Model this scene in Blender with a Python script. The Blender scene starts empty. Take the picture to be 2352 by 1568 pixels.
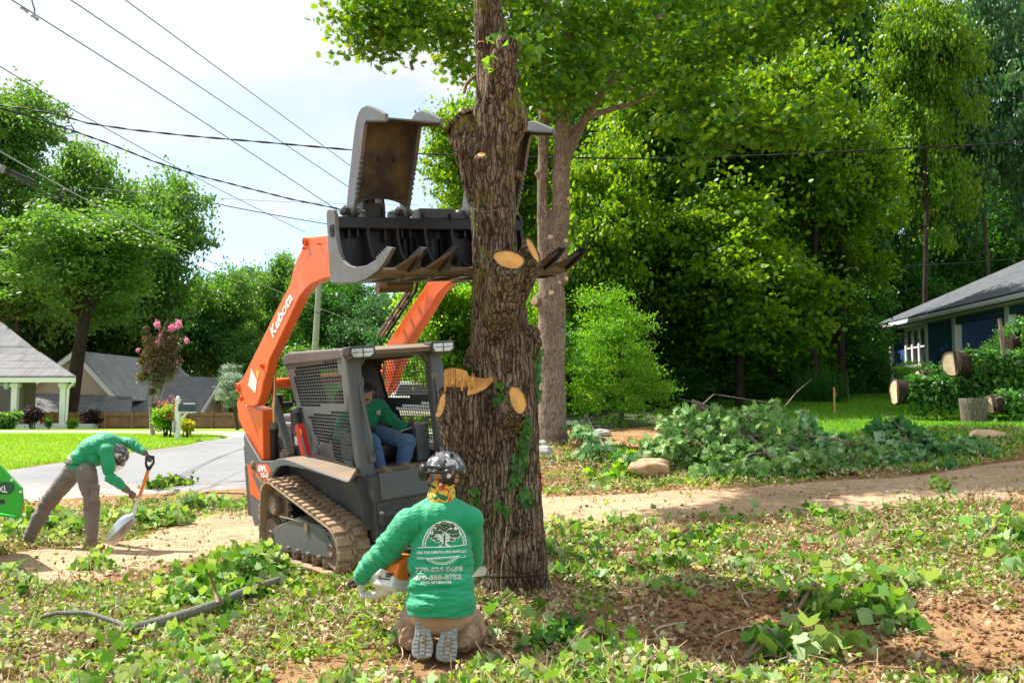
import bpy, bmesh, math, random
import numpy as np
from mathutils import Vector, Matrix, Euler
from mathutils.bvhtree import BVHTree
from mathutils import noise as mnoise

SC = bpy.context.scene
COL = SC.collection
R_ = math.radians
RNG = np.random.default_rng(7)
random.seed(7)

# ------------------------------------------------------------------ camera
F_PX = 2287.0                     # focal length in reference pixels (picture 2352 wide)
CU, CV, VH, EYE = 1176.0, 784.0, 943.0, 1.6
PITCH = math.atan((VH - CV) / F_PX)
cam_d = bpy.data.cameras.new('camera')
cam_d.sensor_width = 36.0
cam_d.lens = 36.0 * F_PX / 2352.0
cam_d.clip_start = 0.1
cam_d.clip_end = 2000.0
cam_d.dof.use_dof = False
cam = bpy.data.objects.new('camera', cam_d)
COL.objects.link(cam)
cam.location = (0, 0, EYE)
cam.rotation_euler = (math.pi / 2 + PITCH, 0, 0)
SC.camera = cam

# ------------------------------------------------------------------ light
SUN_EL, SUN_AZ = R_(54), math.atan2(0.50, -0.87)      # direction TO the sun in plan
sun_vec = Vector((math.cos(SUN_AZ) * math.cos(SUN_EL), math.sin(SUN_AZ) * math.cos(SUN_EL), math.sin(SUN_EL)))
sd = bpy.data.lights.new('sun', 'SUN')
sd.energy = 4.8
sd.angle = R_(0.6)
sd.color = (1.0, 0.94, 0.84)
sun = bpy.data.objects.new('sun', sd)
COL.objects.link(sun)
sun.location = (0, 0, 30)
sun.rotation_euler = (-sun_vec).to_track_quat('-Z', 'Y').to_euler()

W = bpy.data.worlds.new('World')
SC.world = W
W.use_nodes = True
wn, wl = W.node_tree.nodes, W.node_tree.links
wn.clear()
w_out = wn.new('ShaderNodeOutputWorld')
w_bg = wn.new('ShaderNodeBackground')
w_bg.inputs['Strength'].default_value = 0.105
sky = wn.new('ShaderNodeTexSky')
sky.sky_type = 'NISHITA'
sky.sun_disc = False
sky.sun_elevation = SUN_EL
sky.sun_rotation = math.atan2(sun_vec.x, sun_vec.y)
sky.air_density = 1.0
sky.dust_density = 0.4
tc = wn.new('ShaderNodeTexCoord')
mp = wn.new('ShaderNodeMapping')
mp.inputs['Scale'].default_value = (1.0, 1.0, 2.2)
mp.inputs['Location'].default_value = (0.35, 0.1, 0.3)
cn = wn.new('ShaderNodeTexNoise')
cn.inputs['Scale'].default_value = 2.3
cn.inputs['Detail'].default_value = 7
cn.inputs['Roughness'].default_value = 0.55
cr = wn.new('ShaderNodeValToRGB')
cr.color_ramp.elements[0].position = 0.47
cr.color_ramp.elements[1].position = 0.66
sep = wn.new('ShaderNodeSeparateXYZ')
mr = wn.new('ShaderNodeMapRange')            # cloud deck thickens with height and towards the sun side
mr.inputs['From Min'].default_value = 0.12
mr.inputs['From Max'].default_value = 0.48
mr.inputs['To Min'].default_value = -0.16
mr.inputs['To Max'].default_value = 0.34
ad = wn.new('ShaderNodeMath'); ad.operation = 'ADD'
mx = wn.new('ShaderNodeMix'); mx.data_type = 'RGBA'
mx.inputs[7].default_value = (4.35, 4.45, 4.6, 1)
wl.new(tc.outputs['Generated'], mp.inputs['Vector'])
wl.new(mp.outputs['Vector'], cn.inputs['Vector'])
wl.new(tc.outputs['Generated'], sep.inputs[0])
wl.new(sep.outputs['Z'], mr.inputs['Value'])
wl.new(cn.outputs['Fac'], ad.inputs[0])
wl.new(mr.outputs[0], ad.inputs[1])
wl.new(ad.outputs[0], cr.inputs['Fac'])
wl.new(cr.outputs['Color'], mx.inputs[0])
wl.new(sky.outputs['Color'], mx.inputs[6])
wl.new(mx.outputs[2], w_bg.inputs['Color'])
wl.new(w_bg.outputs[0], w_out.inputs[0])

SC.view_settings.view_transform = 'Standard'
SC.view_settings.look = 'None'
SC.view_settings.exposure = 1.12
SC.view_settings.gamma = 1.0
SC.cycles.max_bounces = 6
SC.cycles.diffuse_bounces = 3
SC.cycles.glossy_bounces = 2
SC.cycles.transmission_bounces = 3
SC.cycles.transparent_max_bounces = 6
SC.cycles.use_denoising = True

# ------------------------------------------------------------------ picture <-> place
_c, _s = math.cos(PITCH), math.sin(PITCH)
OEYE = Vector((0, 0, EYE))
def ray(u, v):
    a = (u - CU) / F_PX
    b = (CV - v) / F_PX
    return Vector((a, _c - b * _s, _s + b * _c))
def at(u, v, Y):
    d = ray(u, v)
    return OEYE + d * (Y / d.y)

# loader pose (local: x forward, y to its own left, z up)
LT = Vector((-1.327, 10.086, 0.193))
LR = (Matrix.Rotation(R_(-54.6), 3, 'Z') @ Matrix.Rotation(R_(0.4), 3, 'Y') @ Matrix.Rotation(R_(5.4), 3, 'X'))
LRT = LR.transposed()
_lo = LRT @ (OEYE - LT)
def lp(u, v, y=None, x=None, z=None):
    d = LRT @ ray(u, v)
    k, val = (1, y) if y is not None else ((0, x) if x is not None else (2, z))
    return _lo + d * ((val - _lo[k]) / d[k])
def lw(p):
    return LR @ Vector(p) + LT

# ------------------------------------------------------------------ terrain height
def _ip(x, pts):
    xs = [p[0] for p in pts]; ys = [p[1] for p in pts]
    return np.interp(x, xs, ys)
def _sm(t):
    t = np.clip(t, 0, 1)
    return t * t * (3 - 2 * t)
def H(x, y):
    x = np.asarray(x, float); y = np.asarray(y, float)
    r = _ip(y, [(0, 0), (6.5, 0), (7.8, .18), (9.5, .24), (11.5, .36), (13.9, .50), (15.8, 1.02), (18, 1.22), (23, 1.5), (39, 2.25), (90, 3.0), (400, 3.0)])
    xs = _ip(y, [(0, 0), (8.5, 0.0), (11.5, .045), (14, .062), (16.5, .02), (20, 0), (400, 0)])
    r = r + xs * np.clip(x, 0, 12)
    l = _ip(y, [(0, 0), (12, 0.0), (18, .18), (29, .70), (40, .78), (55, .6), (90, .5), (400, .5)])
    w = _sm((x + 1.9) / 2.4)
    w = np.where(y < 8, _sm((x + 2.2) / 2.0), w)
    h = l * (1 - w) + r * w
    # the ground the loader stands on: its track plane
    lx = (x - LT.x) * LR[0][0] + (y - LT.y) * LR[1][0]
    ly = (x - LT.x) * LR[0][1] + (y - LT.y) * LR[1][1]
    pl = LT.z + math.sin(R_(5.4)) * np.clip(ly, -1.3, 1.3) - 0.02
    k = _sm(1 - np.maximum(np.abs(lx) - 1.1, 0) / 1.2) * _sm(1 - np.maximum(np.abs(ly) - 0.95, 0) / 1.0)
    return h * (1 - k) + pl * k
def G(u, v, off=0.0):
    """where the ray through picture point (u, v) meets the ground"""
    d = ray(u, v)
    t, prev = 2.0, None
    while t < 140:
        p = OEYE + d * t
        if p.z <= float(H(p.x, p.y)) + off:
            lo, hi = t - max(.05, t * .01), t
            for _ in range(12):
                m = (lo + hi) / 2; q = OEYE + d * m
                if q.z <= float(H(q.x, q.y)) + off: hi = m
                else: lo = m
            q = OEYE + d * hi
            return q
        t += max(.05, t * .01)
    return OEYE + d * 120

# ------------------------------------------------------------------ numpy noise
def _hash(ix, iy, iz, seed):
    h = (ix * 374761393 + iy * 668265263 + iz * 2147483647 + seed * 974634777) & 0xFFFFFFFF
    h = ((h ^ (h >> 13)) * 1274126177) & 0xFFFFFFFF
    return ((h ^ (h >> 16)) & 0xFFFF) / 65535.0
def vnoise(P, scale=1.0, seed=0):
    P = np.asarray(P, float) * scale
    if P.shape[1] == 2: P = np.c_[P, np.zeros(len(P))]
    i = np.floor(P).astype(np.int64); f = P - i
    f = f * f * (3 - 2 * f)
    r = 0
    for dx in (0, 1):
        for dy in (0, 1):
            for dz in (0, 1):
                w = (f[:, 0] if dx else 1 - f[:, 0]) * (f[:, 1] if dy else 1 - f[:, 1]) * (f[:, 2] if dz else 1 - f[:, 2])
                r = r + w * _hash(i[:, 0] + dx, i[:, 1] + dy, i[:, 2] + dz, seed)
    return r
def fbm(P, scale=1.0, oct=4, seed=0, gain=.5):
    r, a, n = 0, 1, 0
    for k in range(oct):
        r = r + a * vnoise(P, scale * 2 ** k, seed + k * 17); n += a; a *= gain
    return r / n

# ------------------------------------------------------------------ materials
MATS = {}
class NT:
    def __init__(s, name):
        s.m = bpy.data.materials.new(name); s.m.use_nodes = True
        s.n, s.l = s.m.node_tree.nodes, s.m.node_tree.links
        s.b = s.n['Principled BSDF']; s.out = s.n['Material Output']
        s.tc = s.n.new('ShaderNodeTexCoord')
    def map(s, scale=(1, 1, 1), src='Object', rot=(0, 0, 0)):
        m = s.n.new('ShaderNodeMapping')
        m.inputs['Scale'].default_value = scale; m.inputs['Rotation'].default_value = rot
        s.l.new(s.tc.outputs[src], m.inputs[0]); return m.outputs[0]
    def noise(s, vec, scale, detail=4, rough=.55, dist=0):
        t = s.n.new('ShaderNodeTexNoise')
        t.inputs['Scale'].default_value = scale; t.inputs['Detail'].default_value = detail
        t.inputs['Roughness'].default_value = rough; t.inputs['Distortion'].default_value = dist
        s.l.new(vec, t.inputs['Vector']); return t.outputs['Fac']
    def vor(s, vec, scale, feature='DISTANCE_TO_EDGE'):
        t = s.n.new('ShaderNodeTexVoronoi'); t.feature = feature
        t.inputs['Scale'].default_value = scale
        s.l.new(vec, t.inputs['Vector']); return t.outputs[0]
    def ramp(s, fac, stops, interp='LINEAR'):
        r = s.n.new('ShaderNodeValToRGB'); r.color_ramp.interpolation = interp
        e = r.color_ramp.elements
        while len(e) < len(stops): e.new(.5)
        for k, (p, c) in enumerate(stops):
            e[k].position = p
            e[k].color = (c, c, c, 1) if isinstance(c, (int, float)) else (*c, 1)
        s.l.new(fac, r.inputs[0]); return r.outputs[0]
    def mix(s, f, a, b, mode='MIX'):
        m = s.n.new('ShaderNodeMix'); m.data_type = 'RGBA'; m.blend_type = mode
        for q, sock, v in ((0, m.inputs[0], f), (1, m.inputs[6], a), (1, m.inputs[7], b)):
            if hasattr(v, 'links'): s.l.new(v, sock)
            elif isinstance(v, (int, float)): sock.default_value = (v, v, v, 1) if q else v
            else: sock.default_value = (*v, 1)
        return m.outputs[2]
    def math(s, op, a, b=0.0):
        m = s.n.new('ShaderNodeMath'); m.operation = op
        for sock, v in ((m.inputs[0], a), (m.inputs[1], b)):
            if hasattr(v, 'links'): s.l.new(v, sock)
            else: sock.default_value = v
        return m.outputs[0]
    def bump(s, h, strength=.3, dist=.01):
        b = s.n.new('ShaderNodeBump'); b.inputs['Strength'].default_value = strength
        b.inputs['Distance'].default_value = dist
        s.l.new(h, b.inputs['Height']); s.l.new(b.outputs[0], s.b.inputs['Normal']); return b
    def set(s, **k):
        for n, v in k.items():
            n = {'color': 'Base Color', 'rough': 'Roughness', 'metal': 'Metallic', 'spec': 'Specular IOR Level'}.get(n, n)
            if hasattr(v, 'links'): s.l.new(v, s.b.inputs[n])
            else: s.b.inputs[n].default_value = (*v, 1) if isinstance(v, tuple) else v
        return s.m

def paint(name, col, rough=.5, metal=0.0, dirt=(.22, .15, .09), amount=.35, scale=3.0, scratch=0.0, spec=.4, seed=0.0):
    """worn painted metal: base colour with dust patches and thin scratches"""
    if name in MATS: return MATS[name]
    t = NT(name); v = t.map((1, 1, 1))
    n1 = t.noise(v, scale, 6, .65)
    f = t.ramp(n1, [(.42, 0), (.75, amount)])
    c = t.mix(f, col, dirt)
    n3 = t.noise(v, scale * 9, 3)
    c = t.mix(t.ramp(n3, [(.3, .16), (.7, 0)]), c, tuple(x * .55 for x in col))
    if scratch:
        w = t.map((1, 1, 1), rot=(.5, .4, .8))
        for sc_, rr in ((7, (.3, .2, .9)), (11, (1.1, .7, .2))):
            mpv = t.map((1, 1, 14), rot=rr)
            s_ = t.noise(mpv, sc_, 2, .5, .6)
            e = t.ramp(s_, [(.495, 0), (.5, scratch), (.505, 0)])
            c = t.mix(e, c, tuple(min(1, x * 1.6 + .18) for x in col))
    t.bump(n3, .12, .004)
    MATS[name] = t.set(color=c, rough=t.ramp(n1, [(.3, max(.05, rough - .12)), (.8, min(1, rough + .3))]), metal=metal, spec=spec)
    return MATS[name]
def plain(name, col, rough=.6, metal=0.0, var=.25, scale=8.0, bump=.15, spec=.4):
    if name in MATS: return MATS[name]
    t = NT(name); v = t.map()
    n = t.noise(v, scale, 5, .6)
    c = t.mix(t.ramp(n, [(.3, 0), (.7, 1)]), tuple(x * (1 - var) for x in col), tuple(min(1, x * (1 + var * .6)) for x in col))
    if bump: t.bump(n, bump, .01)
    MATS[name] = t.set(color=c, rough=rough, metal=metal, spec=spec)
    return MATS[name]

def leafmat(name, cols, trans=.45, tcol=None, rough=.45, spec=.35):
    """leaf: colour picked per leaf from a palette, lets light through"""
    if name in MATS: return MATS[name]
    t = NT(name)
    a = t.n.new('ShaderNodeAttribute'); a.attribute_name = 'v'
    stops = [(i / max(1, len(cols) - 1), c) for i, c in enumerate(cols)]
    c = t.ramp(a.outputs['Fac'], stops)
    t.set(color=c, rough=rough, spec=spec)
    tr = t.n.new('ShaderNodeBsdfTranslucent')
    tc_ = t.mix(1.0, c, tcol or (1.9, 1.75, .55), 'MULTIPLY')
    t.l.new(tc_, tr.inputs[0])
    ms = t.n.new('ShaderNodeMixShader'); ms.inputs[0].default_value = trans
    t.l.new(t.b.outputs[0], ms.inputs[1]); t.l.new(tr.outputs[0], ms.inputs[2])
    t.l.new(ms.outputs[0], t.out.inputs[0])
    MATS[name] = t.m
    return t.m

# ------------------------------------------------------------------ mesh helpers
class MB:
    def __init__(s): s.v = []; s.f = []; s.mi = []; s.cur = 0
    def add(s, vs, fs):
        o = len(s.v); s.v += [tuple(v) for v in vs]
        for f in fs: s.f.append([i + o for i in f]); s.mi.append(s.cur)
        return s
    def box(s, c, size, rot=None, taper=None):
        hx, hy, hz = size[0] / 2, size[1] / 2, size[2] / 2
        vs = [Vector((x * hx, y * hy, z * hz)) for z in (-1, 1) for y in (-1, 1) for x in (-1, 1)]
        if taper:
            for i in range(4, 8): vs[i].x *= taper; vs[i].y *= taper
        if rot is not None:
            M = rot if isinstance(rot, Matrix) else Euler(rot).to_matrix()
            vs = [M @ v for v in vs]
        c = Vector(c)
        return s.add([v + c for v in vs], [(0, 2, 3, 1), (4, 5, 7, 6), (0, 1, 5, 4), (2, 6, 7, 3), (0, 4, 6, 2), (1, 3, 7, 5)])
    def beam(s, a, b, w, h, up=(0, 0, 1)):
        a, b = Vector(a), Vector(b); d = (b - a); L = d.length; d.normalize()
        side = d.cross(Vector(up))
        if side.length < 1e-4: side = d.cross(Vector((1, 0, 0)))
        side.normalize(); u = side.cross(d)
        vs = []
        for p in (a, b):
            for i, j in ((-1, -1), (1, -1), (1, 1), (-1, 1)): vs.append(p + side * (i * w / 2) + u * (j * h / 2))
        return s.add(vs, [(3, 2, 1, 0), (4, 5, 6, 7), (0, 1, 5, 4), (1, 2, 6, 5), (2, 3, 7, 6), (3, 0, 4, 7)])
    def tube(s, pts, rads, n=12, caps=True, close=False):
        pts = [Vector(p) for p in pts]
        if isinstance(rads, (int, float)): rads = [rads] * len(pts)
        vs = []; fs = []
        up = None
        for i, p in enumerate(pts):
            if i == 0: d = pts[1] - p
            elif i == len(pts) - 1: d = p - pts[i - 1]
            else: d = (pts[i + 1] - p).normalized() + (p - pts[i - 1]).normalized()
            d = d.normalized() if d.length > 1e-9 else Vector((0, 0, 1))
            if up is None:
                up = Vector((0, 0, 1)) if abs(d.z) < .9 else Vector((1, 0, 0))
            a = d.cross(up)
            if a.length < 1e-4: a = d.cross(Vector((0, 1, 0)))
            a.normalize(); b = a.cross(d).normalized(); up = b
            for k in range(n):
                t = 2 * math.pi * k / n
                vs.append(p + (a * math.cos(t) + b * math.sin(t)) * rads[i])
        for i in range(len(pts) - 1):
            for k in range(n):
                k2 = (k + 1) % n
                fs.append((i * n + k, i * n + k2, (i + 1) * n + k2, (i + 1) * n + k))
        if caps:
            fs.append(tuple(range(n))); fs.append(tuple(reversed(range((len(pts) - 1) * n, len(pts) * n))))
        return s.add(vs, fs)
    def ell(s, c, r, rot=None, nu=16, nv=10):
        vs = [Vector((0, 0, 1))]
        for j in range(1, nv):
            ph = math.pi * j / nv
            for i in range(nu):
                t = 2 * math.pi * i / nu
                vs.append(Vector((math.sin(ph) * math.cos(t), math.sin(ph) * math.sin(t), math.cos(ph))))
        vs.append(Vector((0, 0, -1)))
        r = (r, r, r) if isinstance(r, (int, float)) else r
        vs = [Vector((v.x * r[0], v.y * r[1], v.z * r[2])) for v in vs]
        if rot is not None:
            M = rot if isinstance(rot, Matrix) else Euler(rot).to_matrix()
            vs = [M @ v for v in vs]
        c = Vector(c); L = len(vs) - 1; fs = []
        for i in range(nu):
            i2 = (i + 1) % nu
            fs.append((0, 1 + i, 1 + i2))
            for j in range(nv - 2):
                a = 1 + j * nu
                fs.append((a + i, a + nu + i, a + nu + i2, a + i2))
            fs.append((1 + (nv - 2) * nu + i, L, 1 + (nv - 2) * nu + i2))
        return s.add([v + c for v in vs], fs)
    def prism(s, pts, ext):
        """polygon pts (3D list, planar) extruded by vector ext"""
        pts = [Vector(p) for p in pts]; ext = Vector(ext); n = len(pts)
        nr = Vector((0, 0, 0))
        for i in range(n):
            a, b = pts[i], pts[(i + 1) % n]
            nr += Vector(((a.y - b.y) * (a.z + b.z), (a.z - b.z) * (a.x + b.x), (a.x - b.x) * (a.y + b.y)))
        if nr.dot(ext) > 0: pts = pts[::-1]
        vs = pts + [p + ext for p in pts]
        fs = [tuple(range(n)), tuple(reversed(range(n, 2 * n)))]
        for i in range(n):
            j = (i + 1) % n
            fs.append((j, i, n + i, n + j))
        return s.add(vs, fs)
    def xz(s, pts, y0, y1):            # outline in the x-z plane, thickness along y
        return s.prism([(p[0], y0, p[-1]) for p in pts], (0, y1 - y0, 0))
    def lathe(s, prof, c, axis, n=20, caps=True):
        axis = Vector(axis).normalized(); c = Vector(c)
        a = axis.cross(Vector((0, 0, 1)))
        if a.length < 1e-3: a = axis.cross(Vector((1, 0, 0)))
        a.normalize(); b = axis.cross(a)
        vs = []; fs = []
        for (r, h) in prof:
            for k in range(n):
                t = 2 * math.pi * k / n
                vs.append(c + axis * h + (a * math.cos(t) + b * math.sin(t)) * r)
        for i in range(len(prof) - 1):
            for k in range(n):
                k2 = (k + 1) % n
                fs.append((i * n + k, i * n + k2, (i + 1) * n + k2, (i + 1) * n + k))
        if caps:
            fs.append(tuple(reversed(range(n)))); fs.append(tuple(range((len(prof) - 1) * n, len(prof) * n)))
        return s.add(vs, fs)
    def mesh(s, name):
        me = bpy.data.meshes.new(name)
        me.from_pydata(s.v, [], s.f)
        if any(s.mi): me.polygons.foreach_set('material_index', s.mi)
        return me

def link(name, me, mats, parent=None, smooth=False, bevel=0, loc=None, ang=None):
    o = bpy.data.objects.new(name, me)
    for m in (mats if isinstance(mats, (list, tuple)) else [mats]):
        if m is not None and len(me.materials) < len(mats if isinstance(mats, (list, tuple)) else [mats]): me.materials.append(m)
    COL.objects.link(o)
    if parent is not None: o.parent = parent
    if smooth: me.polygons.foreach_set('use_smooth', [True] * len(me.polygons))
    if bevel:
        b = o.modifiers.new('bevel', 'BEVEL'); b.width = bevel; b.segments = 2; b.limit_method = 'ANGLE'; b.angle_limit = R_(38)
        b.harden_normals = False
    if loc is not None: o.location = loc
    return o
def build(name, mb, mats, parent=None, smooth=False, bevel=0, label=None, sm_ang=None):
    me = mb.mesh(name)
    o = link(name, me, mats, parent, smooth or sm_ang is not None, bevel)
    if sm_ang is not None:
        try: me.set_sharp_from_angle(angle=R_(sm_ang))
        except Exception: pass
    if label: o['label'] = label
    return o
def tag(o, label=None, cat=None, group=None, kind=None):
    for k, v in (('label', label), ('category', cat), ('group', group), ('kind', kind)):
        if v: o[k] = v
    return o
def empty(name, loc=(0, 0, 0), label=None, cat=None, group=None):
    o = bpy.data.objects.new(name, None); COL.objects.link(o); o.location = loc
    o.empty_display_size = .3
    return tag(o, label, cat, group)
def npmesh(name, V, faces_idx, starts, totals, attr=None):
    me = bpy.data.meshes.new(name)
    V = np.ascontiguousarray(V, dtype=np.float32)
    me.vertices.add(len(V)); me.vertices.foreach_set('co', V.ravel())
    me.loops.add(len(faces_idx)); me.loops.foreach_set('vertex_index', np.asarray(faces_idx, np.int32))
    me.polygons.add(len(starts))
    me.polygons.foreach_set('loop_start', np.asarray(starts, np.int32))
    try: me.polygons.foreach_set('loop_total', np.asarray(totals, np.int32))
    except Exception: pass
    me.update(calc_edges=True)
    if attr is not None:
        a = me.attributes.new('v', 'FLOAT', 'POINT'); a.data.foreach_set('value', np.asarray(attr, np.float32))
    return me
def remesh(mb, voxel, smooth=4, name='body', factor=.5):
    """union of overlapping shapes -> one continuous smoothed surface"""
    me = mb.mesh('tmp'); o = bpy.data.objects.new('tmp', me); COL.objects.link(o)
    r = o.modifiers.new('r', 'REMESH'); r.mode = 'VOXEL'; r.voxel_size = voxel; r.use_smooth_shade = True
    if smooth:
        s = o.modifiers.new('s', 'SMOOTH'); s.iterations = smooth; s.factor = factor
    dg = bpy.context.evaluated_depsgraph_get(); dg.update()
    res = bpy.data.meshes.new_from_object(o.evaluated_get(dg)); res.name = name
    bpy.data.objects.remove(o); bpy.data.meshes.remove(me)
    return res
def co_of(me):
    a = np.empty(len(me.vertices) * 3, np.float32); me.vertices.foreach_get('co', a); return a.reshape(-1, 3)
def no_of(me):
    a = np.empty(len(me.vertices) * 3, np.float32)
    me.vertex_normals.foreach_get('vector', a); return a.reshape(-1, 3)
def set_co(me, a):
    me.vertices.foreach_set('co', np.ascontiguousarray(a, np.float32).ravel()); me.update()

# leaf outlines (unit length along +y, base at origin)
LEAF_OVAL = [(0, 0), (.22, .2), (.3, .45), (.2, .75), (0, 1), (-.2, .75), (-.3, .45), (-.22, .2)]
LEAF_KITE = [(0, 0), (.3, .45), (0, 1), (-.3, .45)]
LEAF_TULIP = [(0, .05), (.28, .0), (.5, .28), (.36, .5), (.48, .86), (.12, .84), (0, .78), (-.12, .84), (-.48, .86), (-.36, .5), (-.5, .28), (-.28, .0)]
LEAF_OAK = [(0, 0), (.1, .2), (.34, .22), (.16, .38), (.44, .52), (.2, .58), (.3, .84), (.08, .78), (0, 1), (-.08, .78), (-.3, .84), (-.2, .58), (-.44, .52), (-.16, .38), (-.34, .22), (-.1, .2)]
LEAF_IVY = [(0, .05), (.3, .0), (.5, .3), (.25, .45), (.22, .7), (0, 1), (-.22, .7), (-.25, .45), (-.5, .3), (-.3, .0)]
def leaves(name, P, size, shape, rng, up=.4, var=None, fold=.18, dirs=None, normals=None, nspread=1.0):
    """one polygon leaf per point, tumbled; var: colour position per leaf"""
    N = len(P); P = np.asarray(P, float)
    size = np.broadcast_to(size, (N,)) if np.ndim(size) else np.full(N, size)
    nrm = rng.normal(size=(N, 3)) * nspread
    nrm[:, 2] += up * 3 * nspread
    if normals is not None: nrm = nrm * .45 + normals
    nrm /= np.linalg.norm(nrm, axis=1)[:, None] + 1e-9
    t = rng.normal(size=(N, 3)) if dirs is None else dirs + rng.normal(size=(N, 3)) * .35
    t -= (t * nrm).sum(1)[:, None] * nrm
    t /= np.linalg.norm(t, axis=1)[:, None] + 1e-9
    b = np.cross(nrm, t)
    S = np.array(shape); K = len(S)
    curl = rng.uniform(-.25, .35, N)
    zz = (np.abs(S[:, 0])[None, :] * fold * 2 * rng.uniform(.3, 1.4, N)[:, None] + (S[:, 1] ** 2)[None, :] * curl[:, None])
    V = (P[:, None, :] + b[:, None, :] * (S[None, :, 0] * size[:, None])[..., None]
         + t[:, None, :] * (S[None, :, 1] * size[:, None])[..., None] + nrm[:, None, :] * (zz * size[:, None])[..., None])
    V = V.reshape(-1, 3)
    if var is None: var = rng.uniform(0, 1, N)
    return npmesh(name, V, np.arange(N * K), np.arange(N) * K, np.full(N, K), np.repeat(var, K))
# ================================================================== GROUND
def grid_sheet(name, xs, ys, off, mat, kind='structure', hn=None, mask=None, matsmooth=True):
    X, Y = np.meshgrid(xs, ys)
    Z = H(X, Y) + off
    V = np.c_[X.ravel(), Y.ravel(), Z.ravel()]
    if hn is not None: V[:, 2] += hn(V)
    nx, ny = len(xs), len(ys)
    i, j = np.meshgrid(np.arange(nx - 1), np.arange(ny - 1)); a = (j * nx + i).ravel()
    F = np.c_[a, a + 1, a + nx + 1, a + nx]
    if mask is not None:
        c = V[F].mean(1); F = F[mask(c)]
    me = npmesh(name, V, F.ravel(), np.arange(len(F)) * 4, np.full(len(F), 4))
    me.polygons.foreach_set('use_smooth', [True] * len(me.polygons))
    o = link(name, me, mat); tag(o, kind=kind); return o

t = NT('dirt')
v = t.map(src='Object')
n1 = t.noise(v, .9, 6, .6); n2 = t.noise(v, 9, 8, .7); n3 = t.noise(v, 60, 4, .7)
c = t.ramp(n1, [(.35, (.27, .145, .07)), (.5, (.40, .225, .105)), (.68, (.47, .29, .15))])
c = t.mix(t.ramp(n2, [(.35, .75), (.62, 0)]), c, (.17, .095, .05))
c = t.mix(t.ramp(n3, [(.55, 0), (.8, .5)]), c, (.62, .48, .32))
hh = t.math('ADD', t.math('MULTIPLY', n2, 1.0), t.math('MULTIPLY', n3, .35))
t.bump(hh, .8, .05)
M_DIRT = t.set(color=c, rough=.95, spec=.15)

t = NT('driveway')
v = t.map(src='Object')
n1 = t.noise(v, .6, 5, .6); n2 = t.noise(v, 6, 8, .65, .4); n3 = t.noise(v, 45, 4, .6)
c = t.ramp(n1, [(.3, (.36, .235, .14)), (.55, (.44, .30, .19)), (.75, (.40, .30, .21))])
c = t.mix(t.ramp(n2, [(.36, .6), (.5, 0)]), c, (.26, .17, .10))
n4 = t.noise(t.map((.5, 4.5, 1), rot=(0, 0, .12)), 1.6, 6, .7, .3)
c = t.mix(t.ramp(n4, [(.56, 0), (.66, .55)]), c, (.20, .135, .085))
c = t.mix(t.ramp(n3, [(.6, 0), (.8, .35)]), c, (.2, .14, .09))
t.bump(t.math('ADD', n2, n3), .25, .02)
M_DRIVE = t.set(color=c, rough=.9, spec=.2)

t = NT('asphalt')
v = t.map(src='Object')
n1 = t.noise(v, .5, 5, .6); n2 = t.noise(v, 30, 5, .7); n3 = t.noise(v, 3, 5, .6)
c = t.ramp(n1, [(.3, (.20, .205, .22)), (.7, (.28, .285, .30))])
c = t.mix(t.ramp(n2, [(.4, .3), (.7, 0)]), c, (.12, .12, .13))
yy = t.n.new('ShaderNodeSeparateXYZ'); t.l.new(v, yy.inputs[0])
edge = t.ramp(t.math('ADD', t.math('MULTIPLY', yy.outputs[1], 1 / 30), t.math('MULTIPLY', n3, .16)), [(.60, .8), (.72, 0)])
c = t.mix(edge, c, (.50, .40, .32))
t.bump(n2, .3, .01)
M_ASPH = t.set(color=c, rough=.85, spec=.25)

def grassmat(name, a, b, c3):
    t = NT(name); v = t.map(src='Object')
    n1 = t.noise(v, .7, 5, .6); n2 = t.noise(v, 25, 5, .8)
    c = t.ramp(n1, [(.3, a), (.7, b)])
    c = t.mix(t.ramp(n2, [(.35, .7), (.65, 0)]), c, c3)
    t.bump(n2, .9, .06)
    return t.set(color=c, rough=.9, spec=.15)
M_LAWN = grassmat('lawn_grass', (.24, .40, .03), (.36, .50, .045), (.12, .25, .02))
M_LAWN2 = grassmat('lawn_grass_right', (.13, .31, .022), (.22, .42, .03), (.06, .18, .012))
M_PATH = plain('gravel_path', (.62, .58, .52), .9, scale=20)
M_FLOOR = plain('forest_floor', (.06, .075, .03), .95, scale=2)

def gnoise(V):
    d = np.hypot(V[:, 0], V[:, 1])
    a = np.clip((16 - V[:, 1]) / 10, 0.15, 1) * .05
    r = (fbm(V[:, :2], 1.3, 4, 3) - .5) * 2 * a + (fbm(V[:, :2], 7, 3, 9) - .5) * a * .8
    # smoother on the drive
    return r
# one ground sheet to the horizon, fine near the camera
xs = np.r_[-400, -200, -90, -50, -30, -20, -14, np.arange(-10, 10, .085), 10.5, 12, 15, 20, 30, 45, 70, 130, 250, 400]
ys = np.r_[-20, -8, 0, 2, 3, np.arange(3.5, 12, .085), np.arange(12, 26, .3), np.arange(26, 60, 1.0), 65, 75, 90, 120, 180, 300, 500]
def drive_w(c):
    """membership of the packed drive band (world), 0..1"""
    x, y = c[:, 0], c[:, 1]
    lo = np.interp(x, DLO[0], DLO[1]); hi = np.interp(x, DHI[0], DHI[1])
    n = (fbm(c[:, :2], 1.1, 3, 5) - .5) * .5
    return np.clip(np.minimum(y - lo + n, hi - y + n) / .25, 0, 1)
_lo = [G(u, v) for u, v in ((-100, 1345), (150, 1345), (420, 1290), (600, 1255))] + [Vector((-1.2, 8.7, 0)), Vector((0, 10.3, 0))] + [G(u, v) for u, v in ((1260, 1205), (1500, 1196), (1800, 1182), (2100, 1165), (2352, 1140), (2600, 1115))]
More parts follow.
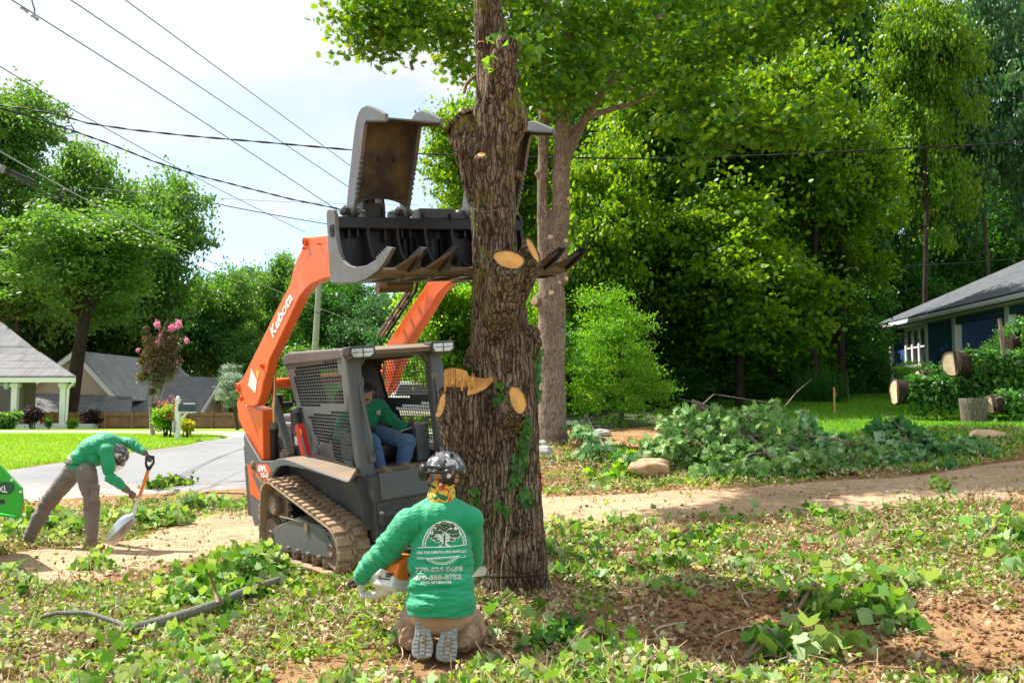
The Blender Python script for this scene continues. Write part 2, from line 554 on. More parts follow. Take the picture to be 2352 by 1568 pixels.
_hi = [G(u, v) for u, v in ((-100, 1300), (60, 1262), (330, 1235), (420, 1190), (570, 1165))] + [Vector((-1.5, 13.0, 0)), Vector((0, 13.6, 0))] + [G(u, v) for u, v in ((1260, 1138), (1500, 1130), (1800, 1110), (2100, 1090), (2352, 1052), (2600, 1020))]
DLO = np.array([[p.x, p.y] for p in _lo]).T
DHI = np.array([[p.x, p.y] for p in _hi]).T
_lo = LRT @ (OEYE - LT)
def gn2(V): 
    return gnoise(V) * (1 - .9 * drive_w(V)) - .012
ground = grid_sheet('ground', xs, ys, 0, M_DIRT, hn=gn2)

def strip(name, lo, hi, off, mat, n=60, m=10, rag=1.0):
    """sheet between two plan polylines lo, hi (lists of (x, y))"""
    lo = np.array([(p[0], p[1]) for p in lo]); hi = np.array([(p[0], p[1]) for p in hi])
    def res(a):
        s = np.r_[0, np.cumsum(np.hypot(*np.diff(a, axis=0).T))]; tt = np.linspace(0, s[-1], n)
        return np.c_[np.interp(tt, s, a[:, 0]), np.interp(tt, s, a[:, 1])]
    A, B = res(lo), res(hi)
    V = []
    for j in range(m):
        k = j / (m - 1); p = A * (1 - k) + B * k
        q = p + (fbm(p, 1.4, 3, 21)[:, None] - .5) * .7 * rag * (1 if j in (0, m - 1) else .4)
        o_ = np.full(n, off) if 0 < j < m - 1 else np.full(n, -.04)
        V.append(np.c_[q, H(q[:, 0], q[:, 1]) + o_])
    V = np.concatenate(V)
    F = [(j * n + i, j * n + i + 1, (j + 1) * n + i + 1, (j + 1) * n + i) for j in range(m - 1) for i in range(n - 1)]
    me = bpy.data.meshes.new(name); me.from_pydata(V.tolist(), [], F); me.update()
    o = link(name, me, mat, smooth=True); tag(o, kind='structure'); return o
# packed dirt drive crossing behind the trees
strip('driveway', DLO.T, DHI.T, .004, M_DRIVE, n=140, m=26)
# asphalt street on the left
r_near = [G(u, v) for u, v in ((-400, 1180), (-60, 1160), (60, 1150), (330, 1135), (590, 1120))] + [Vector((1.0, 15.5, 0))]
r_far = [G(u, v) for u, v in ((-400, 1150), (-60, 1100), (20, 1080), (150, 1062), (300, 1040), (430, 1022), (520, 1006), (600, 996))] + [Vector((0, 40, 0))]
strip('road', r_near, r_far, .03, M_ASPH, n=80, m=24)
# left lawn
l_near = [(p.x, p.y - .15) for p in r_far]
l_far = [(-45, 52), (-30, 53.5), (-12, 54), (0, 54)]
l_near = [(-30, 15)] + l_near[1:]
strip('lawn', l_near, l_far, .045, M_LAWN, n=90, m=30)
p1 = [at(u, v, 1) for u, v in ((0, 0),)]
strip('path', [(-24, 37.3), (-16, 37.2), (-12, 35.5), (-9, 32), (-2, 30)], [(-24, 38.4), (-16, 38.4), (-11.5, 38.3), (-9, 38), (-2, 37)], .06, M_PATH, n=40, m=8)
# right lawn
rl_near = [G(u, v) for u, v in ((1600, 1075), (1800, 1085), (2100, 1075), (2352, 1045), (2600, 1015))] + [Vector((14, 14.5, 0))]
rl_near = [(5.0, 21.0), (4.9, 17.5)] + [(p.x, p.y + .1) for p in rl_near[1:]]
rl_far = [(5.5, 34.0), (9, 35.6), (14.8, 40.2), (20, 41), (32, 40)]
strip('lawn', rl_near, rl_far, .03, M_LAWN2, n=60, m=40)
# woodland floor behind everything
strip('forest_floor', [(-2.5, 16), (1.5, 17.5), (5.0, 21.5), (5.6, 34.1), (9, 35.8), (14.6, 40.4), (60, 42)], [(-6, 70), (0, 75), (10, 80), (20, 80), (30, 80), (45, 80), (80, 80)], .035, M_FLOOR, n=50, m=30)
# ================================================================== THE TREE BEING FELLED
def barkmat(name, dark, mid, light, moss=None, sc=1.0, mossz=None, strength=1.0):
    t = NT(name)
    v0 = t.map()
    def furrow(scale, zs, dist, dsc):
        nd = t.n.new('ShaderNodeTexNoise'); nd.inputs['Scale'].default_value = dsc; nd.inputs['Detail'].default_value = 4
        t.l.new(v0, nd.inputs['Vector'])
        vm = t.n.new('ShaderNodeVectorMath'); vm.operation = 'MULTIPLY_ADD'
        t.l.new(nd.outputs['Color'], vm.inputs[0]); vm.inputs[1].default_value = dist; t.l.new(v0, vm.inputs[2])
        mp_ = t.n.new('ShaderNodeMapping'); mp_.inputs['Scale'].default_value = (1, 1, zs)
        t.l.new(vm.outputs[0], mp_.inputs[0]); return mp_.outputs[0]
    va = furrow(0, .075, (.09, .09, .5), 5 * sc); vb = furrow(0, .22, (.05, .05, .2), 16 * sc)
    e = t.vor(va, 30 * sc); e2 = t.vor(vb, 62 * sc); nn = t.noise(va, 46 * sc, 5, .7)
    n = t.noise(v0, 11 * sc, 7, .75); n2 = t.noise(v0, 1.7 * sc, 4, .6); n3 = t.noise(v0, 80 * sc, 5, .75)
    ridge = t.ramp(t.math('ADD', e, t.math('MULTIPLY', nn, .22)), [(.11, 0), (.28, 1)])
    c = t.mix(t.ramp(n, [(.32, 0), (.68, 1)]), mid, light)
    c = t.mix(t.ramp(n2, [(.42, 0), (.65, .7)]), c, (mid[0] * .62, mid[1] * .55, mid[2] * .55))
    c = t.mix(t.ramp(n3, [(.4, .55), (.6, 0)]), c, tuple(x * .5 for x in mid))
    c = t.mix(t.ramp(e2, [(0, .7), (.14, 0)]), c, dark)
    c = t.mix(ridge, dark, c)
    if moss:
        n4 = t.noise(v0, 3.1, 5, .6); n5 = t.noise(v0, 25, 4, .7)
        mm = t.ramp(t.math('MULTIPLY', n4, n5), [(.25, 0), (.34, .8)])
        if mossz:
            sx = t.n.new('ShaderNodeSeparateXYZ'); t.l.new(v0, sx.inputs[0])
            k = t.n.new('ShaderNodeMapRange'); k.inputs['From Min'].default_value = mossz[0]; k.inputs['From Max'].default_value = mossz[1]
            t.l.new(sx.outputs[2], k.inputs['Value'])
            mm = t.mix(1.0, mm, k.outputs[0], 'MULTIPLY')
        c = t.mix(mm, c, moss)
        lich = t.ramp(t.math('MULTIPLY', t.noise(v0, 6.5, 4, .55), t.noise(v0, 40, 3, .6)), [(.36, 0), (.42, .6)])
        c = t.mix(lich, c, (.45, .48, .40))
    hgt = t.math('ADD', ridge, t.math('ADD', t.math('MULTIPLY', t.ramp(e2, [(0, 0), (.2, 1)]), .35), t.math('MULTIPLY', n3, .7)))
    t.bump(hgt, .95 * strength, .022)
    return t.set(color=c, rough=.9, spec=.15)
M_BARK = barkmat('oak_bark', (.03, .017, .012), (.29, .20, .13), (.62, .51, .37), moss=(.20, .21, .03), mossz=(1.8, 2.6))
M_BARK2 = barkmat('maple_bark', (.10, .075, .055), (.42, .32, .25), (.62, .51, .42), sc=1.5, strength=.5)
M_BARKD = barkmat('dark_bark', (.03, .022, .018), (.10, .075, .055), (.17, .13, .10), sc=.8)
def woodmat(name, a, b, sc=60):
    t = NT(name); v = t.map()
    w = t.n.new('ShaderNodeTexWave'); w.wave_type = 'RINGS'; w.rings_direction = 'Z'
    w.inputs['Scale'].default_value = sc * .35; w.inputs['Distortion'].default_value = 1.6; w.inputs['Detail'].default_value = 3
    w.inputs['Detail Scale'].default_value = 2
    t.l.new(v, w.inputs['Vector'])
    n = t.noise(v, 6, 5, .6); n2 = t.noise(v, 90, 3, .6)
    c = t.mix(t.ramp(w.outputs['Fac'], [(.25, .0), (.75, .85)]), a, b)
    c = t.mix(t.ramp(n, [(.38, .0), (.7, .8)]), c, tuple(x * .62 for x in b))
    t.bump(n2, .3, .004)
    return t.set(color=c, rough=.65, spec=.25)
M_CUT = woodmat('fresh_cut_wood', (.82, .47, .14), (.70, .34, .085))
M_CUTP = woodmat('pale_cut_wood', (.78, .62, .42), (.62, .45, .28))
M_CUTO = woodmat('orange_inner_wood', (.75, .36, .10), (.50, .20, .06))

TY = 8.05
def rough_bark(me, amp=.012, sc=1.0, seed=0, big=.02):
    P = co_of(me); N = no_of(me)
    q = P.copy(); q[:, 2] *= .12
    d = fbm(P, 4.0, 2, seed + 4) * .12
    q += d[:, None]
    r = 1 - np.abs(2 * fbm(q, 22 * sc, 3, seed, .5) - 1) * 2.0
    b = fbm(P, 2.6, 3, seed + 9) - .5
    P = P + N * (r * amp + b * 2 * big)[:, None]
    set_co(me, P)
    me.polygons.foreach_set('use_smooth', [True] * len(me.polygons))

def T(u, v, dy=0.0): return at(u, v, TY + dy)
def px(r): return r * TY / F_PX
base = Vector((T(1182, 1345).x, TY, float(H(0.0, TY))))
cut_tree = empty('felled_tree', base, 'thick bare oak trunk with sawn-off limb stubs standing beside the kneeling man', 'tree')
m = MB()
def tb(pts, n=20):
    m.tube([T(p[0], p[1], p[3] if len(p) > 3 else 0) - base for p in pts], [px(p[2]) for p in pts], n)
trunk_prof = [(1118, -420, 25), (1119, -200, 28), (1119, -60, 30), (1119, 0, 31), (1127, 80, 35), (1138, 150, 46), (1146, 200, 55), (1144, 250, 56), (1138, 300, 54), (1130, 350, 56), (1126, 400, 57), (1130, 450, 53), (1135, 520, 49), (1138, 600, 50), (1145, 700, 60), (1150, 800, 69), (1163, 900, 68), (1172, 1000, 64), (1172, 1100, 67), (1178, 1200, 69), (1182, 1300, 71), (1183, 1345, 74), (1184, 1375, 80)]
tb(trunk_prof, 28)
tb([(1128, 1200, 42, -.02), (1112, 1110, 60, -.05), (1088, 1020, 66, -.08), (1072, 950, 64, -.1), (1074, 893, 62, -.1)])          # big double stub
tb([(1074, 990, 34, -.12), (1045, 955, 32, -.16), (1016, 930, 27, -.2)])
tb([(1122, 450, 46, -.02), (1088, 350, 44, -.02), (1070, 300, 36, 0), (1062, 276, 32, 0)])
tb([(1060, 330, 26, -.0), (1050, 300, 22, 0)])
tb([(1148, 335, 40, 0), (1171, 280, 42, -.03), (1184, 230, 30, -.02), (1188, 195, 19, 0)])
tb([(1140, 225, 34, -.10), (1151, 165, 28, -.19), (1167, 92, 24, -.24)])
tb([(1110, 120, 14, -.03), (1107, 96, 11, -.1)])
tb([(1136, 785, 38, -.10), (1148, 710, 38, -.30), (1168, 607, 34, -.52)])
tb([(1150, 725, 34, .0), (1192, 650, 31, -.10), (1221, 582, 28, -.24)])
tb([(1148, 1015, 40, -.06), (1168, 965, 35, -.18), (1190, 922, 29, -.40)])
tb([(1105, 400, 16, -.14), (1106, 355, 11, -.24)])
for (u, v, r, dy) in ((1221, 768, 19, -.02), (1226, 788, 18, -.05), (1083, 828, 17, 0), (1084, 808, 14, -.04), (1188, 405, 12, -.02), (1212, 806, 24, -.03), (1100, 275, 22, -.02)):
    m.ell(T(u, v, dy) - base, px(r))
# root flare
for a_ in range(7):
    an = a_ * 2 * math.pi / 7 + .3
    d = Vector((math.cos(an), math.sin(an), 0))
    m.tube([d * .18 + Vector((0, 0, .20)), d * .225 + Vector((0, 0, .05)), d * .27 + Vector((0, 0, -.08))], [.05, .055, .05], 10)
me = remesh(m, .0105, 3, 'trunk')
rough_bark(me, .014, .9, 3, .014)
FACES = []   # (centre, normal, radius): ends of stubs sawn flat
for (u, v, dy, nv, r) in ((1170, 593, -.54, (.16, -.72, .55), 40), (1227, 573, -.265, (.86, -.42, .38), 36), (1192, 917, -.42, (.62, -.72, .25), 36), (1010, 930, -.215, (-.86, -.42, .22), 36), (1168, 88, -.245, (.28, -.12, 1), 32), (1107, 94, -.105, (0, .1, 1), 14), (1105, 351, -.25, (-.1, -.75, .6), 14), (1052, 272, 0, (-.75, .15, .9), 50), (1192, 222, 0, (.95, .1, .25), 40)):
    nn = Vector(nv).normalized(); FACES.append((T(u, v, dy) - base - nn * .022, nn, px(r)))
_P = co_of(me)
for c_, n_, r_ in FACES:
    d_ = _P - np.array(c_); h_ = d_ @ np.array(n_); lat = np.linalg.norm(d_ - h_[:, None] * np.array(n_), axis=1)
    k_ = (h_ > 0) & (lat < r_ * 1.15) & (h_ < .16)
    _P[k_] -= h_[k_, None] * np.array(n_)
set_co(me, _P)
TRUNK = link('trunk', me, M_BARK, cut_tree, True)
_tv = co_of(me); BV_TRUNK = BVHTree.FromPolygons([Vector(v) + base for v in _tv.tolist()], [tuple(p.vertices) for p in me.polygons])
def on_trunk(u, v, off=.004, bv=None):
    d = ray(u, v).normalized()
    h = (bv or BV_TRUNK).ray_cast(OEYE, d)
    return None if h[0] is None else (h[0] - d * off, h[1])
def cut_disc(name, c, nrm, r1, r2, mat, parent, origin, th=.012, seed=0, roll=0.0, long_axis=None, collar=False):
    """slightly irregular sawn face: a thin slab on the end of a stub, rings centred on it"""
    nrm = Vector(nrm).normalized(); q = nrm.to_track_quat('Z', 'Y').to_matrix()
    if long_axis is not None:
        la = Vector(long_axis); la = (la - nrm * la.dot(nrm)).normalized()
        q = Matrix((la, nrm.cross(la), nrm)).transposed()
    rr = random.Random(seed); n = 36; ph = [rr.uniform(0, 6.28) for _ in range(4)]
    mb = MB(); ring = []
    for k in range(n):
        t_ = 2 * math.pi * k / n
        w = 1 + .04 * math.sin(2 * t_ + ph[0]) + .035 * math.sin(3 * t_ + ph[1]) + .02 * math.sin(5 * t_ + ph[2]) + .012 * math.sin(9 * t_ + ph[3])
        ring.append((math.cos(t_) * r1 * w, math.sin(t_) * r2 * w))
    vs = [(0, 0, th)] + [(x * .55, y * .55, th * .98) for x, y in ring] + [(x * .97, y * .97, th) for x, y in ring] + [(x, y, th * .6) for x, y in ring] + [(x * 1.0, y * 1.0, -.006) for x, y in ring]
    fs = [(0, 1 + k, 1 + (k + 1) % n) for k in range(n)]
    for L in range(3):
        o = 1 + L * n
        fs += [(o + k, o + n + k, o + n + (k + 1) % n, o + (k + 1) % n) for k in range(n)]
    mb.add(vs, fs)
    if collar:
        mb.cur = 1; m_ = 48
        ci = [(x_, y_) for x_, y_ in [(np.interp(t_, range(n + 1), [p[0] for p in ring] + [ring[0][0]]), np.interp(t_, range(n + 1), [p[1] for p in ring] + [ring[0][1]])) for t_ in np.linspace(0, n, m_, endpoint=False)]]
        L_ = []
        for k_, h_ in ((.965, th + .002), (1.0, th + .009), (1.06, th + .004), (1.10, -.03)):
            L_ += [(x * (k_ + rr.uniform(-.012, .012)), y * (k_ + rr.uniform(-.012, .012)), h_ + rr.uniform(-.002, .003)) for x, y in ci]
        mb.add(L_, [(a * m_ + k, (a + 1) * m_ + k, (a + 1) * m_ + (k + 1) % m_, a * m_ + (k + 1) % m_) for a in range(3) for k in range(m_)])
    o = build(name, mb, [mat, M_BARK] if collar else mat, parent, sm_ang=40)
    o.matrix_local = Matrix.Translation(Vector(c) - Vector(origin)) @ q.to_4x4()
    return o
V3 = Vector
def toward(c, w=(0, 0, 0)):
    return ((OEYE - V3(c)).normalized() + V3(w)).normalized()
cd = lambda u, v, dy, nv, r1, r2, mat, seed, la=None, th=.004: cut_disc('cut_face', T(u, v, dy) - Vector(nv).normalized() * .021, nv, px(r1), px(r2), mat, cut_tree, base, th, seed, long_axis=la, collar=r1 > 15)
cd(1170, 593, -.54, (.16, -.72, .55), 33, 29, M_CUT, 1, (1, 0, -.35))
cd(1227, 573, -.265, (.86, -.42, .38), 30, 26, M_CUT, 2, (.1, 0, -1))
cd(1192, 917, -.42, (.62, -.72, .25), 30, 25, M_CUT, 3, (.2, 0, -1))
cd(1010, 930, -.215, (-.86, -.42, .22), 28, 25, M_CUT, 4, (0, 0, 1))
cd(1168, 88, -.245, (.28, -.12, 1), 24, 22, M_CUT, 5)
cd(1107, 94, -.105, (0, .1, 1), 11, 9, M_CUTO, 6)
cd(1105, 351, -.25, (-.1, -.75, .6), 9, 8, M_CUT, 7)
cd(1052, 272, 0, (-.75, .15, .9), 38, 30, M_CUTO, 8, (.8, 0, .7))
cd(1192, 222, 0, (.95, .1, .25), 30, 22, M_CUTO, 9, (.1, 0, 1))
# broken double top of the low stub: two sloping sawn faces with a torn ridge of wood between
mb = MB()
Q = lambda u, v, dy: T(u, v, dy) - base
def slab(pts, down=.035):
    p = [Q(*a) for a in pts]; n = len(p)
    mb.add(p + [a - V3((0, 0, down)) for a in p], [tuple(range(n)), tuple(reversed(range(n, 2 * n)))] + [((i + 1) % n, i, n + i, n + (i + 1) % n) for i in range(n)])
slab([(1074, 897, -.36), (1092, 893, -.37), (1116, 882, -.33), (1134, 864, -.22), (1124, 853, -.08), (1100, 852, 0), (1086, 866, -.1), (1078, 884, -.22)])
build('sloping_cut_face', mb, M_CUT, cut_tree)
mb = MB()
slab([(1020, 850, -.2), (1046, 846, -.22), (1052, 844, -.05), (1024, 846, -.03)], .19)
build('torn_wood', mb, M_CUTO, cut_tree)
mb = MB()
slab([(1047, 847, -.25), (1060, 848, -.3), (1072, 852, -.26), (1080, 868, -.2), (1064, 850, -.05), (1050, 846, -.05)], .2)
build('torn_wood', mb, M_CUT, cut_tree)
mb = MB(); rr = random.Random(4)
for k in range(26):
    u = rr.uniform(1022, 1092); v = rr.uniform(858, 868) if u < 1060 else rr.uniform(868, 884)
    a = Q(u, v + 14, -.36 + rr.uniform(0, .1)); b = a + V3((rr.uniform(-.01, .01), rr.uniform(-.02, .01), rr.uniform(.04, .1)))
    mb.tube([a, (a + b) / 2 + V3((rr.uniform(-.006, .006), 0, 0)), b], [.009, .006, .001], 5)
build('wood_splinters', mb, M_CUT, cut_tree)

# saw kerfs and the fold line where the notch comes out
def ribbon(pts, w, off, mat, name, parent, origin, bv=None):
    mb = MB(); L = []
    for (u, v) in pts:
        h = on_trunk(u, v, off, bv)
        if h: L.append(h[0] - V3(origin))
    mb.tube(L, w, 6)
    return build(name, mb, mat, parent, sm_ang=60)
M_KERF = plain('saw_kerf', (.20, .075, .03), .9, var=.4)
M_KERFD = plain('saw_kerf_dark', (.03, .015, .01), .95)
def path(pts, n=40):
    pts = np.array(pts, float); s = np.r_[0, np.cumsum(np.hypot(*np.diff(pts, axis=0).T))]; t_ = np.linspace(0, s[-1], n)
    return list(zip(np.interp(t_, s, pts[:, 0]), np.interp(t_, s, pts[:, 1])))
ribbon(path([(1112, 1318), (1140, 1285), (1168, 1252), (1200, 1232), (1225, 1220), (1246, 1210)], 60), .0065, .002, M_KERF, 'saw_cut', cut_tree, base)
ribbon(path([(1112, 1321), (1150, 1325), (1200, 1324), (1254, 1319)], 60), .007, .002, M_KERFD, 'saw_cut', cut_tree, base)
M_REDPAINT = plain('red_paint', (.45, .02, .015), .7, var=.4)
ribbon(path([(1240, 1085), (1241, 1105), (1243, 1128)], 14), .012, .002, M_REDPAINT, 'paint_mark', cut_tree, base)
ribbon(path([(1164, 1208), (1160, 1250), (1152, 1300), (1150, 1340), (1153, 1370)], 30), .006, -.002, plain('vine_stem', (.42, .36, .22), .8), 'vine_stem', cut_tree, base)
# ivy
M_IVY = leafmat('ivy_leaves', [(.03, .11, .015), (.05, .17, .02), (.09, .24, .03), (.05, .15, .04)], .3)
def ivy_on(path_pts, n, spread, rng, bv=None, size=(.05, .085)):
    P, Nn = [], []
    pts = np.array(path_pts, float); s = np.r_[0, np.cumsum(np.hypot(*np.diff(pts, axis=0).T))]
    for k in range(n):
        q = rng.uniform(0, s[-1]); u = np.interp(q, s, pts[:, 0]) + rng.normal() * spread; v = np.interp(q, s, pts[:, 1]) + rng.normal() * spread * .6
        h = on_trunk(u, v, .012 + rng.uniform(0, .02), bv)
        if h: P.append(h[0]); Nn.append(h[1])
    return np.array([tuple(p) for p in P]), np.array([tuple(p) for p in Nn])
P1, N1 = [], []
for pth, n_, sp in (([(1212, 960), (1205, 1000), (1196, 1060), (1192, 1100)], 60, 6), ([(1205, 1120), (1212, 1150)], 18, 8), ([(1152, 1160), (1158, 1170)], 12, 7), ([(1150, 880), (1155, 920)], 14, 7), ([(1082, 1120), (1100, 1180)], 10, 5), ([(1183, 1040), (1180, 1120)], 10, 4)):
    a_, b_ = ivy_on(pth, n_, sp, RNG); P1.append(a_); N1.append(b_)
P1 = np.concatenate(P1); N1 = np.concatenate(N1)
# vine that hangs off the right edge
for k in range(34):
    v_ = 800 + RNG.uniform(0, 150); u_ = 1240 - (v_ - 800) * .06 + RNG.normal() * 3
    p = T(u_, v_, -.02); P1 = np.r_[P1, [tuple(p)]]; N1 = np.r_[N1, [[.5, -.8, .2]]]
me = leaves('ivy', P1 - np.array(base), RNG.uniform(.045, .085, len(P1)), LEAF_IVY, RNG, normals=N1 * 1.6, up=0, dirs=np.tile([0, -.2, -1.], (len(P1), 1)))
link('ivy', me, M_IVY, cut_tree)
# small leafy shoots near the top stub
P2 = []
for (u, v, s_, n_) in ((1140, 100, 12, 16), (1132, 165, 8, 10), (1195, 95, 16, 26), (1215, 125, 22, 34), (1122, 140, 8, 8)):
    for k in range(n_): P2.append(tuple(T(u + RNG.normal() * s_, v + RNG.normal() * s_ * .8, -.18 + RNG.normal() * .06)))
P2 = np.array(P2)
M_SHOOT = leafmat('fresh_shoots', [(.14, .30, .03), (.22, .40, .05), (.10, .26, .04)], .5)
link('leafy_shoot', leaves('shoot', P2 - np.array(base), RNG.uniform(.06, .1, len(P2)), LEAF_IVY, RNG, up=.1), M_SHOOT, cut_tree)
mb = MB(); mb.tube([Q(1098, 170, -.02), Q(1082, 182, -.06), Q(1070, 195, -.1), Q(1066, 214, -.12)], [px(5), px(4.5), px(4.5), px(4)], 8)
build('broken_twig', mb, plain('twig_bark', (.22, .14, .09), .85), cut_tree, sm_ang=50)
# sawdust round the foot
t = NT('sawdust'); n_ = t.noise(t.map(), 70, 5, .8)
t.bump(n_, .6, .01); M_SAW = t.set(color=t.ramp(n_, [(.35, (.42, .27, .15)), (.65, (.70, .50, .32))]), rough=1.0, spec=.1)
# ================================================================== COMPACT TRACK LOADER
LOAD = empty('track_loader', LT, 'orange and grey compact track loader with its lift arms raised behind the bare trunk', 'track loader')
LOAD.rotation_euler = LR.to_euler()
M_GREY = paint('loader_grey', (.115, .135, .15), .45, .15, scratch=.35, amount=.45)
M_GREYD = paint('loader_dark', (.055, .064, .072), .5, .1, amount=.5)
M_ORNG = paint('loader_orange', (.82, .13, .018), .38, 0, dirt=(.45, .22, .10), amount=.3, scratch=.18)
M_BLK = paint('black_steel', (.016, .017, .019), .42, .3, dirt=(.10, .08, .06), amount=.35, scratch=.25)
M_WORN = paint('worn_steel', (.16, .165, .17), .42, .6, dirt=(.20, .13, .08), amount=.5, scratch=.4)
M_WORNB = paint('muddy_steel', (.12, .085, .05), .6, .2, dirt=(.22, .16, .08), amount=.7)
M_DUST = paint('dusty_steel', (.20, .15, .11), .8, .1, dirt=(.34, .25, .17), amount=.7)
M_CHROME = plain('chrome', (.75, .70, .55), .15, 1.0, var=.1)
M_RUB = plain('rubber', (.025, .024, .023), .8)
M_WHITE = plain('white_decal', (.82, .82, .80), .5, var=.05, bump=0)
M_LAMP = plain('lamp_glass', (.62, .68, .66), .12, .2, var=.2, scale=20, spec=.8)
M_RED = paint('red_plastic', (.72, .035, .02), .4, amount=.15)
M_VINYL = plain('black_vinyl', (.014, .014, .015), .45, spec=.5)
t = NT('track_rubber'); v = t.map(); n1 = t.noise(v, 5, 6, .65); n2 = t.noise(v, 50, 4, .7)
c = t.mix(t.ramp(n1, [(.28, .35), (.52, 1)]), (.07, .055, .04), (.40, .29, .19))
c = t.mix(t.ramp(n2, [(.35, .45), (.6, 0)]), c, (.16, .11, .075))
t.bump(n2, .5, .008); M_TRACK = t.set(color=c, rough=.95, spec=.15)

Z1 = lambda x, y: (735 + .32225 * x, 183.75 + .32225 * y)
Z2 = lambda x, y: (514.5 + .3515 * x, 505.3 + .3515 * y)
Z3 = lambda x, y: (551.25 + .2226 * x, 1010.6 + .2226 * y)
Z8 = lambda x, y: (643.1 + .24605 * x, 753.4 + .24605 * y)
ZA = lambda x, y: (551.25 + .11719 * x, 992.25 + .11719 * y)
def trY(Z, pts, y):
    return [tuple(lp(*Z(*p), y=y))[::2] for p in pts]       # -> (x, z)
ID = lambda x, y: (x, y)

# ---- tracks
def hull_path(circs, n=44):
    P = []
    for (cx, cz, r) in circs:
        for k in range(n): t_ = 2 * math.pi * k / n; P.append((cx + r * math.cos(t_), cz + r * math.sin(t_)))
    P = sorted(set(P)); 
    def half(Q):
        h = []
        for p in Q:
            while len(h) >= 2 and (h[-1][0] - h[-2][0]) * (p[1] - h[-2][1]) - (h[-1][1] - h[-2][1]) * (p[0] - h[-2][0]) <= 0: h.pop()
            h.append(p)
        return h
    a = half(P); b = half(P[::-1]); return a[:-1] + b[:-1]
def resample(loop, n):
    a = np.array(loop + [loop[0]]); s = np.r_[0, np.cumsum(np.hypot(*np.diff(a, axis=0).T))]
    t_ = np.linspace(0, s[-1], n, endpoint=False)
    return np.c_[np.interp(t_, s, a[:, 0]), np.interp(t_, s, a[:, 1])], s[-1]
CIRC = [(-.68, .525, .225), (.63, .235, .205), (-.80, .215, .185)]
def undercarriage(sy):
    y0 = -.85 if sy < 0 else .53
    loop, L = resample(hull_path(CIRC), 168)
    tan = np.roll(loop, -1, 0) - np.roll(loop, 1, 0); tan /= np.linalg.norm(tan, axis=1)[:, None]
    nrm = np.c_[tan[:, 1], -tan[:, 0]]
    mb = MB(); n = len(loop); w = .32
    V = []
    for i in range(n):
        for (off, yy) in ((0, y0), (0, y0 + w), (.022, y0 + w), (.022, y0)):
            p = loop[i] + nrm[i] * off; V.append((p[0], yy, p[1]))
    F = []
    for i in range(n):
        j = (i + 1) % n
        for k in range(4):
            k2 = (k + 1) % 4; F.append((i * 4 + k, i * 4 + k2, j * 4 + k2, j * 4 + k))
    mb.add(V, F)
    # tread blocks: 42 pitches, inner and outer halves staggered, a chain of small bosses in the middle
    def lug(i0, ln, ya, yb, h, tp=.006):
        vs = []
        for (di, s_) in ((0, 1), (ln, -1)):
            f = (i0 + di) % n; a = int(f); b = (a + 1) % n; k = f - a
            p = loop[a] * (1 - k) + loop[b] * k; nn = nrm[a] * (1 - k) + nrm[b] * k; tt = tan[a]
            vs += [(p + nn * .018, ya), (p + nn * .018, yb), (p + nn * h + tt * tp * s_, yb), (p + nn * h + tt * tp * s_, ya)]
        vs = [(q[0], yy, q[1]) for q, yy in vs]
        mb.add(vs, [(3, 2, 1, 0), (4, 5, 6, 7), (0, 1, 5, 4), (1, 2, 6, 5), (2, 3, 7, 6), (3, 0, 4, 7)])
    for k in range(42):
        i0 = k * 4.0
        lug(i0 + .2, 2.9, y0 + .004, y0 + .128, .052); lug(i0 + 2.3, 2.9, y0 + .192, y0 + .316, .052)
        lug(i0 + .0, 1.5, y0 + .06, y0 + .142, .056)
        lug(i0 + 1.0, 2.2, y0 + .145, y0 + .178, .046)
        lug(i0 + 2.4, 1.3, y0 + .178, y0 + .25, .056)
    for k in range(84):      # inner guide lugs
        i0 = k * 2.0; f = int(i0) % n; p = loop[f]; nn = nrm[f]; tt = tan[f]
        mb.box((p[0] - nn[0] * .018, y0 + .16, p[1] - nn[1] * .018), (.022, .06, .036), Matrix(((tt[0], 0, nn[0]), (0, 1, 0), (tt[1], 0, nn[1]))))
    build('rubber_track', mb, M_TRACK, LOAD, bevel=.006)
    ys = y0 + .04 if sy < 0 else y0 + .28
    # frame
    mb = MB()
    if sy < 0:
        pts = trY(Z3, [(292, 965), (380, 880), (500, 830), (600, 790), (660, 830), (760, 880), (870, 915), (900, 1010), (955, 1075), (960, 1225), (730, 1190), (440, 1140), (320, 1115)], y0 + .05)
        mb.xz(pts, y0 + .05, y0 + .27)
    else:
        mb.xz([(-.7, .15), (-.7, .36), (-.4, .44), (.3, .42), (.62, .33), (.62, .14)], y0 + .05, y0 + .27)
    f = build('track_frame', mb, M_GREY, LOAD, bevel=.012)
    mb = MB()
    mb.box((-.02, ys + .01, .43), (1.0, .02, .012)); 
    for x in (-.35, -.12, .12, .36): mb.box((x, y0 + .045, .135), (.05, .03, .035)); mb.lathe([(.012, 0), (.012, .012)], (x, y0 + .03, .135), (0, -1, 0), 6)
    mb.box((.12, y0 + .042, .395), (.075, .012, .1), (0, .35, 0))
    build('frame_brackets', mb, M_DUST, LOAD, bevel=.003)
    for x in (-.52, -.28, -.05, .18, .42):
        mb = MB(); mb.lathe([(.0, 0), (.03, 0), (.032, .012), (.07, .014), (.078, .03), (.078, .07), (.05, .08), (.05, .14), (.078, .15), (.078, .20), (.06, .21)], (x, y0 + .055, .10), (0, 1, 0), 24, False)
        build('roller', mb, M_DUST, LOAD, sm_ang=40)
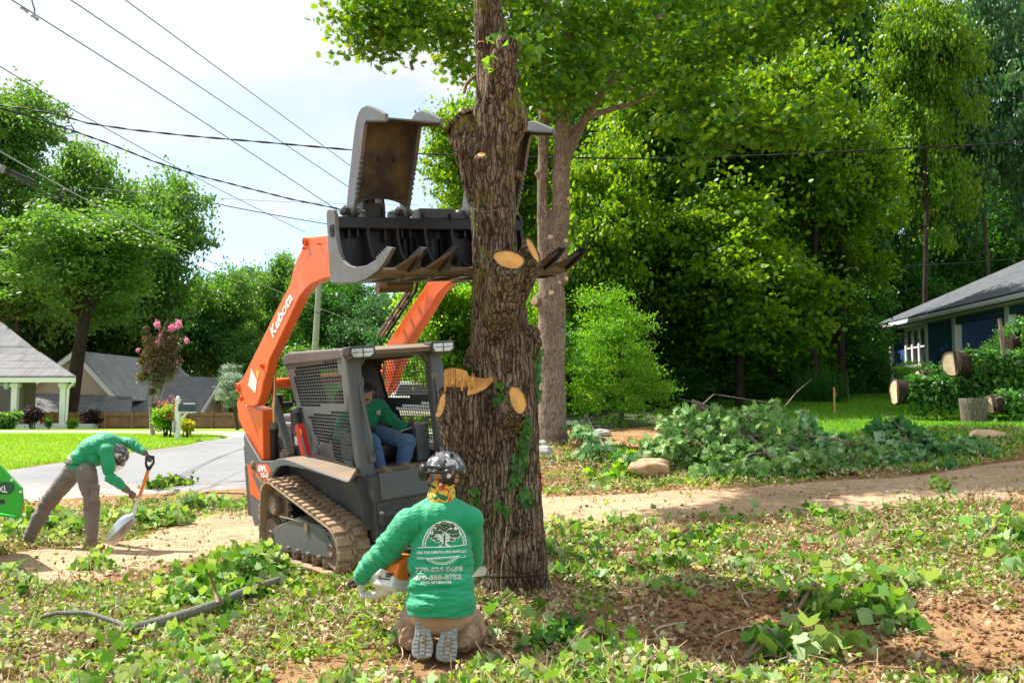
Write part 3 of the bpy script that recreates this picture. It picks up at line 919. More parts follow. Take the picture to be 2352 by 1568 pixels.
    for (cx, cz, r) in ((.63, .235, .18), (-.80, .215, .165)):
        mb = MB(); mb.lathe([(0, .02), (.05, .0), (.06, .03), (r - .05, .05), (r - .02, .03), (r, .03), (r, .09), (r - .04, .1), (r - .04, .16), (r, .17), (r, .23), (.05, .25)], (cx, y0 + .03, cz), (0, 1, 0), 30, False)
        build('idler_wheel', mb, M_DUST, LOAD, sm_ang=40)
    # sprocket
    mb = MB(); cx, cz, r = CIRC[0]; pts = []
    for k in range(28):
        t_ = 2 * math.pi * k / 28; q = r - .015 if k % 2 else r - .06; pts.append((cx + q * math.cos(t_), cz + q * math.sin(t_)))
    mb.xz(pts, y0 + .13, y0 + .17); mb.lathe([(.0, 0), (.09, 0), (.10, .01), (.10, .05), (.085, .06), (.085, .15)], (cx, y0 + .035, cz), (0, 1, 0), 24, False)
    for k in range(9):
        t_ = 2 * math.pi * k / 9; mb.lathe([(.011, 0), (.011, .012)], (cx + .075 * math.cos(t_), y0 + .026, cz + .075 * math.sin(t_)), (0, 1, 0), 6)
    build('drive_sprocket', mb, M_DUST, LOAD, bevel=.003)
undercarriage(-1); undercarriage(1)

# ---- chassis
mb = MB()
mb.box((-.08, 0, .56), (1.72, 1.02, .62))                         # tub between the tracks
mb.box((.80, 0, .56), (.30, 1.00, .60))
build('chassis', mb, M_GREYD, LOAD, bevel=.015)
mb = MB()
fp = [tuple(lp(*p, x=.955)) for p in ((859, 1090), (981, 1066))]
mb.box((.957, .04, .775), (.02, .95, .245)); 
build('front_plate', mb, M_GREY, LOAD, bevel=.02)
mb = MB(); mb.box((1.0, -.42, .50), (.09, .13, .15), (0, .25, 0)); mb.box((.965, -.42, .58), (.05, .13, .12)); build('step_bracket', mb, M_GREYD, LOAD, bevel=.025)
mb = MB(); mb.box((1.0, .42, .50), (.09, .13, .15), (0, .25, 0)); build('step_bracket', mb, M_GREYD, LOAD, bevel=.025)
# wheel-arch skirt in front of the track
mb = MB()
for s_ in (-1, 1):
    pr = [(.70, .865), (.80, .80), (.86, .68), (.88, .52), (.88, .40)]
    for a, b in zip(pr, pr[1:]): mb.beam((a[0], s_ * .545, a[1]), (b[0], s_ * .545, b[1]), .11, .015, (1, 0, .2))
    build('arch_skirt', mb, M_GREYD, LOAD, bevel=.004); mb = MB()
# fenders over the tracks with a rolled lip
lip = trY(ID, [(626, 1060), (638, 1054), (653, 1054), (668, 1059), (701, 1071), (750, 1089), (800, 1106)], -.85)
for s_ in (-1, 1):
    mb = MB()
    for a, b in zip(lip, lip[1:]):
        mb.add([(a[0], s_ * .85, a[1]), (b[0], s_ * .85, b[1]), (min(b[0], .68), s_ * .505, b[1] + .01), (min(a[0], .66), s_ * .505, a[1] + .01), (a[0], s_ * .85, a[1] - .012), (b[0], s_ * .85, b[1] - .012), (min(b[0], .68), s_ * .505, b[1] - .002), (min(a[0], .66), s_ * .505, a[1] - .002)],
               [(0, 1, 2, 3), (7, 6, 5, 4), (0, 4, 5, 1), (1, 5, 6, 2), (2, 6, 7, 3), (3, 7, 4, 0)] if s_ > 0 else [(3, 2, 1, 0), (4, 5, 6, 7), (1, 5, 4, 0), (2, 6, 5, 1), (3, 7, 6, 2), (0, 4, 7, 3)])
    f = build('fender', mb, M_DUST, LOAD)
    mb = MB()
    if s_ < 0:
        arch = [(640, 565), (740, 522), (870, 522), (1000, 560), (1280, 668), (2090, 962), (2090, 990), (1280, 725), (1100, 690), (900, 648), (800, 655), (720, 695), (650, 790), (620, 900), (590, 900), (600, 740), (600, 640)]
        p = trY(ZA, arch, -.862); mb.xz(p, -.862, -.835)
    else:
        p = trY(ZA, [(640, 565), (740, 522), (870, 522), (1000, 560), (1280, 668), (2090, 962), (2090, 990), (1280, 725), (1000, 668), (800, 655), (640, 765)], -.862); mb.xz(p, .862, .835)
    build('fender_lip', mb, M_GREY, f, bevel=.006)
# tail
tail = trY(ID, [(559, 994), (575, 1021.5), (597, 1058), (626, 1058), (623, 1078), (620, 1098), (604, 1106), (597, 1149), (595, 1180), (592, 1207), (584, 1207), (576, 1176), (566, 1065), (559, 1000)], -.80)
for s_ in (-1, 1):
    mb = MB(); mb.xz(tail, s_ * .80, s_ * .775); build('tail_panel', mb, M_GREY, LOAD, bevel=.006)
mb = MB(); mb.box((-1.27, 0, .62), (.50, 1.54, .56)); mb.box((-1.50, 0, .98), (.12, 1.5, .24)); build('rear_body', mb, M_GREYD, LOAD, bevel=.02)
mb = MB(); mb.box((-.86, 0, 1.12), (.78, .98, .42)); mb.box((-.98, 0, 1.36), (.5, .86, .10)); build('engine_cover', mb, M_GREY, LOAD, bevel=.03)
mb = MB(); mb.tube([lp(640, 925, y=-.35), lp(640, 905, y=-.35)], .05, 14); mb.box(lp(650, 930, y=-.3), (.2, .16, .06)); build('exhaust_stack', mb, M_BLK, LOAD, bevel=.004)
mb = MB(); a = lp(571 + 10, 1068, y=-.80); mb.lathe([(.0, .02), (.02, .02), (.03, .012), (.045, .012), (.05, 0)], (a.x, -.803, a.z), (0, -1, 0), 18, False); build('tow_eye', mb, M_DUST, LOAD, sm_ang=40)
# decals
mb = MB(); mb.xz(trY(ZA, [(328, 622), (520, 622), (600, 742), (562, 925), (470, 945), (405, 860), (335, 760)], -.804), -.8045, -.801)
dec = build('orange_decal', mb, M_ORNG, LOAD)
mb = MB(); mb.xz(trY(ZA, [(148, 630), (285, 745), (430, 980), (425, 1010), (385, 1345), (205, 1210)], -.804), -.8045, -.801)
build('orange_decal', mb, M_ORNG, LOAD)
mb = MB(); mb.xz(trY(ZA, [(200, 740), (425, 985), (400, 1220)], -.806), -.8065, -.8045)
build('grey_decal', mb, M_GREY, LOAD)
def text_mesh(s, size=1.0, shear=0.0, bold=0.0, ext=.01, align='CENTER', space=1.0):
    cu = bpy.data.curves.new('txt', 'FONT'); cu.body = s; cu.size = size; cu.shear = shear; cu.extrude = ext; cu.offset = bold
    cu.align_x = align; cu.align_y = 'CENTER'; cu.space_character = space; cu.resolution_u = 3
    o = bpy.data.objects.new('txt', cu); COL.objects.link(o)
    dg = bpy.context.evaluated_depsgraph_get(); dg.update()
    me = bpy.data.meshes.new_from_object(o.evaluated_get(dg))
    bpy.data.objects.remove(o); bpy.data.curves.remove(cu)
    return me
def text_on(s, name, mat, parent, c, xa, ya, height, width=None, **k):
    """flat lettering: centre c, unit axes xa (reading direction) and ya (up)"""
    me = text_mesh(s, 1.0, **k); P = co_of(me)
    lo, hi = P.min(0), P.max(0); ce = (lo + hi) / 2
    sy_ = height / (hi[1] - lo[1]); sx_ = width / (hi[0] - lo[0]) if width else sy_
    xa, ya = Vector(xa).normalized(), Vector(ya).normalized(); za = xa.cross(ya)
    Q_ = (P - ce) * np.array([sx_, sy_, .25]); A = np.array([xa, ya, za])
    set_co(me, Q_ @ A + np.array(c)); o = link(name, me, mat, parent); return o
def L3(Z, x, y, yy): p = lp(*Z(x, y), y=yy); return Vector((p.x, yy, p.z))
a0, a1 = L3(ZA, 445, 712, -.807), L3(ZA, 478, 842, -.807)
sx = (L3(ZA, 530, 715, -.807) - L3(ZA, 360, 715, -.807))
text_on('SVL', 'lettering', M_WHITE, dec, a0, sx, (0, 0, 1), (L3(ZA, 445, 655, -.8) - L3(ZA, 445, 772, -.8)).length, sx.length, bold=.035)
sx2 = (L3(ZA, 550, 842, -.807) - L3(ZA, 405, 842, -.807))
text_on('75-3', 'lettering', M_WHITE, dec, a1, sx2, (0, 0, 1), (L3(ZA, 478, 795, -.8) - L3(ZA, 478, 890, -.8)).length, sx2.length, bold=.035)

# ---- lift arms
armo = [(700, 549), (706, 545), (757, 540), (778, 539), (790, 552), (792, 606), (782, 630), (770, 636), (745, 640), (716, 652), (702, 664), (687, 683), (651, 760), (618, 828), (612, 858), (604, 880), (600, 905), (592, 928), (582, 934), (567, 932), (556, 915), (546, 903), (543, 890), (547, 878), (558, 868), (562, 858), (578, 826), (622, 737), (667, 650), (672, 622), (677, 606), (690, 578)]
arm = trY(ID, armo, -.81)
for s_ in (-1, 1):
    mb = MB(); mb.xz(arm, s_ * .81, s_ * .71)
    A = build('lift_arm', mb, M_ORNG, LOAD, bevel=.012)
    mb = MB()
    def ring(c, a_, b_, an, th=.004, r=.005, y=s_ * .8105):
        P_ = [(c[0] + a_ * math.cos(t_) * math.cos(an) - b_ * math.sin(t_) * math.sin(an), y, c[1] + a_ * math.cos(t_) * math.sin(an) + b_ * math.sin(t_) * math.cos(an)) for t_ in np.linspace(0, 2 * math.pi, 25)]
        mb.tube(P_, r, 6, False)
    c1 = trY(ID, [(676, 651), (617, 803), (598, 840)], -.81)
    ring(c1[0], .15, .045, R_(68)); ring(c1[1], .17, .05, R_(62))
    for (u, v, r) in ((703, 555, .04), (548, 889, .05), (604, 840, .03), (700, 570, .012), (735, 560, .01), (556, 915, .03)):
        mb = MB(); q = lp(u, v, y=-.81); mb.lathe([(r, 0), (r, .02), (r * .75, .025), (r * .7, .012), (0, .012)], (q.x, s_ * .81, q.z), (0, s_, 0), 18, False)
        build('pin_boss', mb, M_ORNG, A, sm_ang=40)
    # rear link plates
    mb = MB(); p = trY(ID, [(547, 925), (551, 914), (560, 909), (568, 930), (607, 941), (609, 1056), (599, 1056), (581, 1026), (553, 965)], -.74); mb.xz(p, s_ * .76, s_ * .62)
    build('rear_link', mb, M_ORNG, LOAD, bevel=.01)
    # lift cylinder
    a = lp(617, 840, y=-.70); b = lp(617, 978, y=-.70); c = lp(616, 1056, y=-.70)
    f = lambda p: Vector((p.x, s_ * .64, p.z))
    mb = MB(); mb.tube([f(b), f(c)], .045, 18); cyl = build('lift_cylinder', mb, M_BLK, LOAD, sm_ang=40)
    mb = MB(); mb.tube([f(a), f(b)], .022, 14); build('piston_rod', mb, M_CHROME, cyl, sm_ang=40)
    mb = MB(); mb.lathe([(.05, -.03), (.055, 0), (.05, .03)], f(b), (b - a), 16); build('gland_ring', mb, M_GREY, cyl, sm_ang=40)
    # control link
    a = lp(628, 915, y=-.62); b = lp(666, 1046, y=-.62)
    mb = MB(); mb.beam(f(a) + V3((0, -s_ * .03, 0)), f(b) + V3((0, -s_ * .03, 0)), .05, .075, (0, 1, 0)); build('control_link', mb, M_GREY, LOAD, bevel=.008)
    mb = MB(); q = lp(663, 1046, y=-.60); mb.box((q.x, s_ * .60, q.z), (.17, .07, .14)); mb.lathe([(.05, 0), (.05, .09)], (q.x - .05, s_ * .57, q.z), (0, s_, 0), 16); build('link_mount', mb, M_DUST, LOAD, bevel=.01)
# lettering on the outer face of the near arm
p0 = lp(646, 722, y=-.8125); pa, pb = lp(624, 770, y=-.8125), lp(670, 678, y=-.8125)
xa = (pb - pa); ya = Vector((-xa.z, 0, xa.x)); 
text_on('Kubota', 'lettering', M_WHITE, LOAD, p0, xa, ya if ya.z > 0 else -ya, .115, xa.length * .98, bold=.02)
mb = MB(); mb.xz(trY(Z2, [(178, 970), (215, 1050), (205, 1130), (158, 1080)], -.812), -.8135, -.811); build('white_decal', mb, M_WHITE, LOAD)
mb = MB(); mb.xz(trY(Z2, [(212, 975), (230, 1000), (222, 1040), (210, 1010)], -.812), -.8135, -.811); build('yellow_decal', mb, plain('yellow_decal', (.85, .55, .03), .5, bump=0), LOAD)
# cross tubes
mb = MB(); q = lp(600, 883, y=-.7); mb.tube([(q.x + .12, -.68, q.z), (q.x + .12, .68, q.z)], .055, 16); build('cross_tube', mb, M_ORNG, LOAD, sm_ang=40); mb = MB(); q2 = lp(745, 590, y=-.7); mb.tube([(q2.x - .05, -.68, q2.z), (q2.x - .05, .68, q2.z)], .06, 16)
build('cross_tube', mb, M_ORNG, LOAD, sm_ang=40)
# hoses and pipes on the inside of the far arm
for k, (o, col) in enumerate(((0, M_DUST), (.045, M_DUST), (.09, M_RUB))):
    mb = MB()
    pts = [lp(u - k * 0 + o * 210, v, y=.64) for (u, v) in ((868, 772), (885, 745), (903, 718), (922, 690), (936, 668), (940, 645), (944, 620))]
    mb.tube(pts, .016, 10); build('hydraulic_pipe', mb, col, LOAD, sm_ang=60)
for (u, v) in ((897, 731), (913, 706), (931, 680)):
    mb = MB(); q = lp(u + 8, v, y=.65); mb.box(q, (.05, .06, .05), (0, -.8, 0)); build('pipe_clamp', mb, M_BLK, LOAD, bevel=.004)

# ---- cab
def screen_panel(y, s_, name):
    """one side of the cab: solid sheet with two windows of punched mesh"""
    out = [tuple(lp(*Z8(*p), y=-.5))[::2] for p in ((75, 345), (585, 270), (690, 1385), (330, 1275))]   # top rear, top front, low front, low rear
    up = [tuple(lp(*Z8(*p), y=-.5))[::2] for p in ((150, 375), (540, 280), (600, 690), (200, 745), (125, 480))]
    lo = [tuple(lp(*Z8(*p), y=-.5))[::2] for p in ((268, 815), (622, 765), (690, 1245), (540, 1250), (500, 1190), (480, 1060), (360, 1080))]
    def inside(p, poly):
        c = False; n = len(poly)
        for i in range(n):
            a, b = poly[i], poly[(i + 1) % n]
            if (a[1] > p[1]) != (b[1] > p[1]) and p[0] < (b[0] - a[0]) * (p[1] - a[1]) / (b[1] - a[1]) + a[0]: c = not c
        return c
    TR, TF, LF, LRr = [Vector((p[0], 0, p[1])) for p in out]
    nu_, nv_ = 21, 33
    mb = MB()
    def pt(a, b): return (TR * (1 - a) + TF * a) * (1 - b) + (LRr * (1 - a) + LF * a) * b
    def yb(b, a=0): return y
    for i in range(nu_):
        for j in range(nv_):
            a0_, a1_, b0, b1 = i / nu_, (i + 1) / nu_, j / nv_, (j + 1) / nv_
            c = pt((a0_ + a1_) / 2, (b0 + b1) / 2); q = (c.x, c.z)
            P_ = [pt(a0_, b0), pt(a1_, b0), pt(a1_, b1), pt(a0_, b1)]
            if inside(q, up) or inside(q, lo):
                w = .003
                e1 = (P_[1] - P_[0]).normalized() * w; e2 = (P_[3] - P_[0]).normalized() * w
                for A_, B_, e in ((P_[0], P_[1], e2), (P_[3], P_[2], -e2)):
                    mb.prism([Vector((k.x, y, k.z)) for k in (A_, B_, B_ + e, A_ + e)], (0, -s_ * .006, 0))
                for A_, B_, e in ((P_[0], P_[3], e1), (P_[1], P_[2], -e1)):
                    mb.prism([Vector((k.x, y, k.z)) for k in (A_, B_, B_ + e, A_ + e)], (0, -s_ * .006, 0))
            else:
                mb.prism([Vector((k.x, y, k.z)) for k in P_], (0, -s_ * .006, 0))
    return build(name, mb, M_GREY, LOAD)
screen_panel(-.502, -1, 'side_screen')
screen_panel(.502, 1, 'side_screen')
def P8(x, y, yy=-.5): return lp(*Z8(x, y), y=yy)
tf, lf = P8(600, 205), P8(712, 1390); tr, lr_ = P8(45, 262), P8(330, 1275)
XT, XB = tf.x, lf.x
mb = MB()
for s_ in (-1, 1):
    a = Vector((XT + .0, s_ * .445, tf.z - .02)); b = Vector((XB + .05, s_ * .425, lf.z - .01))
    mb.beam(a, b, .15, .11, (1, 0, 0))
    mb.beam((tr.x, s_ * .475, tr.z - .05), (lr_.x, s_ * .475, lr_.z), .06, .07, (1, 0, 0))
    mb.beam((lr_.x, s_ * .475, lr_.z - .005), (XB, s_ * .475, lf.z - .005), .05, .06)
    # rounded brackets at the top corners of the doorway
    mb.prism([(XT - .03, s_ * .40, tf.z - .06), (XT - .03, s_ * .24, tf.z - .06), (XT - .02, s_ * .30, tf.z - .10), (XT - .015, s_ * .36, tf.z - .18), (XT - .01, s_ * .40, tf.z - .3)], (.06, 0, 0))
mb.beam((XT, -.5, tf.z - .045), (XT, .5, tf.z - .045), .10, .10)
mb.beam((tr.x, -.5, tr.z - .06), (tr.x, .5, tr.z - .06), .08, .12)
mb.box((XB + .02, 0, lf.z - .02), (.1, .95, .05))
build('cab_frame', mb, M_GREY, LOAD, bevel=.022)
mb = MB()
ro = [(tr.x - .03, tr.z - .10), (tr.x - .03, tr.z + .0), (tr.x + .1, tr.z + .035), (XT - .1, tf.z + .02), (XT + .02, tf.z + .015), (XT + .02, tf.z - .085)]
mb.xz(ro, -.515, .515)
build('cab_roof', mb, paint('dusty_roof', (.13, .12, .12), .6, .1, dirt=(.30, .25, .22), amount=.6), LOAD, bevel=.02)
mb = MB()
z0 = tf.z + .012
mb.xz([(XT + .02, z0 + .002), (XT + .21, z0 - .03), (XT + .215, z0 - .075), (XT + .195, z0 - .075), (XT + .02, z0 - .03)], -.46, .46)
build('visor', mb, M_DUST, LOAD, bevel=.008)
for s_ in (-1, 1):
    mb = MB(); cxx = XT + .185; cy = s_ * .43
    mb.prism([(cxx + .05, cy - .13, z0 + .012), (cxx + .05, cy + .13, z0 + .012), (cxx + .05, cy + .135, z0 - .07), (cxx + .05, cy + .09 * (-s_ if False else 1), z0 - .105), (cxx + .05, cy - .11, z0 - .105), (cxx + .05, cy - .135, z0 - .06)], (-.16, 0, 0))
    hd = build('headlight', mb, M_GREYD, LOAD, bevel=.012)
    mb = MB(); mb.prism([(cxx + .054, cy - .11, z0 - .006), (cxx + .054, cy + .11, z0 - .006), (cxx + .054, cy + .112, z0 - .062), (cxx + .054, cy + .07, z0 - .088), (cxx + .054, cy - .095, z0 - .088), (cxx + .054, cy - .115, z0 - .05)], (-.02, 0, 0)); build('lens', mb, M_LAMP, hd, bevel=.006)
    mb = MB(); mb.box((cxx + .056, cy, z0 - .045), (.006, .215, .006)); mb.box((cxx + .056, cy + .0, z0 - .045), (.006, .006, .08)); build('lens_rib', mb, M_GREYD, hd)
# interior
mb = MB()
mb.xz([(lr_.x - .05, .93), (tr.x + .06, 2.0), (tr.x + .09, 2.0), (lr_.x + .0, .93)], -.47, -.20); mb.xz([(lr_.x - .05, .93), (tr.x + .06, 2.0), (tr.x + .09, 2.0), (lr_.x + .0, .93)], .20, .47)
mb.xz([(lr_.x - .05, .93), (lr_.x - .28, 1.35), (lr_.x - .25, 1.35), (lr_.x, .93)], -.2, .2)
mb.xz([(tr.x + .14, 1.86), (tr.x + .06, 2.0), (tr.x + .09, 2.0), (tr.x + .17, 1.86)], -.2, .2)
build('rear_wall', mb, M_GREYD, LOAD)
mb = MB(); mb.box((.18, 0, .88), (1.0, .94, .04)); build('cab_floor', mb, M_DUST, LOAD)
mb = MB(); mb.box((.14, .0, 1.02), (.52, .48, .16)); mb.box((.10, 0, .92), (.4, .4, .1)); s1 = build('seat', mb, M_VINYL, LOAD, bevel=.05)
mb = MB(); mb.box((-.20, .0, 1.36), (.13, .48, .56), (0, -.22, 0)); build('seat_back', mb, M_VINYL, LOAD, bevel=.05)
for s_ in (-1, 1):
    mb = MB()
    cy = .29 if s_ > 0 else -.38
    mb.box((.38, cy, 1.08), (.28, .14, .34)); mb.lathe([(.012, 0), (.012, .005)], (.522, cy - .03, 1.17), (1, 0, 0), 10)
    cs = build('console', mb, M_GREY, LOAD, bevel=.02)
    mb = MB(); pr = []
    for k in range(9): pr.append((.062 - k * .004 + (.008 if k % 2 else -.004), k * .012))
    pr = [(r_, h_ * .8) for r_, h_ in pr]; mb.lathe(pr, (.42, cy - .03, 1.12), (0, 0, 1), 18); build('boot', mb, plain('dusty_rubber', (.16, .12, .09), .9), cs, sm_ang=60)
    mb = MB(); mb.tube([(.42, cy - .04, 1.19), (.43, cy - .06, 1.27)], .013, 10); mb.ell((.43, cy - .06, 1.29), (.028, .028, .034)); build('joystick', mb, plain('stick_knob', (.12, .09, .075), .6), cs, smooth=True)
    mb = MB(); mb.tube([(-.15, s_ * .31, 1.22), (.14, s_ * .31, 1.23)], .033, 12); build('arm_rest', mb, M_VINYL, LOAD, sm_ang=50)
mb = MB(); mb.tube([(.10, -.34, 1.34), (.22, -.30, 1.25), (.25, -.08, 1.235)], .022, 12); build('lap_bar', mb, M_VINYL, LOAD, sm_ang=50)
mb = MB(); mb.prism([(.30, .10, 1.18), (.46, .16, 1.22), (.46, .42, 1.27), (.28, .36, 1.26)], (0, 0, .006)); build('paper', mb, plain('paper', (.6, .57, .5), .8), LOAD)
# rear window seen through the screen, pale and greenish
t = NT('tinted_glass'); M_GLASS = t.set(color=(.55, .75, .66), rough=.05, spec=.6); t.b.inputs['Transmission Weight'].default_value = .85
mb = MB(); mb.xz([(lr_.x - .27, 1.36), (tr.x + .16, 1.86), (tr.x + .168, 1.86), (lr_.x - .262, 1.36)], -.2, .2); build('rear_window', mb, M_GLASS, LOAD)
# grab handles
for s_ in (-1, 1):
    mb = MB(); a = Vector((XT + .06, s_ * .395, 1.72)); b = Vector((XB + .09, s_ * .375, 1.02))
    mb.tube([a, a + V3((.03, s_ * .01, -.03)), a + V3((.045, s_ * .015, -.14)), b + V3((.045, s_ * .015, .2)), b + V3((.03, 0, .04)), b], .014, 10)
    mb.box(a, (.05, .06, .07)); mb.box(b, (.05, .06, .07)); build('grab_handle', mb, M_WORN, LOAD, sm_ang=50)
# red arm lock strut on the near side
a, b = lp(687, 975, y=-.60), lp(709, 1069, y=-.60)
mb = MB(); mb.beam(a, b, .09, .075, (0, 1, 0)); lock = build('arm_lock', mb, M_RED, LOAD, bevel=.008)
mb = MB(); mb.tube([lp(681, 950, y=-.60), a], .035, 12); build('lock_pin', mb, M_BLK, lock, sm_ang=50)
q1, q2 = lp(690, 990, y=-.648), lp(705, 1050, y=-.648); mb = MB(); mb.beam(q1, q2, .035, .004, (0, 1, 0)); build('lock_label', mb, plain('lock_label', (.10, .10, .16), .5, bump=0), lock)
q1, q2 = lp(689, 984, y=-.650), lp(692, 997, y=-.650); mb = MB(); mb.beam(q1, q2, .03, .004, (0, 1, 0)); build('lock_label', mb, plain('lock_label_orange', (.9, .35, .03), .5, bump=0), lock)
# side guard of the engine bay: wire grid over a black sheet painting the opening's shade
mb = MB()
g0, g1 = lp(627, 1002, y=-.515), lp(662, 1050, y=-.515)
xs_ = np.linspace(g0.x, g1.x, 8); zs_ = np.linspace(g1.z - .02, g0.z, 10)
for x in xs_: mb.tube([(x, -.52, zs_[0]), (x, -.52, zs_[-1])], .003, 5)
for z in zs_: mb.tube([(xs_[0], -.52, z), (xs_[-1], -.52, z)], .003, 5)
build('engine_guard', mb, M_WORN, LOAD)
mb = MB(); mb.box(((xs_[0] + xs_[-1]) / 2, -.5, (zs_[0] + zs_[-1]) / 2), (xs_[-1] - xs_[0], .03, zs_[-1] - zs_[0])); build('guard_shade_sheet', mb, M_RUB, LOAD)
mb = MB(); mb.xz(trY(ID, [(665, 940), (684, 935), (700, 1062), (672, 1052)], -.54), -.54, -.5); q = lp(690, 1010, y=-.545); build('side_plate', mb, M_GREYD, LOAD, bevel=.01)
mb = MB(); q = lp(680, 1012, y=-.543); mb.box(q, (.07, .004, .09)); build('white_decal', mb, M_WHITE, LOAD)

# ================================================================== GRAPPLE BUCKET
GR = LOAD
plate = [(60, 1000), (58, 950), (68, 926), (90, 920), (108, 930), (120, 962), (124, 1080), (132, 1150), (150, 1230), (175, 1285), (215, 1320), (265, 1335), (340, 1322), (420, 1275), (470, 1225), (500, 1190), (532, 1196), (505, 1245), (470, 1305), (420, 1365), (340, 1420), (270, 1444), (86, 1446)]
pr0 = trY(Z1, plate, -1.0)
def tine(y, xmax=9, th=.03, name='tine', mat=None, cut=0):
    pr = [(min(p[0], xmax), p[1]) for p in pr0]
    mb = MB(); mb.xz(pr, y - th / 2, y + th / 2)
    # raised teeth along the top edge of the point
    tip = trY(Z1, [(415, 1278), (500, 1192)], -1.0)
    if xmax > 5:
        for k in range(5):
            a = k / 5.0; x = tip[0][0] + (tip[1][0] - tip[0][0]) * a; z = tip[0][1] + (tip[1][1] - tip[0][1]) * a
            mb.box((x + .012, y, z + .008), (.026, th, .026), (0, -.7, 0))
    return mb
for k, y in enumerate((-1.0, -.72, -.44, -.17, .10, .37, .62, .86)):
    hid = -.25 < y < .5
    mb = tine(y, 2.12 if hid else 9, .035 if k in (0, 7) else .025)
    o = build('end_plate' if k in (0, 7) else 'tine', mb, M_WORN if k in (0,) else M_BLK, GR, bevel=.005)
    if k not in (0,) and not hid:
        # swept wings where the point is welded to the lip
        mb = MB()
        tp = trY(Z1, [(505, 1200), (440, 1350), (330, 1425)], -1.0)
        for s_ in (-1, 1):
            if (k == 7 and s_ > 0): continue
            mb.add([(tp[0][0], y, tp[0][1]), (tp[1][0] - .10, y + s_ * .11, tp[1][1] + .03), (tp[2][0], y + s_ * .02, tp[2][1]), (tp[0][0] - .02, y, tp[0][1] - .03), (tp[1][0] - .10, y + s_ * .11, tp[1][1] + .01), (tp[2][0], y + s_ * .02, tp[2][1] - .02)],
                   [(0, 1, 2), (5, 4, 3), (0, 3, 4, 1), (1, 4, 5, 2), (2, 5, 3, 0)])
        build('tine_wing', mb, M_WORNB, GR)
BX0 = pr0[0][0]
ZT = lp(775, 497, y=-1.0).z; ZB = pr0[-1][1]
mb = MB()
lipx = trY(Z1, [(445, 1345)], -1.0)[0]
mb.box((lipx[0] - .16, -.07, lipx[1] - .0), (.07, 1.86, .035)); mb.tube([(lipx[0] - .12, -1.0, lipx[1] - .01), (lipx[0] - .12, 0.86, lipx[1] - .01)], .028, 12)
build('lip_bar', mb, M_WORNB, GR, bevel=.006)
mb = MB()
mb.prism([(BX0 + .02, -1.0, ZB + .01), (lipx[0] - .40, -1.0, ZB + .008), (lipx[0] - .2, -1.0, lipx[1] - .03), (lipx[0] - .2, -1.0, lipx[1] - .05), (lipx[0] - .38, -1.0, ZB - .012), (BX0 + .02, -1.0, ZB - .012)], (0, 1.86, 0))
build('floor_plate', mb, M_WORN, GR, bevel=.005)
mb = MB(); mb.box((BX0 + .09, -.07, ZT - .045), (.13, 1.86, .10)); build('top_beam', mb, M_BLK, GR, bevel=.012)
mb = MB()
for (ya, yb_) in ((-.98, -.40), (.18, .84)): mb.box((BX0 + .035, (ya + yb_) / 2, (ZT + ZB) / 2 - .03), (.02, yb_ - ya, ZT - ZB - .08))
mb.box((BX0 + .035, -.11, ZT - .12), (.02, .58, .08)); mb.box((BX0 + .035, -.11, ZB + .05), (.02, .58, .09)); mb.box((BX0 + .035, -.06, (ZT + ZB) / 2 - .03), (.02, .12, ZT - ZB - .1))
for k in range(9):
    y = -.38 + k * .062; mb.box((BX0 + .035, y, (ZT + ZB) / 2 - .03), (.02, .028, ZT - ZB - .1))
build('back_wall', mb, M_BLK, GR)
mb = MB(); mb.xz([(BX0 + .0, ZT - .02), (BX0 - .06, ZT - .0), (BX0 - .06, ZB + .02), (BX0, ZB + .02)], -.5, .5); mb.box((BX0 - .13, -.32, ZB + .2), (.16, .08, .42)); mb.box((BX0 - .13, .32, ZB + .2), (.16, .08, .42)); build('coupler', mb, M_BLK, GR, bevel=.01)
mb = MB(); mb.box((BX0 - .08, -.38, ZB - .02), (.22, .26, .06)); mb.tube([(BX0 - .14, -.52, ZB - .05), (BX0 - .14, -.2, ZB - .05)], .035, 12); build('coupler_foot', mb, M_WORNB, GR, bevel=.01)
for s_ in (-1, 1):
    q = trY(ID, [(800, 590)], -.8)[0]
    mb = MB(); mb.beam((q[0] - .06, s_ * .60, q[1]), (BX0 - .05, s_ * .45, ZB + .18), .12, .22); build('arm_end', mb, M_ORNG, LOAD, bevel=.01)
    mb = MB(); mb.tube([(.85, s_ * .42, 2.80), (1.15, s_ * .42, 2.80)], -.07, 14); mb.tube([(1.15, s_ * .42, 2.80), (BX0 - .12, s_ * .42, 2.78)], .024, 12); build('tilt_cylinder', mb, M_BLK, LOAD, sm_ang=40)
mb = MB(); mb.box((BX0 + .05, -.02, ZT + .05), (.16, .36, .09)); mb.box((BX0 + .05, .2, ZT + .035), (.14, .22, .06)); build('valve_cover', mb, M_GREYD, GR, bevel=.01)
mb = MB(); q = lp(*Z1(85, 1075), y=-1.02)
text_on('CAT', 'lettering', M_BLK, GR, (q.x, -1.0215, q.z), (1, 0, 0), (0, 0, 1), .10, .075, bold=.05)
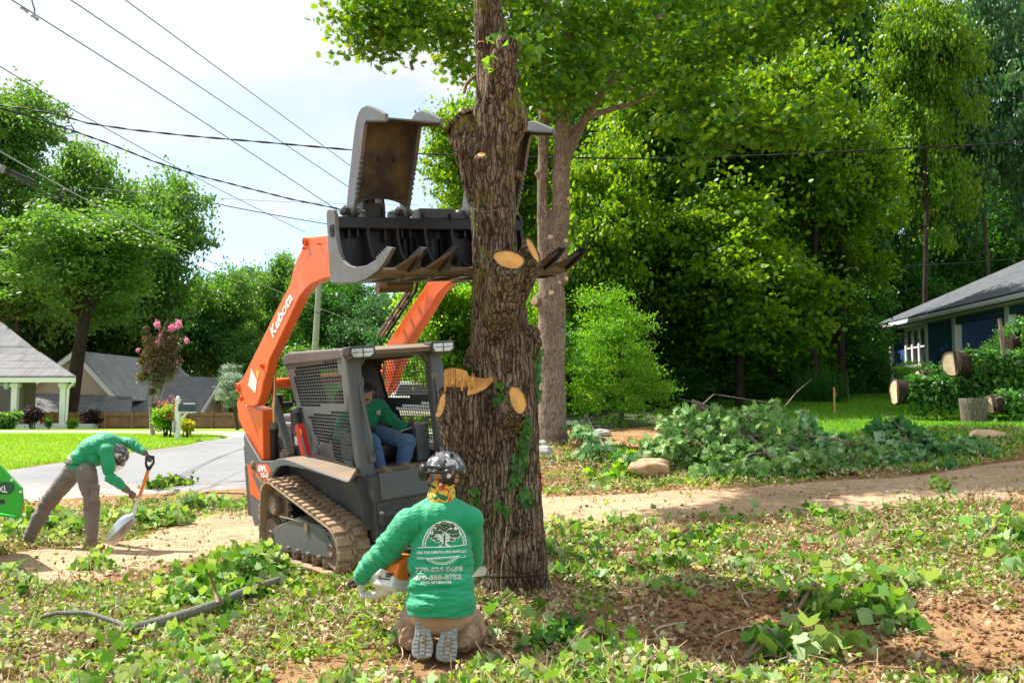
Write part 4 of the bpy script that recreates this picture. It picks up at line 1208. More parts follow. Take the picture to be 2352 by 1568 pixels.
# upper jaws
jaw = [(192, 985), (200, 900), (215, 740), (235, 560), (252, 400), (268, 290), (285, 235), (308, 200), (345, 182), (385, 196), (430, 218), (476, 242), (478, 292), (345, 290), (330, 315), (322, 370), (305, 520), (285, 660), (268, 770), (262, 850), (250, 930), (230, 1000)]
JY = lp(*Z1(215, 930), x=BX0 + .08).y
JY2 = lp(*Z1(590, 930), x=BX0 + .08).y
jp = trY(Z1, jaw, JY); JW = JY2 - JY
JR = lp(*Z1(1035, 945), x=BX0 + .08).y
for ji, y0 in enumerate((JY, JR)):
    # serrations along the inner edge
    teeth = []
    for s_ in (0, 1):
        y = y0 + s_ * JW
        mb = MB(); mb.xz(jp, y - .016, y + .016)
        for a, b, n_ in ((13, 12, 7), (16, 19, 9)):
            A_, B_ = Vector((jp[a][0], 0, jp[a][1])), Vector((jp[b][0], 0, jp[b][1]))
            for k in range(n_):
                c = A_.lerp(B_, (k + .5) / n_); mb.lathe([(.014, -.014), (.014, .014)], (c.x, y, c.z), (0, 1, 0), 8)
        J = build('jaw_plate', mb, M_WORN, GR, bevel=.005)
        # hinge ears on the beam
        h = lp(*Z1(212, 935), y=JY)
        mb = MB()
        for d in (-.04, .04): mb.xz([(h.x - .06, h.z - .22), (h.x - .05, h.z + .02), (h.x, h.z + .05), (h.x + .05, h.z + .02), (h.x + .04, h.z - .22)], y + d - .01, y + d + .01)
        build('hinge_ear', mb, M_BLK, GR, bevel=.004)
        mb = MB(); mb.lathe([(0, -.09), (.022, -.09), (.034, -.08), (.034, -.055), (.034, .055), (.034, .08), (.022, .09), (0, .09)], (h.x, y, h.z), (0, 1, 0), 16, False); build('hinge_pin', mb, M_WORN, GR, sm_ang=40)
    ip = lambda a: jp[a]
    mb = MB()
    xb = [(jp[19][0] - .05, jp[19][1] + .02), (jp[17][0] - .055, jp[17][1]), (jp[15][0] - .07, jp[15][1]), (jp[13][0] - .06, jp[13][1] + .035)]
    for a, b in zip(xb, xb[1:]): mb.prism([(a[0], y0, a[1]), (b[0], y0, b[1]), (b[0] - .012, y0, b[1]), (a[0] - .012, y0, a[1])], (0, JW, 0))
    # arched lower edge
    z0, x0 = xb[0][1], xb[0][0]
    ar = [(x0, y0 + .0, z0)] + [(x0 - .012 * abs(math.sin(t_)), y0 + JW / 2 - JW / 2 * math.cos(t_), z0 - .10 + .10 * math.sin(t_)) for t_ in np.linspace(0, math.pi, 14)] + [(x0, y0 + JW, z0)]
    ar = ar[:1] + [(x0, p[1], p[2]) for p in ar[1:-1]] + ar[-1:]
    mb.prism(ar, (-.012, 0, 0))
    build('jaw_panel', mb, [paint('jaw_panel_paint', (.035, .03, .027), .5, .2, dirt=(.22, .15, .05), amount=.75, scale=4)], GR)
    mb = MB(); mb.xz([(jp[13][0] - .07, jp[13][1] + .03), (jp[12][0] - .01, jp[12][1] + .018), (jp[12][0] - .01, jp[12][1] + .032), (jp[13][0] - .07, jp[13][1] + .045)], y0, y0 + JW)
    build('jaw_lip', mb, M_WORN, GR, bevel=.003)
    mb = MB(); zc = (jp[15][1] * .45 + jp[17][1] * .55); mb.box((xb[1][0] + .02, y0 + JW / 2, jp[16][1] + .03), (.03, JW * .96, .09)); 
    for d in (-.07, .07): mb.box((xb[1][0] + .035, y0 + JW / 2 + d, jp[16][1] + .02), (.06, .014, .13))
    build('jaw_brace', mb, M_BLK, GR, bevel=.004)
    # cylinder and its bracket in the middle
    yc = y0 + JW * .42
    h = lp(*Z1(212, 935), y=JY)
    mb = MB()
    for d in (-.09, .09): mb.xz([(h.x - .10, h.z - .26), (h.x - .11, h.z + .12), (h.x - .08, h.z + .30), (h.x - .03, h.z + .33), (h.x + .02, h.z + .28), (h.x + .05, h.z + .05), (h.x + .04, h.z - .26)], yc + d - .012, yc + d + .012)
    build('cylinder_bracket', mb, M_BLK, GR, bevel=.008)
    mb = MB(); mb.tube([(h.x - .04, yc, h.z + .02), (h.x - .02, yc, h.z + .45)], .045, 16); mb.tube([(h.x - .03, yc - .13, h.z + .27), (h.x - .03, yc + .13, h.z + .27)], .035, 14); mb.box((h.x - .02, yc, h.z - .02), (.09, .14, .18)); build('jaw_cylinder', mb, M_BLK, GR, sm_ang=40)
# ================================================================== PEOPLE
def skinmat():
    t = NT('skin'); v = t.map(); n = t.noise(v, 12, 4, .6)
    c = t.mix(t.ramp(n, [(.3, 0), (.7, 1)]), (.50, .26, .17), (.62, .36, .25))
    t.set(color=c, rough=.5, spec=.35); t.b.inputs['Subsurface Weight'].default_value = .12; t.b.inputs['Subsurface Radius'].default_value = (.02, .008, .004)
    return t.m
M_SKIN = skinmat()
def clothmat(name, a, b, sc=400, rough=.75, stain=None, sheen=.2, wr=6):
    t = NT(name); v = t.map(); n = t.noise(v, 5, 5, .6); f = t.noise(v, sc, 2, .5); w = t.math('ADD', t.noise(v, wr, 3, .55, .8), t.math('MULTIPLY', t.noise(t.map((1, 1, 3.2), rot=(.25, .2, 0)), wr * 1.6, 4, .6, 1.5), .8))
    c = t.mix(t.ramp(n, [(.3, 0), (.7, 1)]), a, b)
    if stain: c = t.mix(t.ramp(t.noise(v, 3.3, 5, .65), [(.5, 0), (.72, .6)]), c, stain)
    t.bump(t.math('ADD', t.math('MULTIPLY', f, .1), w), .55, .03)
    t.set(color=c, rough=rough, spec=.3); t.b.inputs['Sheen Weight'].default_value = sheen
    return t.m
M_SHIRT = clothmat('green_shirt', (.006, .30, .13), (.009, .36, .17), rough=.5)
M_SHIRTD = clothmat('green_shirt_dark', (.008, .23, .10), (.010, .28, .13), rough=.7)
M_TAN = clothmat('tan_trousers', (.34, .21, .12), (.45, .30, .19), stain=(.25, .15, .09))
M_GTR = clothmat('grey_trousers', (.16, .135, .13), (.22, .19, .18), stain=(.26, .19, .16))
M_JEAN = clothmat('blue_jeans', (.035, .085, .19), (.07, .15, .30), stain=(.12, .20, .33))
M_GLOVE = clothmat('brown_glove', (.10, .065, .045), (.20, .14, .10), sc=200)
M_GLOVEK = clothmat('black_glove', (.014, .013, .013), (.03, .028, .026), sc=200)
M_BOOT = clothmat('tan_boot', (.20, .15, .09), (.28, .21, .13), sc=200)
t = NT('grey_sole'); v = t.map(); e = t.vor(v, 30); n = t.noise(v, 30, 4, .6)
t.bump(n, .5, .006)
M_SOLE = t.set(color=t.mix(t.ramp(n, [(.3, 0), (.7, 1)]), (.24, .255, .25), (.38, .39, .37)), rough=.9)

def fold_cloth(me, wts):
    """wts: list of (axis_dir, centre, radius, freq, amp): soft creases across axis_dir"""
    P = co_of(me); N = no_of(me); d = np.zeros(len(P))
    for ax, c, rad, fr, amp in wts:
        ax = np.array(Vector(ax).normalized()); q = P - np.array(c)
        w = np.exp(-(np.linalg.norm(q, axis=1) / rad) ** 2)
        s = q @ ax; lat = q - s[:, None] * ax
        f = fbm(np.c_[lat * 3.2, ] + ax * (s * fr)[:, None], 1.0, 3, 11)
        f = np.clip(1 - np.abs(2 * f - 1) * 3.2, -1, 1)
        d += w * f * amp
    d += (fbm(P, 9, 2, 5) - .5) * .008
    set_co(me, P + N * d[:, None])
    me.polygons.foreach_set('use_smooth', [True] * len(me.polygons))
def seg(mb, a, b, ra, rb, n=16):
    a, b = Vector(a), Vector(b)
    mb.tube([a, a.lerp(b, .5), b], [ra, (ra + rb) / 2 * 1.02, rb], n); mb.ell(a, ra, nu=14, nv=8); mb.ell(b, rb, nu=14, nv=8)
def limb(mb, pts, rads, n=16):
    mb.tube(pts, rads, n)
    for p, r in zip(pts, rads): mb.ell(p, r * .99, nu=14, nv=8)
def head_shape(mb, c, M, s=1.0):
    """c: centre of the skull; M: 3x3, columns = right, forward(face), up"""
    f = lambda x, y, z: Vector(c) + M @ Vector((x, y, z)) * s
    E = lambda p, r, rot=None: mb.ell(f(*p), tuple(k * s for k in r), M if rot is None else M @ rot, 16, 10)
    E((0, -.008, .03), (.076, .095, .088)); E((0, .025, -.035), (.062, .07, .075)); E((0, .055, -.085), (.032, .032, .026))
    E((0, .02, -.062), (.054, .06, .045))
    E((0, .098, -.028), (.0135, .022, .017)); mb.tube([f(0, .086, .018), f(0, .108, -.024)], [.009 * s, .012 * s], 8)
    E((-.032, .083, .022), (.026, .012, .009)); E((.032, .083, .022), (.026, .012, .009))
    E((-.042, .062, -.028), (.02, .022, .018)); E((.042, .062, -.028), (.02, .022, .018))
    E((0, .088, -.058), (.024, .011, .0055)); E((0, .086, -.068), (.02, .010, .006))
    for s_ in (-1, 1): E((s_ * .079, -.005, -.008), (.008, .020, .032))
def face_parts(c, M, parent, org, s=1.0, moustache=True, beard=False):
    f = lambda x, y, z: Vector(c) + M @ Vector((x, y, z)) * s - Vector(org)
    for s_ in (-1, 1):
        mb = MB(); mb.ell(f(s_ * .031, .083, .006), .0115 * s, nu=12, nv=8); ey = build('eye', mb, plain('eye_white', (.7, .68, .65), .3, bump=0), parent, smooth=True)
        mb = MB(); mb.ell(f(s_ * .031, .0925, .006), .0045 * s, nu=10, nv=6); build('iris', mb, plain('iris', (.03, .02, .012), .2, bump=0), ey, smooth=True)
        mb = MB(); mb.tube([f(s_ * .016, .094, .022), f(s_ * .034, .095, .027), f(s_ * .052, .084, .022)], [.003 * s, .0042 * s, .002 * s], 6); build('eyebrow', mb, plain('dark_hair', (.03, .02, .014), .7), parent, smooth=True)
    mb = MB(); mb.tube([f(-.02, .096, -.0625), f(0, .0995, -.063), f(.02, .096, -.0625)], [.0015 * s, .0022 * s, .0015 * s], 6); build('mouth', mb, plain('lips', (.25, .09, .07), .5), parent, smooth=True)
    if moustache:
        mb = MB(); mb.tube([f(-.032, .088, -.062), f(-.012, .103, -.050), f(.012, .103, -.050), f(.032, .088, -.062)], [.003 * s, .0065 * s, .0065 * s, .003 * s], 8); build('moustache', mb, plain('stubble', (.09, .055, .035), .8), parent, smooth=True)
def hand_shape(mb, wrist, M, s=1.0, curl=(70, 75, 60), thumb=35, spread=4, r=.0095, grip=1.0):
    """M columns: across (towards the thumb), along (towards the fingers), palm normal. Fingers curl towards the palm normal."""
    X, Y, Z = M.col[0], M.col[1], M.col[2]; w = Vector(wrist)
    f = lambda x, y, z: w + (X * x + Y * y + Z * z) * s
    mb.ell(f(0, .045, 0), (.040 * s, .048 * s, .017 * s), M, 14, 8); mb.ell(f(0, .01, 0), (.027 * s, .03 * s, .019 * s), M, 14, 8)
    mb.ell(f(.022, .035, .008), (.018 * s, .03 * s, .016 * s), M, 12, 8)
    for k, (x, L) in enumerate(((.030, .070), (.010, .079), (-.010, .073), (-.029, .058))):
        a = 0; p = Vector((x, .082 - abs(x - .01) * .25, 0)); pts = [f(*p)]
        sp = R_(spread) * (1.5 - k) / 1.5
        for c_, l_ in zip(curl, (L * .45, L * .32, L * .25)):
            a += R_(c_) * (1 + .06 * k)
            d = Vector((math.sin(sp) * math.cos(a), math.cos(a), math.sin(a)))
            p = p + d * l_; pts.append(f(*p))
        limb(mb, pts, [r * s * 1.08, r * s, r * s * .95, r * s * .85], 10)
    a = R_(thumb); p0 = Vector((.028, .022, .006)); d1 = Vector((.75, .62, .25)).normalized(); d2 = Vector((.35 - .5 * math.sin(a), .75, .55 * math.sin(a) + .1)).normalized(); d3 = Vector((-.1 - .5 * math.sin(a), .65, .7 * math.sin(a))).normalized()
    p1 = p0 + d1 * .038; p2 = p1 + d2 * .033; p3 = p2 + d3 * .026
    limb(mb, [f(*p0), f(*p1), f(*p2), f(*p3)], [.014 * s, .012 * s, .011 * s, .009 * s], 10)
def frame(y, z):
    """matrix with given 2nd (along) and approximate 3rd column"""
    y = Vector(y).normalized(); z = Vector(z); z = (z - y * z.dot(y)).normalized(); return Matrix((y.cross(z), y, z)).transposed()
def hframe(fwd, up):
    f = Vector(fwd).normalized(); u = Vector(up); u = (u - f * u.dot(f)).normalized(); r = f.cross(u); return Matrix((r, f, u)).transposed()
def loc_mesh(me, org):
    P = co_of(me); set_co(me, P - np.array(org)); return me
def wear(name, mb, voxel, sm, mat, root, org, folds=(), label=None):
    me = remesh(mb, voxel, sm, name)
    fold_cloth(me, folds) if folds is not None else me.polygons.foreach_set('use_smooth', [True] * len(me.polygons))
    loc_mesh(me, org)
    return link(name, me, mat, root)

# ---------------------------------------------------------------- kneeling man
KY = 6.6
def K(u, v, dy=0.0): return at(u, v, KY + dy)
org = Vector((K(1010, 1500).x, 6.6, float(H(K(1010, 1500).x, 6.6))))
man1 = empty('person', org, 'person kneeling in green shirt and dark helmet, back to the camera, at the bare trunk', 'person')
pelv, waist, chest, uch, neck = K(1012, 1398, .02), K(1012, 1335, .06), K(1013, 1255, .12), K(1010, 1195, .15), K(1013, 1152, .19)
headc = K(1023, 1090, .25)
shl, shr = K(940, 1200, .12), K(1080, 1193, .16)
ell_, wl_ = K(876, 1278, .20), K(824, 1330, .36)
elr, wr_ = K(1090, 1285, .38), K(1050, 1335, .62)
hipl, hipr = K(968, 1410, .02), K(1056, 1410, .02)
kl = Vector((K(946, 1450, .42).x, KY + .42, org.z + .10)); kr = Vector((K(1084, 1450, .42).x, KY + .42, org.z + .10))
al, ar_ = K(962, 1462, .02), K(1052, 1462, .02)
tl, tr_ = K(975, 1500, -.05), K(1022, 1508, -.05)
hm = hframe((.62, .78, -.12), (.05, .05, 1))
def torso(mb, g=0.0, sh=True):
    mb.ell(pelv + V3((0, .03, .02)), (.16 + g, .10 + g, .10 + g)); mb.ell(pelv.lerp(waist, .6), (.175 + g, .115 + g, .13 + g)); mb.ell(waist.lerp(chest, .4), (.178 + g, .115 + g, .17 + g))
    mb.ell(chest, (.188 + g, .122 + g, .17 + g)); mb.ell(uch, (.185 + g, .112 + g, .13 + g))
    if sh:
        for s_ in (shl, shr): mb.ell(s_, (.078 + g, .075 + g, .075 + g))
        limb(mb, [shl.lerp(neck, .15), neck + V3((0, 0, -.02))], [.07 + g, .055 + g * .6]); limb(mb, [shr.lerp(neck, .15), neck + V3((0, 0, -.02))], [.07 + g, .055 + g * .6])
mb = MB(); torso(mb)
limb(mb, [neck + V3((0, -.01, -.06)), neck, headc + V3((0, -.01, -.06))], [.062, .058, .056])
head_shape(mb, headc, hm, 1.03)
for a, b, c in ((shl, ell_, wl_), (shr, elr, wr_)): limb(mb, [a, a.lerp(b, .5), b, b.lerp(c, .35), c], [.062, .054, .043, .042, .028])
for h_, k_, a_ in ((hipl, kl, al), (hipr, kr, ar_)): limb(mb, [h_, h_.lerp(k_, .5), k_, k_.lerp(a_, .4), a_], [.085, .07, .05, .045, .03])
HL = frame((-.25, .95, -.1), (0.1, .2, -1)); 
hand_shape(mb, wl_, HL, 1.0); HR_ = frame((-.5, .8, -.3), (-.3, .2, -1)); hand_shape(mb, wr_, HR_, 1.0)
me = remesh(mb, .0075, 2, 'body'); me.polygons.foreach_set('use_smooth', [True] * len(me.polygons)); loc_mesh(me, org)
link('body', me, M_SKIN, man1)
face_parts(headc, hm, man1, org, 1.03, False)
# shirt
mb = MB(); torso(mb, .016)
hem = K(1012, 1388, .03); mb.ell(hem, (.232, .165, .19)); mb.ell(K(1012, 1350, .05), (.222, .15, .16)); mb.ell(K(1013, 1290, .1), (.222, .145, .17)); limb(mb, [shl.lerp(neck, .35), neck + V3((-.02, 0, -.015))], [.085, .078]); limb(mb, [shr.lerp(neck, .35), neck + V3((.02, 0, -.015))], [.085, .078])
limb(mb, [shl, shl.lerp(ell_, .45), ell_, ell_.lerp(wl_, .5), wl_.lerp(ell_, .10)], [.104, .094, .082, .070, .052])
limb(mb, [shr, shr.lerp(elr, .5), elr, elr.lerp(wr_, .5), wr_.lerp(elr, .10)], [.088, .078, .066, .056, .046])
shirt = wear('shirt', mb, .009, 5, M_SHIRT, man1, org, [((0, 0, 1), K(1012, 1365, -.05), .2, 20, .030), ((.35, 0, 1), K(950, 1290, -.02), .16, 24, .020), ((-.3, 0, 1), K(1080, 1300, -.02), .15, 22, .018), ((ell_ - shl), ell_, .15, 22, .024), ((wl_ - ell_), wl_.lerp(ell_, .4), .13, 30, .020), ((1, 0, .4), K(948, 1215, .02), .12, 24, .018), ((1, 0, 0), K(1010, 1170, .02), .1, 16, .004)])
_P = co_of(shirt.data)
hz = K(1012, 1418, -.12).z - org.z
lowm = _P[:, 2] < hz; 
_P[lowm, 2] = hz + (_P[lowm, 2] - hz) * .06; set_co(shirt.data, _P)
# trousers
mb = MB(); mb.ell(K(1012, 1410, .04), (.20, .15, .14)); limb(mb, [K(985, 1422, .04), K(1040, 1422, .04)], [.085, .085])
for h_, k_, a_, s_ in ((hipl, kl, al, -1), (hipr, kr, ar_, 1)):
    limb(mb, [h_ + V3((0, .03, .0)), h_.lerp(k_, .5) + V3((s_ * .01, 0, .02)), k_ + V3((0, 0, .015))], [.095, .098, .078])
wear('trousers', mb, .009, 4, M_TAN, man1, org, [((1, 0, 1), K(930, 1425, .2), .2, 16, .026), ((-1, 0, 1), K(1100, 1425, .2), .2, 16, .026), ((0, 0, 1), K(1012, 1425, 0), .12, 18, .012)])
for h_, k_, a_, s_ in ((hipl, kl, al, -1), (hipr, kr, ar_, 1)):
    mb = MB(); c0 = k_ + V3((s_ * .02, -.05, -.03)); c2 = a_ + V3((s_ * .014, .0, .012)); pq = []; rq = []
    for i in range(15):
        t_ = i / 14; pq.append(c0.lerp(c2, t_) + V3((s_ * .035 * math.sin(math.pi * t_), 0, .006 * math.sin(i * 2.3)))); rq.append((.074 + .010 * math.sin(math.pi * t_)) * (1 + (.11 if i % 2 else -.09) * min(1, t_ * 1.6)))
    mb.tube(pq, rq, 18)
    wear('trouser_leg', mb, .0065, 1, M_TAN, man1, org, [((c2 - c0), c2.lerp(c0, .3), .2, 30, .030), ((.3 * s_, 1, .6), c2, .15, 34, .016)])
mb = MB(); mb.ell(K(1012, 1394, .03), (.186, .137, .028)); wear('belt', mb, .01, 2, M_VINYL, man1, org, None)
# boots: soles upright, facing the camera
def sole_boot(u0, v0, u1, v1, s_):
    top, bot = K(u0, v0, -.03), K(u1, v1, -.14); ax = (bot - top); L = ax.length; ax.normalize()
    nv = Vector((0.02 * s_, -1, .12)); nv = (nv - ax * nv.dot(ax)).normalized(); rt = ax.cross(nv)
    prof = [(0, .050), (.03, .060), (.22, .060), (.36, .053), (.5, .054), (.68, .070), (.84, .070), (.93, .066), (1.0, .048)]
    pts = [(w, t_) for t_, w in prof] + [(-w * .93, t_) for t_, w in reversed(prof)]
    P_ = [top + rt * x + ax * (t_ * L) - nv * .016 for x, t_ in pts]
    bt = MB()
    c1 = top + ax * .045 - nv * .055; c2 = bot - ax * .10 - nv * .045
    limb(bt, [c1, c1.lerp(c2, .5) - nv * .01, c2, bot - ax * .03 - nv * .03], [.058, .062, .062, .04]); limb(bt, [c1, c1 - nv * .09 + ax * .005], [.043, .05])
    o = wear('boot', bt, .007, 3, M_BOOT, man1, org, None)
    mb = MB(); mb.prism([p - org for p in P_], nv * .020); so = build('sole', mb, M_SOLE, o, bevel=.004)
    # tread blocks
    mb = MB(); rr = random.Random(3)
    for k in range(11):
        t_ = .05 + k * .088; w = np.interp(t_, [a for a, b in prof], [b for a, b in prof])
        if .37 < t_ < .46: continue
        for j in (-1, 0, 1):
            hw = w * (.26 if j else .22); c = top + rt * (j * w * .64) + ax * (t_ * L + (.004 if j else -.006)) + nv * .006
            q = [c + rt * (a * hw) + ax * (b * L * .033 + (abs(a) * .004 * (1 if j == 0 else 0))) - org for a, b in ((-1, -1), (.2, -1.25), (1, -1), (1, 1), (.2, .75), (-1, 1))]
            mb.prism(q, nv * .006)
    q = [top + rt * x + ax * (t_ * L) + nv * .004 - org for x, t_ in ((-.028, .38), (.028, .38), (.030, .42), (-.030, .42))]; mb.prism(q, nv * .007)
    tr0 = build('tread', mb, M_SOLE, so, bevel=.002)
sole_boot(974, 1406, 970, 1510, -1)
sole_boot(1036, 1411, 1024, 1518, 1)
# gloves
for w_, M_, el_ in ((wl_, HL, ell_), (wr_, HR_, elr)):
    mb = MB(); hand_shape(mb, w_, M_, 1.10, r=.0115); limb(mb, [w_.lerp(el_, .13), w_], [.042, .034]); wear('glove', mb, .005, 1, M_GLOVEK, man1, org, None)
# gaiter
t = NT('gaiter'); v = t.map(); n1 = t.noise(v, 14, 3, .5, 1.2); n2 = t.noise(v, 30, 3, .6, 2.5)
c = t.ramp(n1, [(.34, (.02, .12, .04)), (.42, (.03, .20, .06)), (.44, (.75, .48, .02)), (.56, (.75, .45, .02)), (.59, (.55, .04, .03)), (.7, (.5, .03, .03))], 'LINEAR')
c = t.mix(t.ramp(n2, [(.36, 1), (.40, 0)]), c, (.02, .05, .03)); M_GAIT = t.set(color=c, rough=.7)
mb = MB(); limb(mb, [neck + V3((-.0, -.0, -.035)), neck + V3((.0, .0, .015)), neck.lerp(headc, .45)], [.108, .100, .088])
wear('neck_gaiter', mb, .006, 3, M_GAIT, man1, org, [((0, 0, 1), neck, .1, 40, .006)])
# helmet
t = NT('helmet_shell'); v = t.map(); n1 = t.noise(v, 16, 4, .6, .8)
M_HELM = t.set(color=t.ramp(n1, [(.40, (.04, .045, .05)), (.50, (.12, .13, .14)), (.56, (.16, .17, .18)), (.60, (.60, .60, .62))]), rough=.3, spec=.5)  # pale noise patches stand for stickers and light reflections painted into the shell
M_HELMK = plain('helmet_black', (.018, .018, .02), .35, var=.3, spec=.5)
M_STICK = plain('pale_sticker', (.62, .58, .66), .5, var=.3, scale=60, bump=0)
def helmet(c, M, s, root, org, muffs='rear', mesh=False, shell=M_HELM, parts=True):
    f = lambda x, y, z: Vector(c) + M @ Vector((x, y, z)) * s
    nu_, nv_ = 48, 16; vs = []; fs = []
    def surf(th, t_):        # t_ 0 top .. 1 rim
        ph = t_ * math.pi * .54
        x = .112 * math.sin(ph) * math.cos(th); y = .136 * math.sin(ph) * math.sin(th) - .004; z = .118 * math.cos(ph) + .028
        r_ = 1 + .03 * math.cos(5 * th) * math.sin(ph * 1.2) ** 2
        return x * r_, y * r_, z + (.012 * math.cos(2 * th) if t_ > .6 else 0) * (t_ - .6) / .4
    vents = {(a, b) for a in (3, 4, 9, 10, 14, 15, 20, 21, 27, 28, 33, 34, 38, 39, 44, 45) for b in (5, 6, 7)}
    for sh in (0, 1):
        for j in range(nv_ + 1):
            for i in range(nu_):
                p = surf(2 * math.pi * i / nu_, max(.02, j / nv_)); k = 1 - sh * .045
                vs.append(f(p[0] * k, p[1] * k, .028 + (p[2] - .028) * k) - Vector(org))
    o = nu_ * (nv_ + 1)
    for j in range(nv_):
        for i in range(nu_):
            if (i, j) in vents: continue
            i2 = (i + 1) % nu_; fs.append((j * nu_ + i, (j + 1) * nu_ + i, (j + 1) * nu_ + i2, j * nu_ + i2)); fs.append((o + j * nu_ + i, o + j * nu_ + i2, o + (j + 1) * nu_ + i2, o + (j + 1) * nu_ + i))
    for i in range(nu_): i2 = (i + 1) % nu_; fs.append((nv_ * nu_ + i, o + nv_ * nu_ + i, o + nv_ * nu_ + i2, nv_ * nu_ + i2))
    fs.append(tuple(range(nu_))); 
    mb = MB(); mb.add(vs, fs); hel = build('helmet', mb, shell, root, smooth=True)
    F = lambda x, y, z: f(x, y, z) - Vector(org)
    mb = MB(); mb.tube([F(.117 * math.cos(a), .140 * math.sin(a) - .004, .012 + .006 * math.cos(2 * a)) for a in np.linspace(0, 2 * math.pi, 33)], .006 * s, 6, False); build('rim', mb, M_HELMK, hel, smooth=True)
    return hel, F, f
hel, F, f_ = helmet(headc + V3((.005, 0, -.005)), hm, 1.14, man1, org)
if True:
    back = (hm.transposed() @ Vector((0, -1, 0)))      # towards the camera in head axes
    # ear muffs folded back against the rear of the shell, each on a short arm
    for (u, v, dy, ru, rv, lab) in ((974, 1084, .19, .036, .052, 0), (1030, 1093, .11, .040, .050, 1)):
        c = K(u, v, dy) - org
        mb = MB(); mb.ell(c, (ru, .026, rv), (0.15, 0, .3 if lab else -.5)); mu = build('ear_muff', mb, M_HELMK, hel, smooth=True)
        mb = MB(); mb.tube([c + Vector((ru * math.cos(a) * .97, .012, rv * math.sin(a) * .97)) for a in np.linspace(0, 2 * math.pi, 25)], .009, 8, False); build('cushion', mb, M_VINYL, mu, smooth=True)
        if lab:
            mb = MB(); q = c + V3((.004, -.0262, .004)); mb.prism([q + V3((x, 0, z)) for x, z in ((-.014, -.012), (.0, -.016), (.014, -.008), (.016, .008), (.004, .015), (-.012, .012))], (0, -.0015, 0)); build('sticker', mb, M_STICK, mu)
            mb = MB(); mb.box(c + V3((.030, -.012, .024)), (.008, .008, .026), (0, .3, 0)); build('orange_clip', mb, M_ORNG, mu)
    a, b = K(974, 1071, .14) - org, K(1012, 1074, .085) - org
    mb = MB(); mb.beam(a, b, .03, .022); mb.ell(b, (.03, .018, .024)); mb.ell(b + V3((0, -.014, 0)), (.014, .01, .014)); build('muff_arm', mb, M_HELMK, hel, bevel=.004)
    mb = MB(); mb.tube([K(990, 1074, .16) - org, K(990, 1088, .14) - org, K(985, 1104, .16) - org], .003, 6); build('orange_cord', mb, M_ORNG, hel, smooth=True)
    for (u, v, dy, w, h, rot) in ((1010, 1047, .15, .055, .04, .1), (1033, 1065, .12, .06, .02, -.25)):
        c = K(u, v, dy); d = (c - OEYE).normalized()
        n_ = (c - (headc + V3((0, 0, .03)))).normalized(); M_ = frame(V3((0, 0, 1)) + V3((rot, 0, 0)), n_)
        c2 = headc + V3((0, 0, .03)) + n_ * .150
        mb = MB(); mb.prism([c2 + M_ @ Vector((x * w / 2, y * h / 2, 0)) - org for x, y in ((-1, -1), (1, -1), (1, 1), (-1, 1))], n_ * .003); build('sticker', mb, M_STICK, hel)
    # chin straps and rear cradle
    mb = MB(); q0, q1, q2 = K(983, 1112, .17) - org, K(1010, 1125, .13) - org, K(1044, 1108, .17) - org
    mb.tube([q0, q1, q2], .007, 8); mb.tube([K(985, 1122, .2) - org, K(1015, 1106, .135) - org, K(1046, 1122, .2) - org], .006, 8); mb.tube([K(1047, 1108, .2) - org, K(1049, 1130, .24) - org, K(1043, 1146, .3) - org], .005, 6); build('strap', mb, M_HELMK, hel, smooth=True)
    mb = MB(); mb.ell(K(1012, 1112, .128) - org, (.012, .01, .012)); build('ratchet_knob', mb, M_STICK, hel, smooth=True)

# ---- print on the back of the shirt
_sv = co_of(shirt.data); BV_SH = BVHTree.FromPolygons([Vector(v) + org for v in _sv.tolist()], [tuple(p.vertices) for p in shirt.data.polygons])
def ZK(x, y): return (771.75 + .21097 * x, 1029 + .21097 * y)
def on_shirt(u, v, off):
    h = BV_SH.ray_cast(OEYE, ray(u, v).normalized())
    if h[0] is None: h = (K(u, v, 0), None)
    return h[0] - ray(u, v).normalized() * off - org
M_PRW = plain('white_print', (.80, .82, .80), .7, var=.06, bump=0); M_PRG = plain('dark_green_print', (.035, .10, .03), .7, bump=0)
PR = [MB(), MB()]
def pstroke(k, pts, w, off=.002, closed=False):
    P_ = path(pts, max(6, int(len(pts) * 3)))
    V_ = []
    for i, (x, y) in enumerate(P_):
        x0, y0 = P_[max(0, i - 1)]; x1, y1 = P_[min(len(P_) - 1, i + 1)]; dx, dy = x1 - x0, y1 - y0; L = math.hypot(dx, dy) or 1
        for s_ in (-1, 1): V_.append(on_shirt(*ZK(x - dy / L * w / 2 * s_, y + dx / L * w / 2 * s_), off))
    PR[k].add(V_, [(2 * i, 2 * i + 1, 2 * i + 3, 2 * i + 2) for i in range(len(P_) - 1)])
def pblob(k, x, y, rx, ry, off, n=12, jag=.0):
    V_ = [on_shirt(*ZK(x, y), off)] + [on_shirt(*ZK(x + rx * math.cos(a) * (1 + jag * math.sin(5 * a + x)), y + ry * math.sin(a) * (1 + jag * math.sin(4 * a + y))), off) for a in np.linspace(0, 2 * math.pi, n, endpoint=False)]
    PR[k].add(V_, [(0, 1 + i, 1 + (i + 1) % n) for i in range(n)])
arc = lambda rx, ry, a0, a1, cx=1180, cy=1062: [(cx + rx * math.cos(R_(a)), cy - ry * math.sin(R_(a)) - (rx * math.cos(R_(a))) * .07) for a in np.linspace(a0, a1, 22)]
pstroke(0, arc(238, 268, 180, 0), 11); pstroke(0, arc(208, 238, 180, 0), 9); pstroke(0, arc(223, 253, 180, 0), 3)
pstroke(0, [(895, 1080), (1130, 1074), (1230, 1072), (1422, 1046)], 10); pstroke(0, [(880, 1188), (1000, 1198), (1410, 1168)], 9); pstroke(0, [(880, 1200), (1000, 1210), (1408, 1182)], 4)
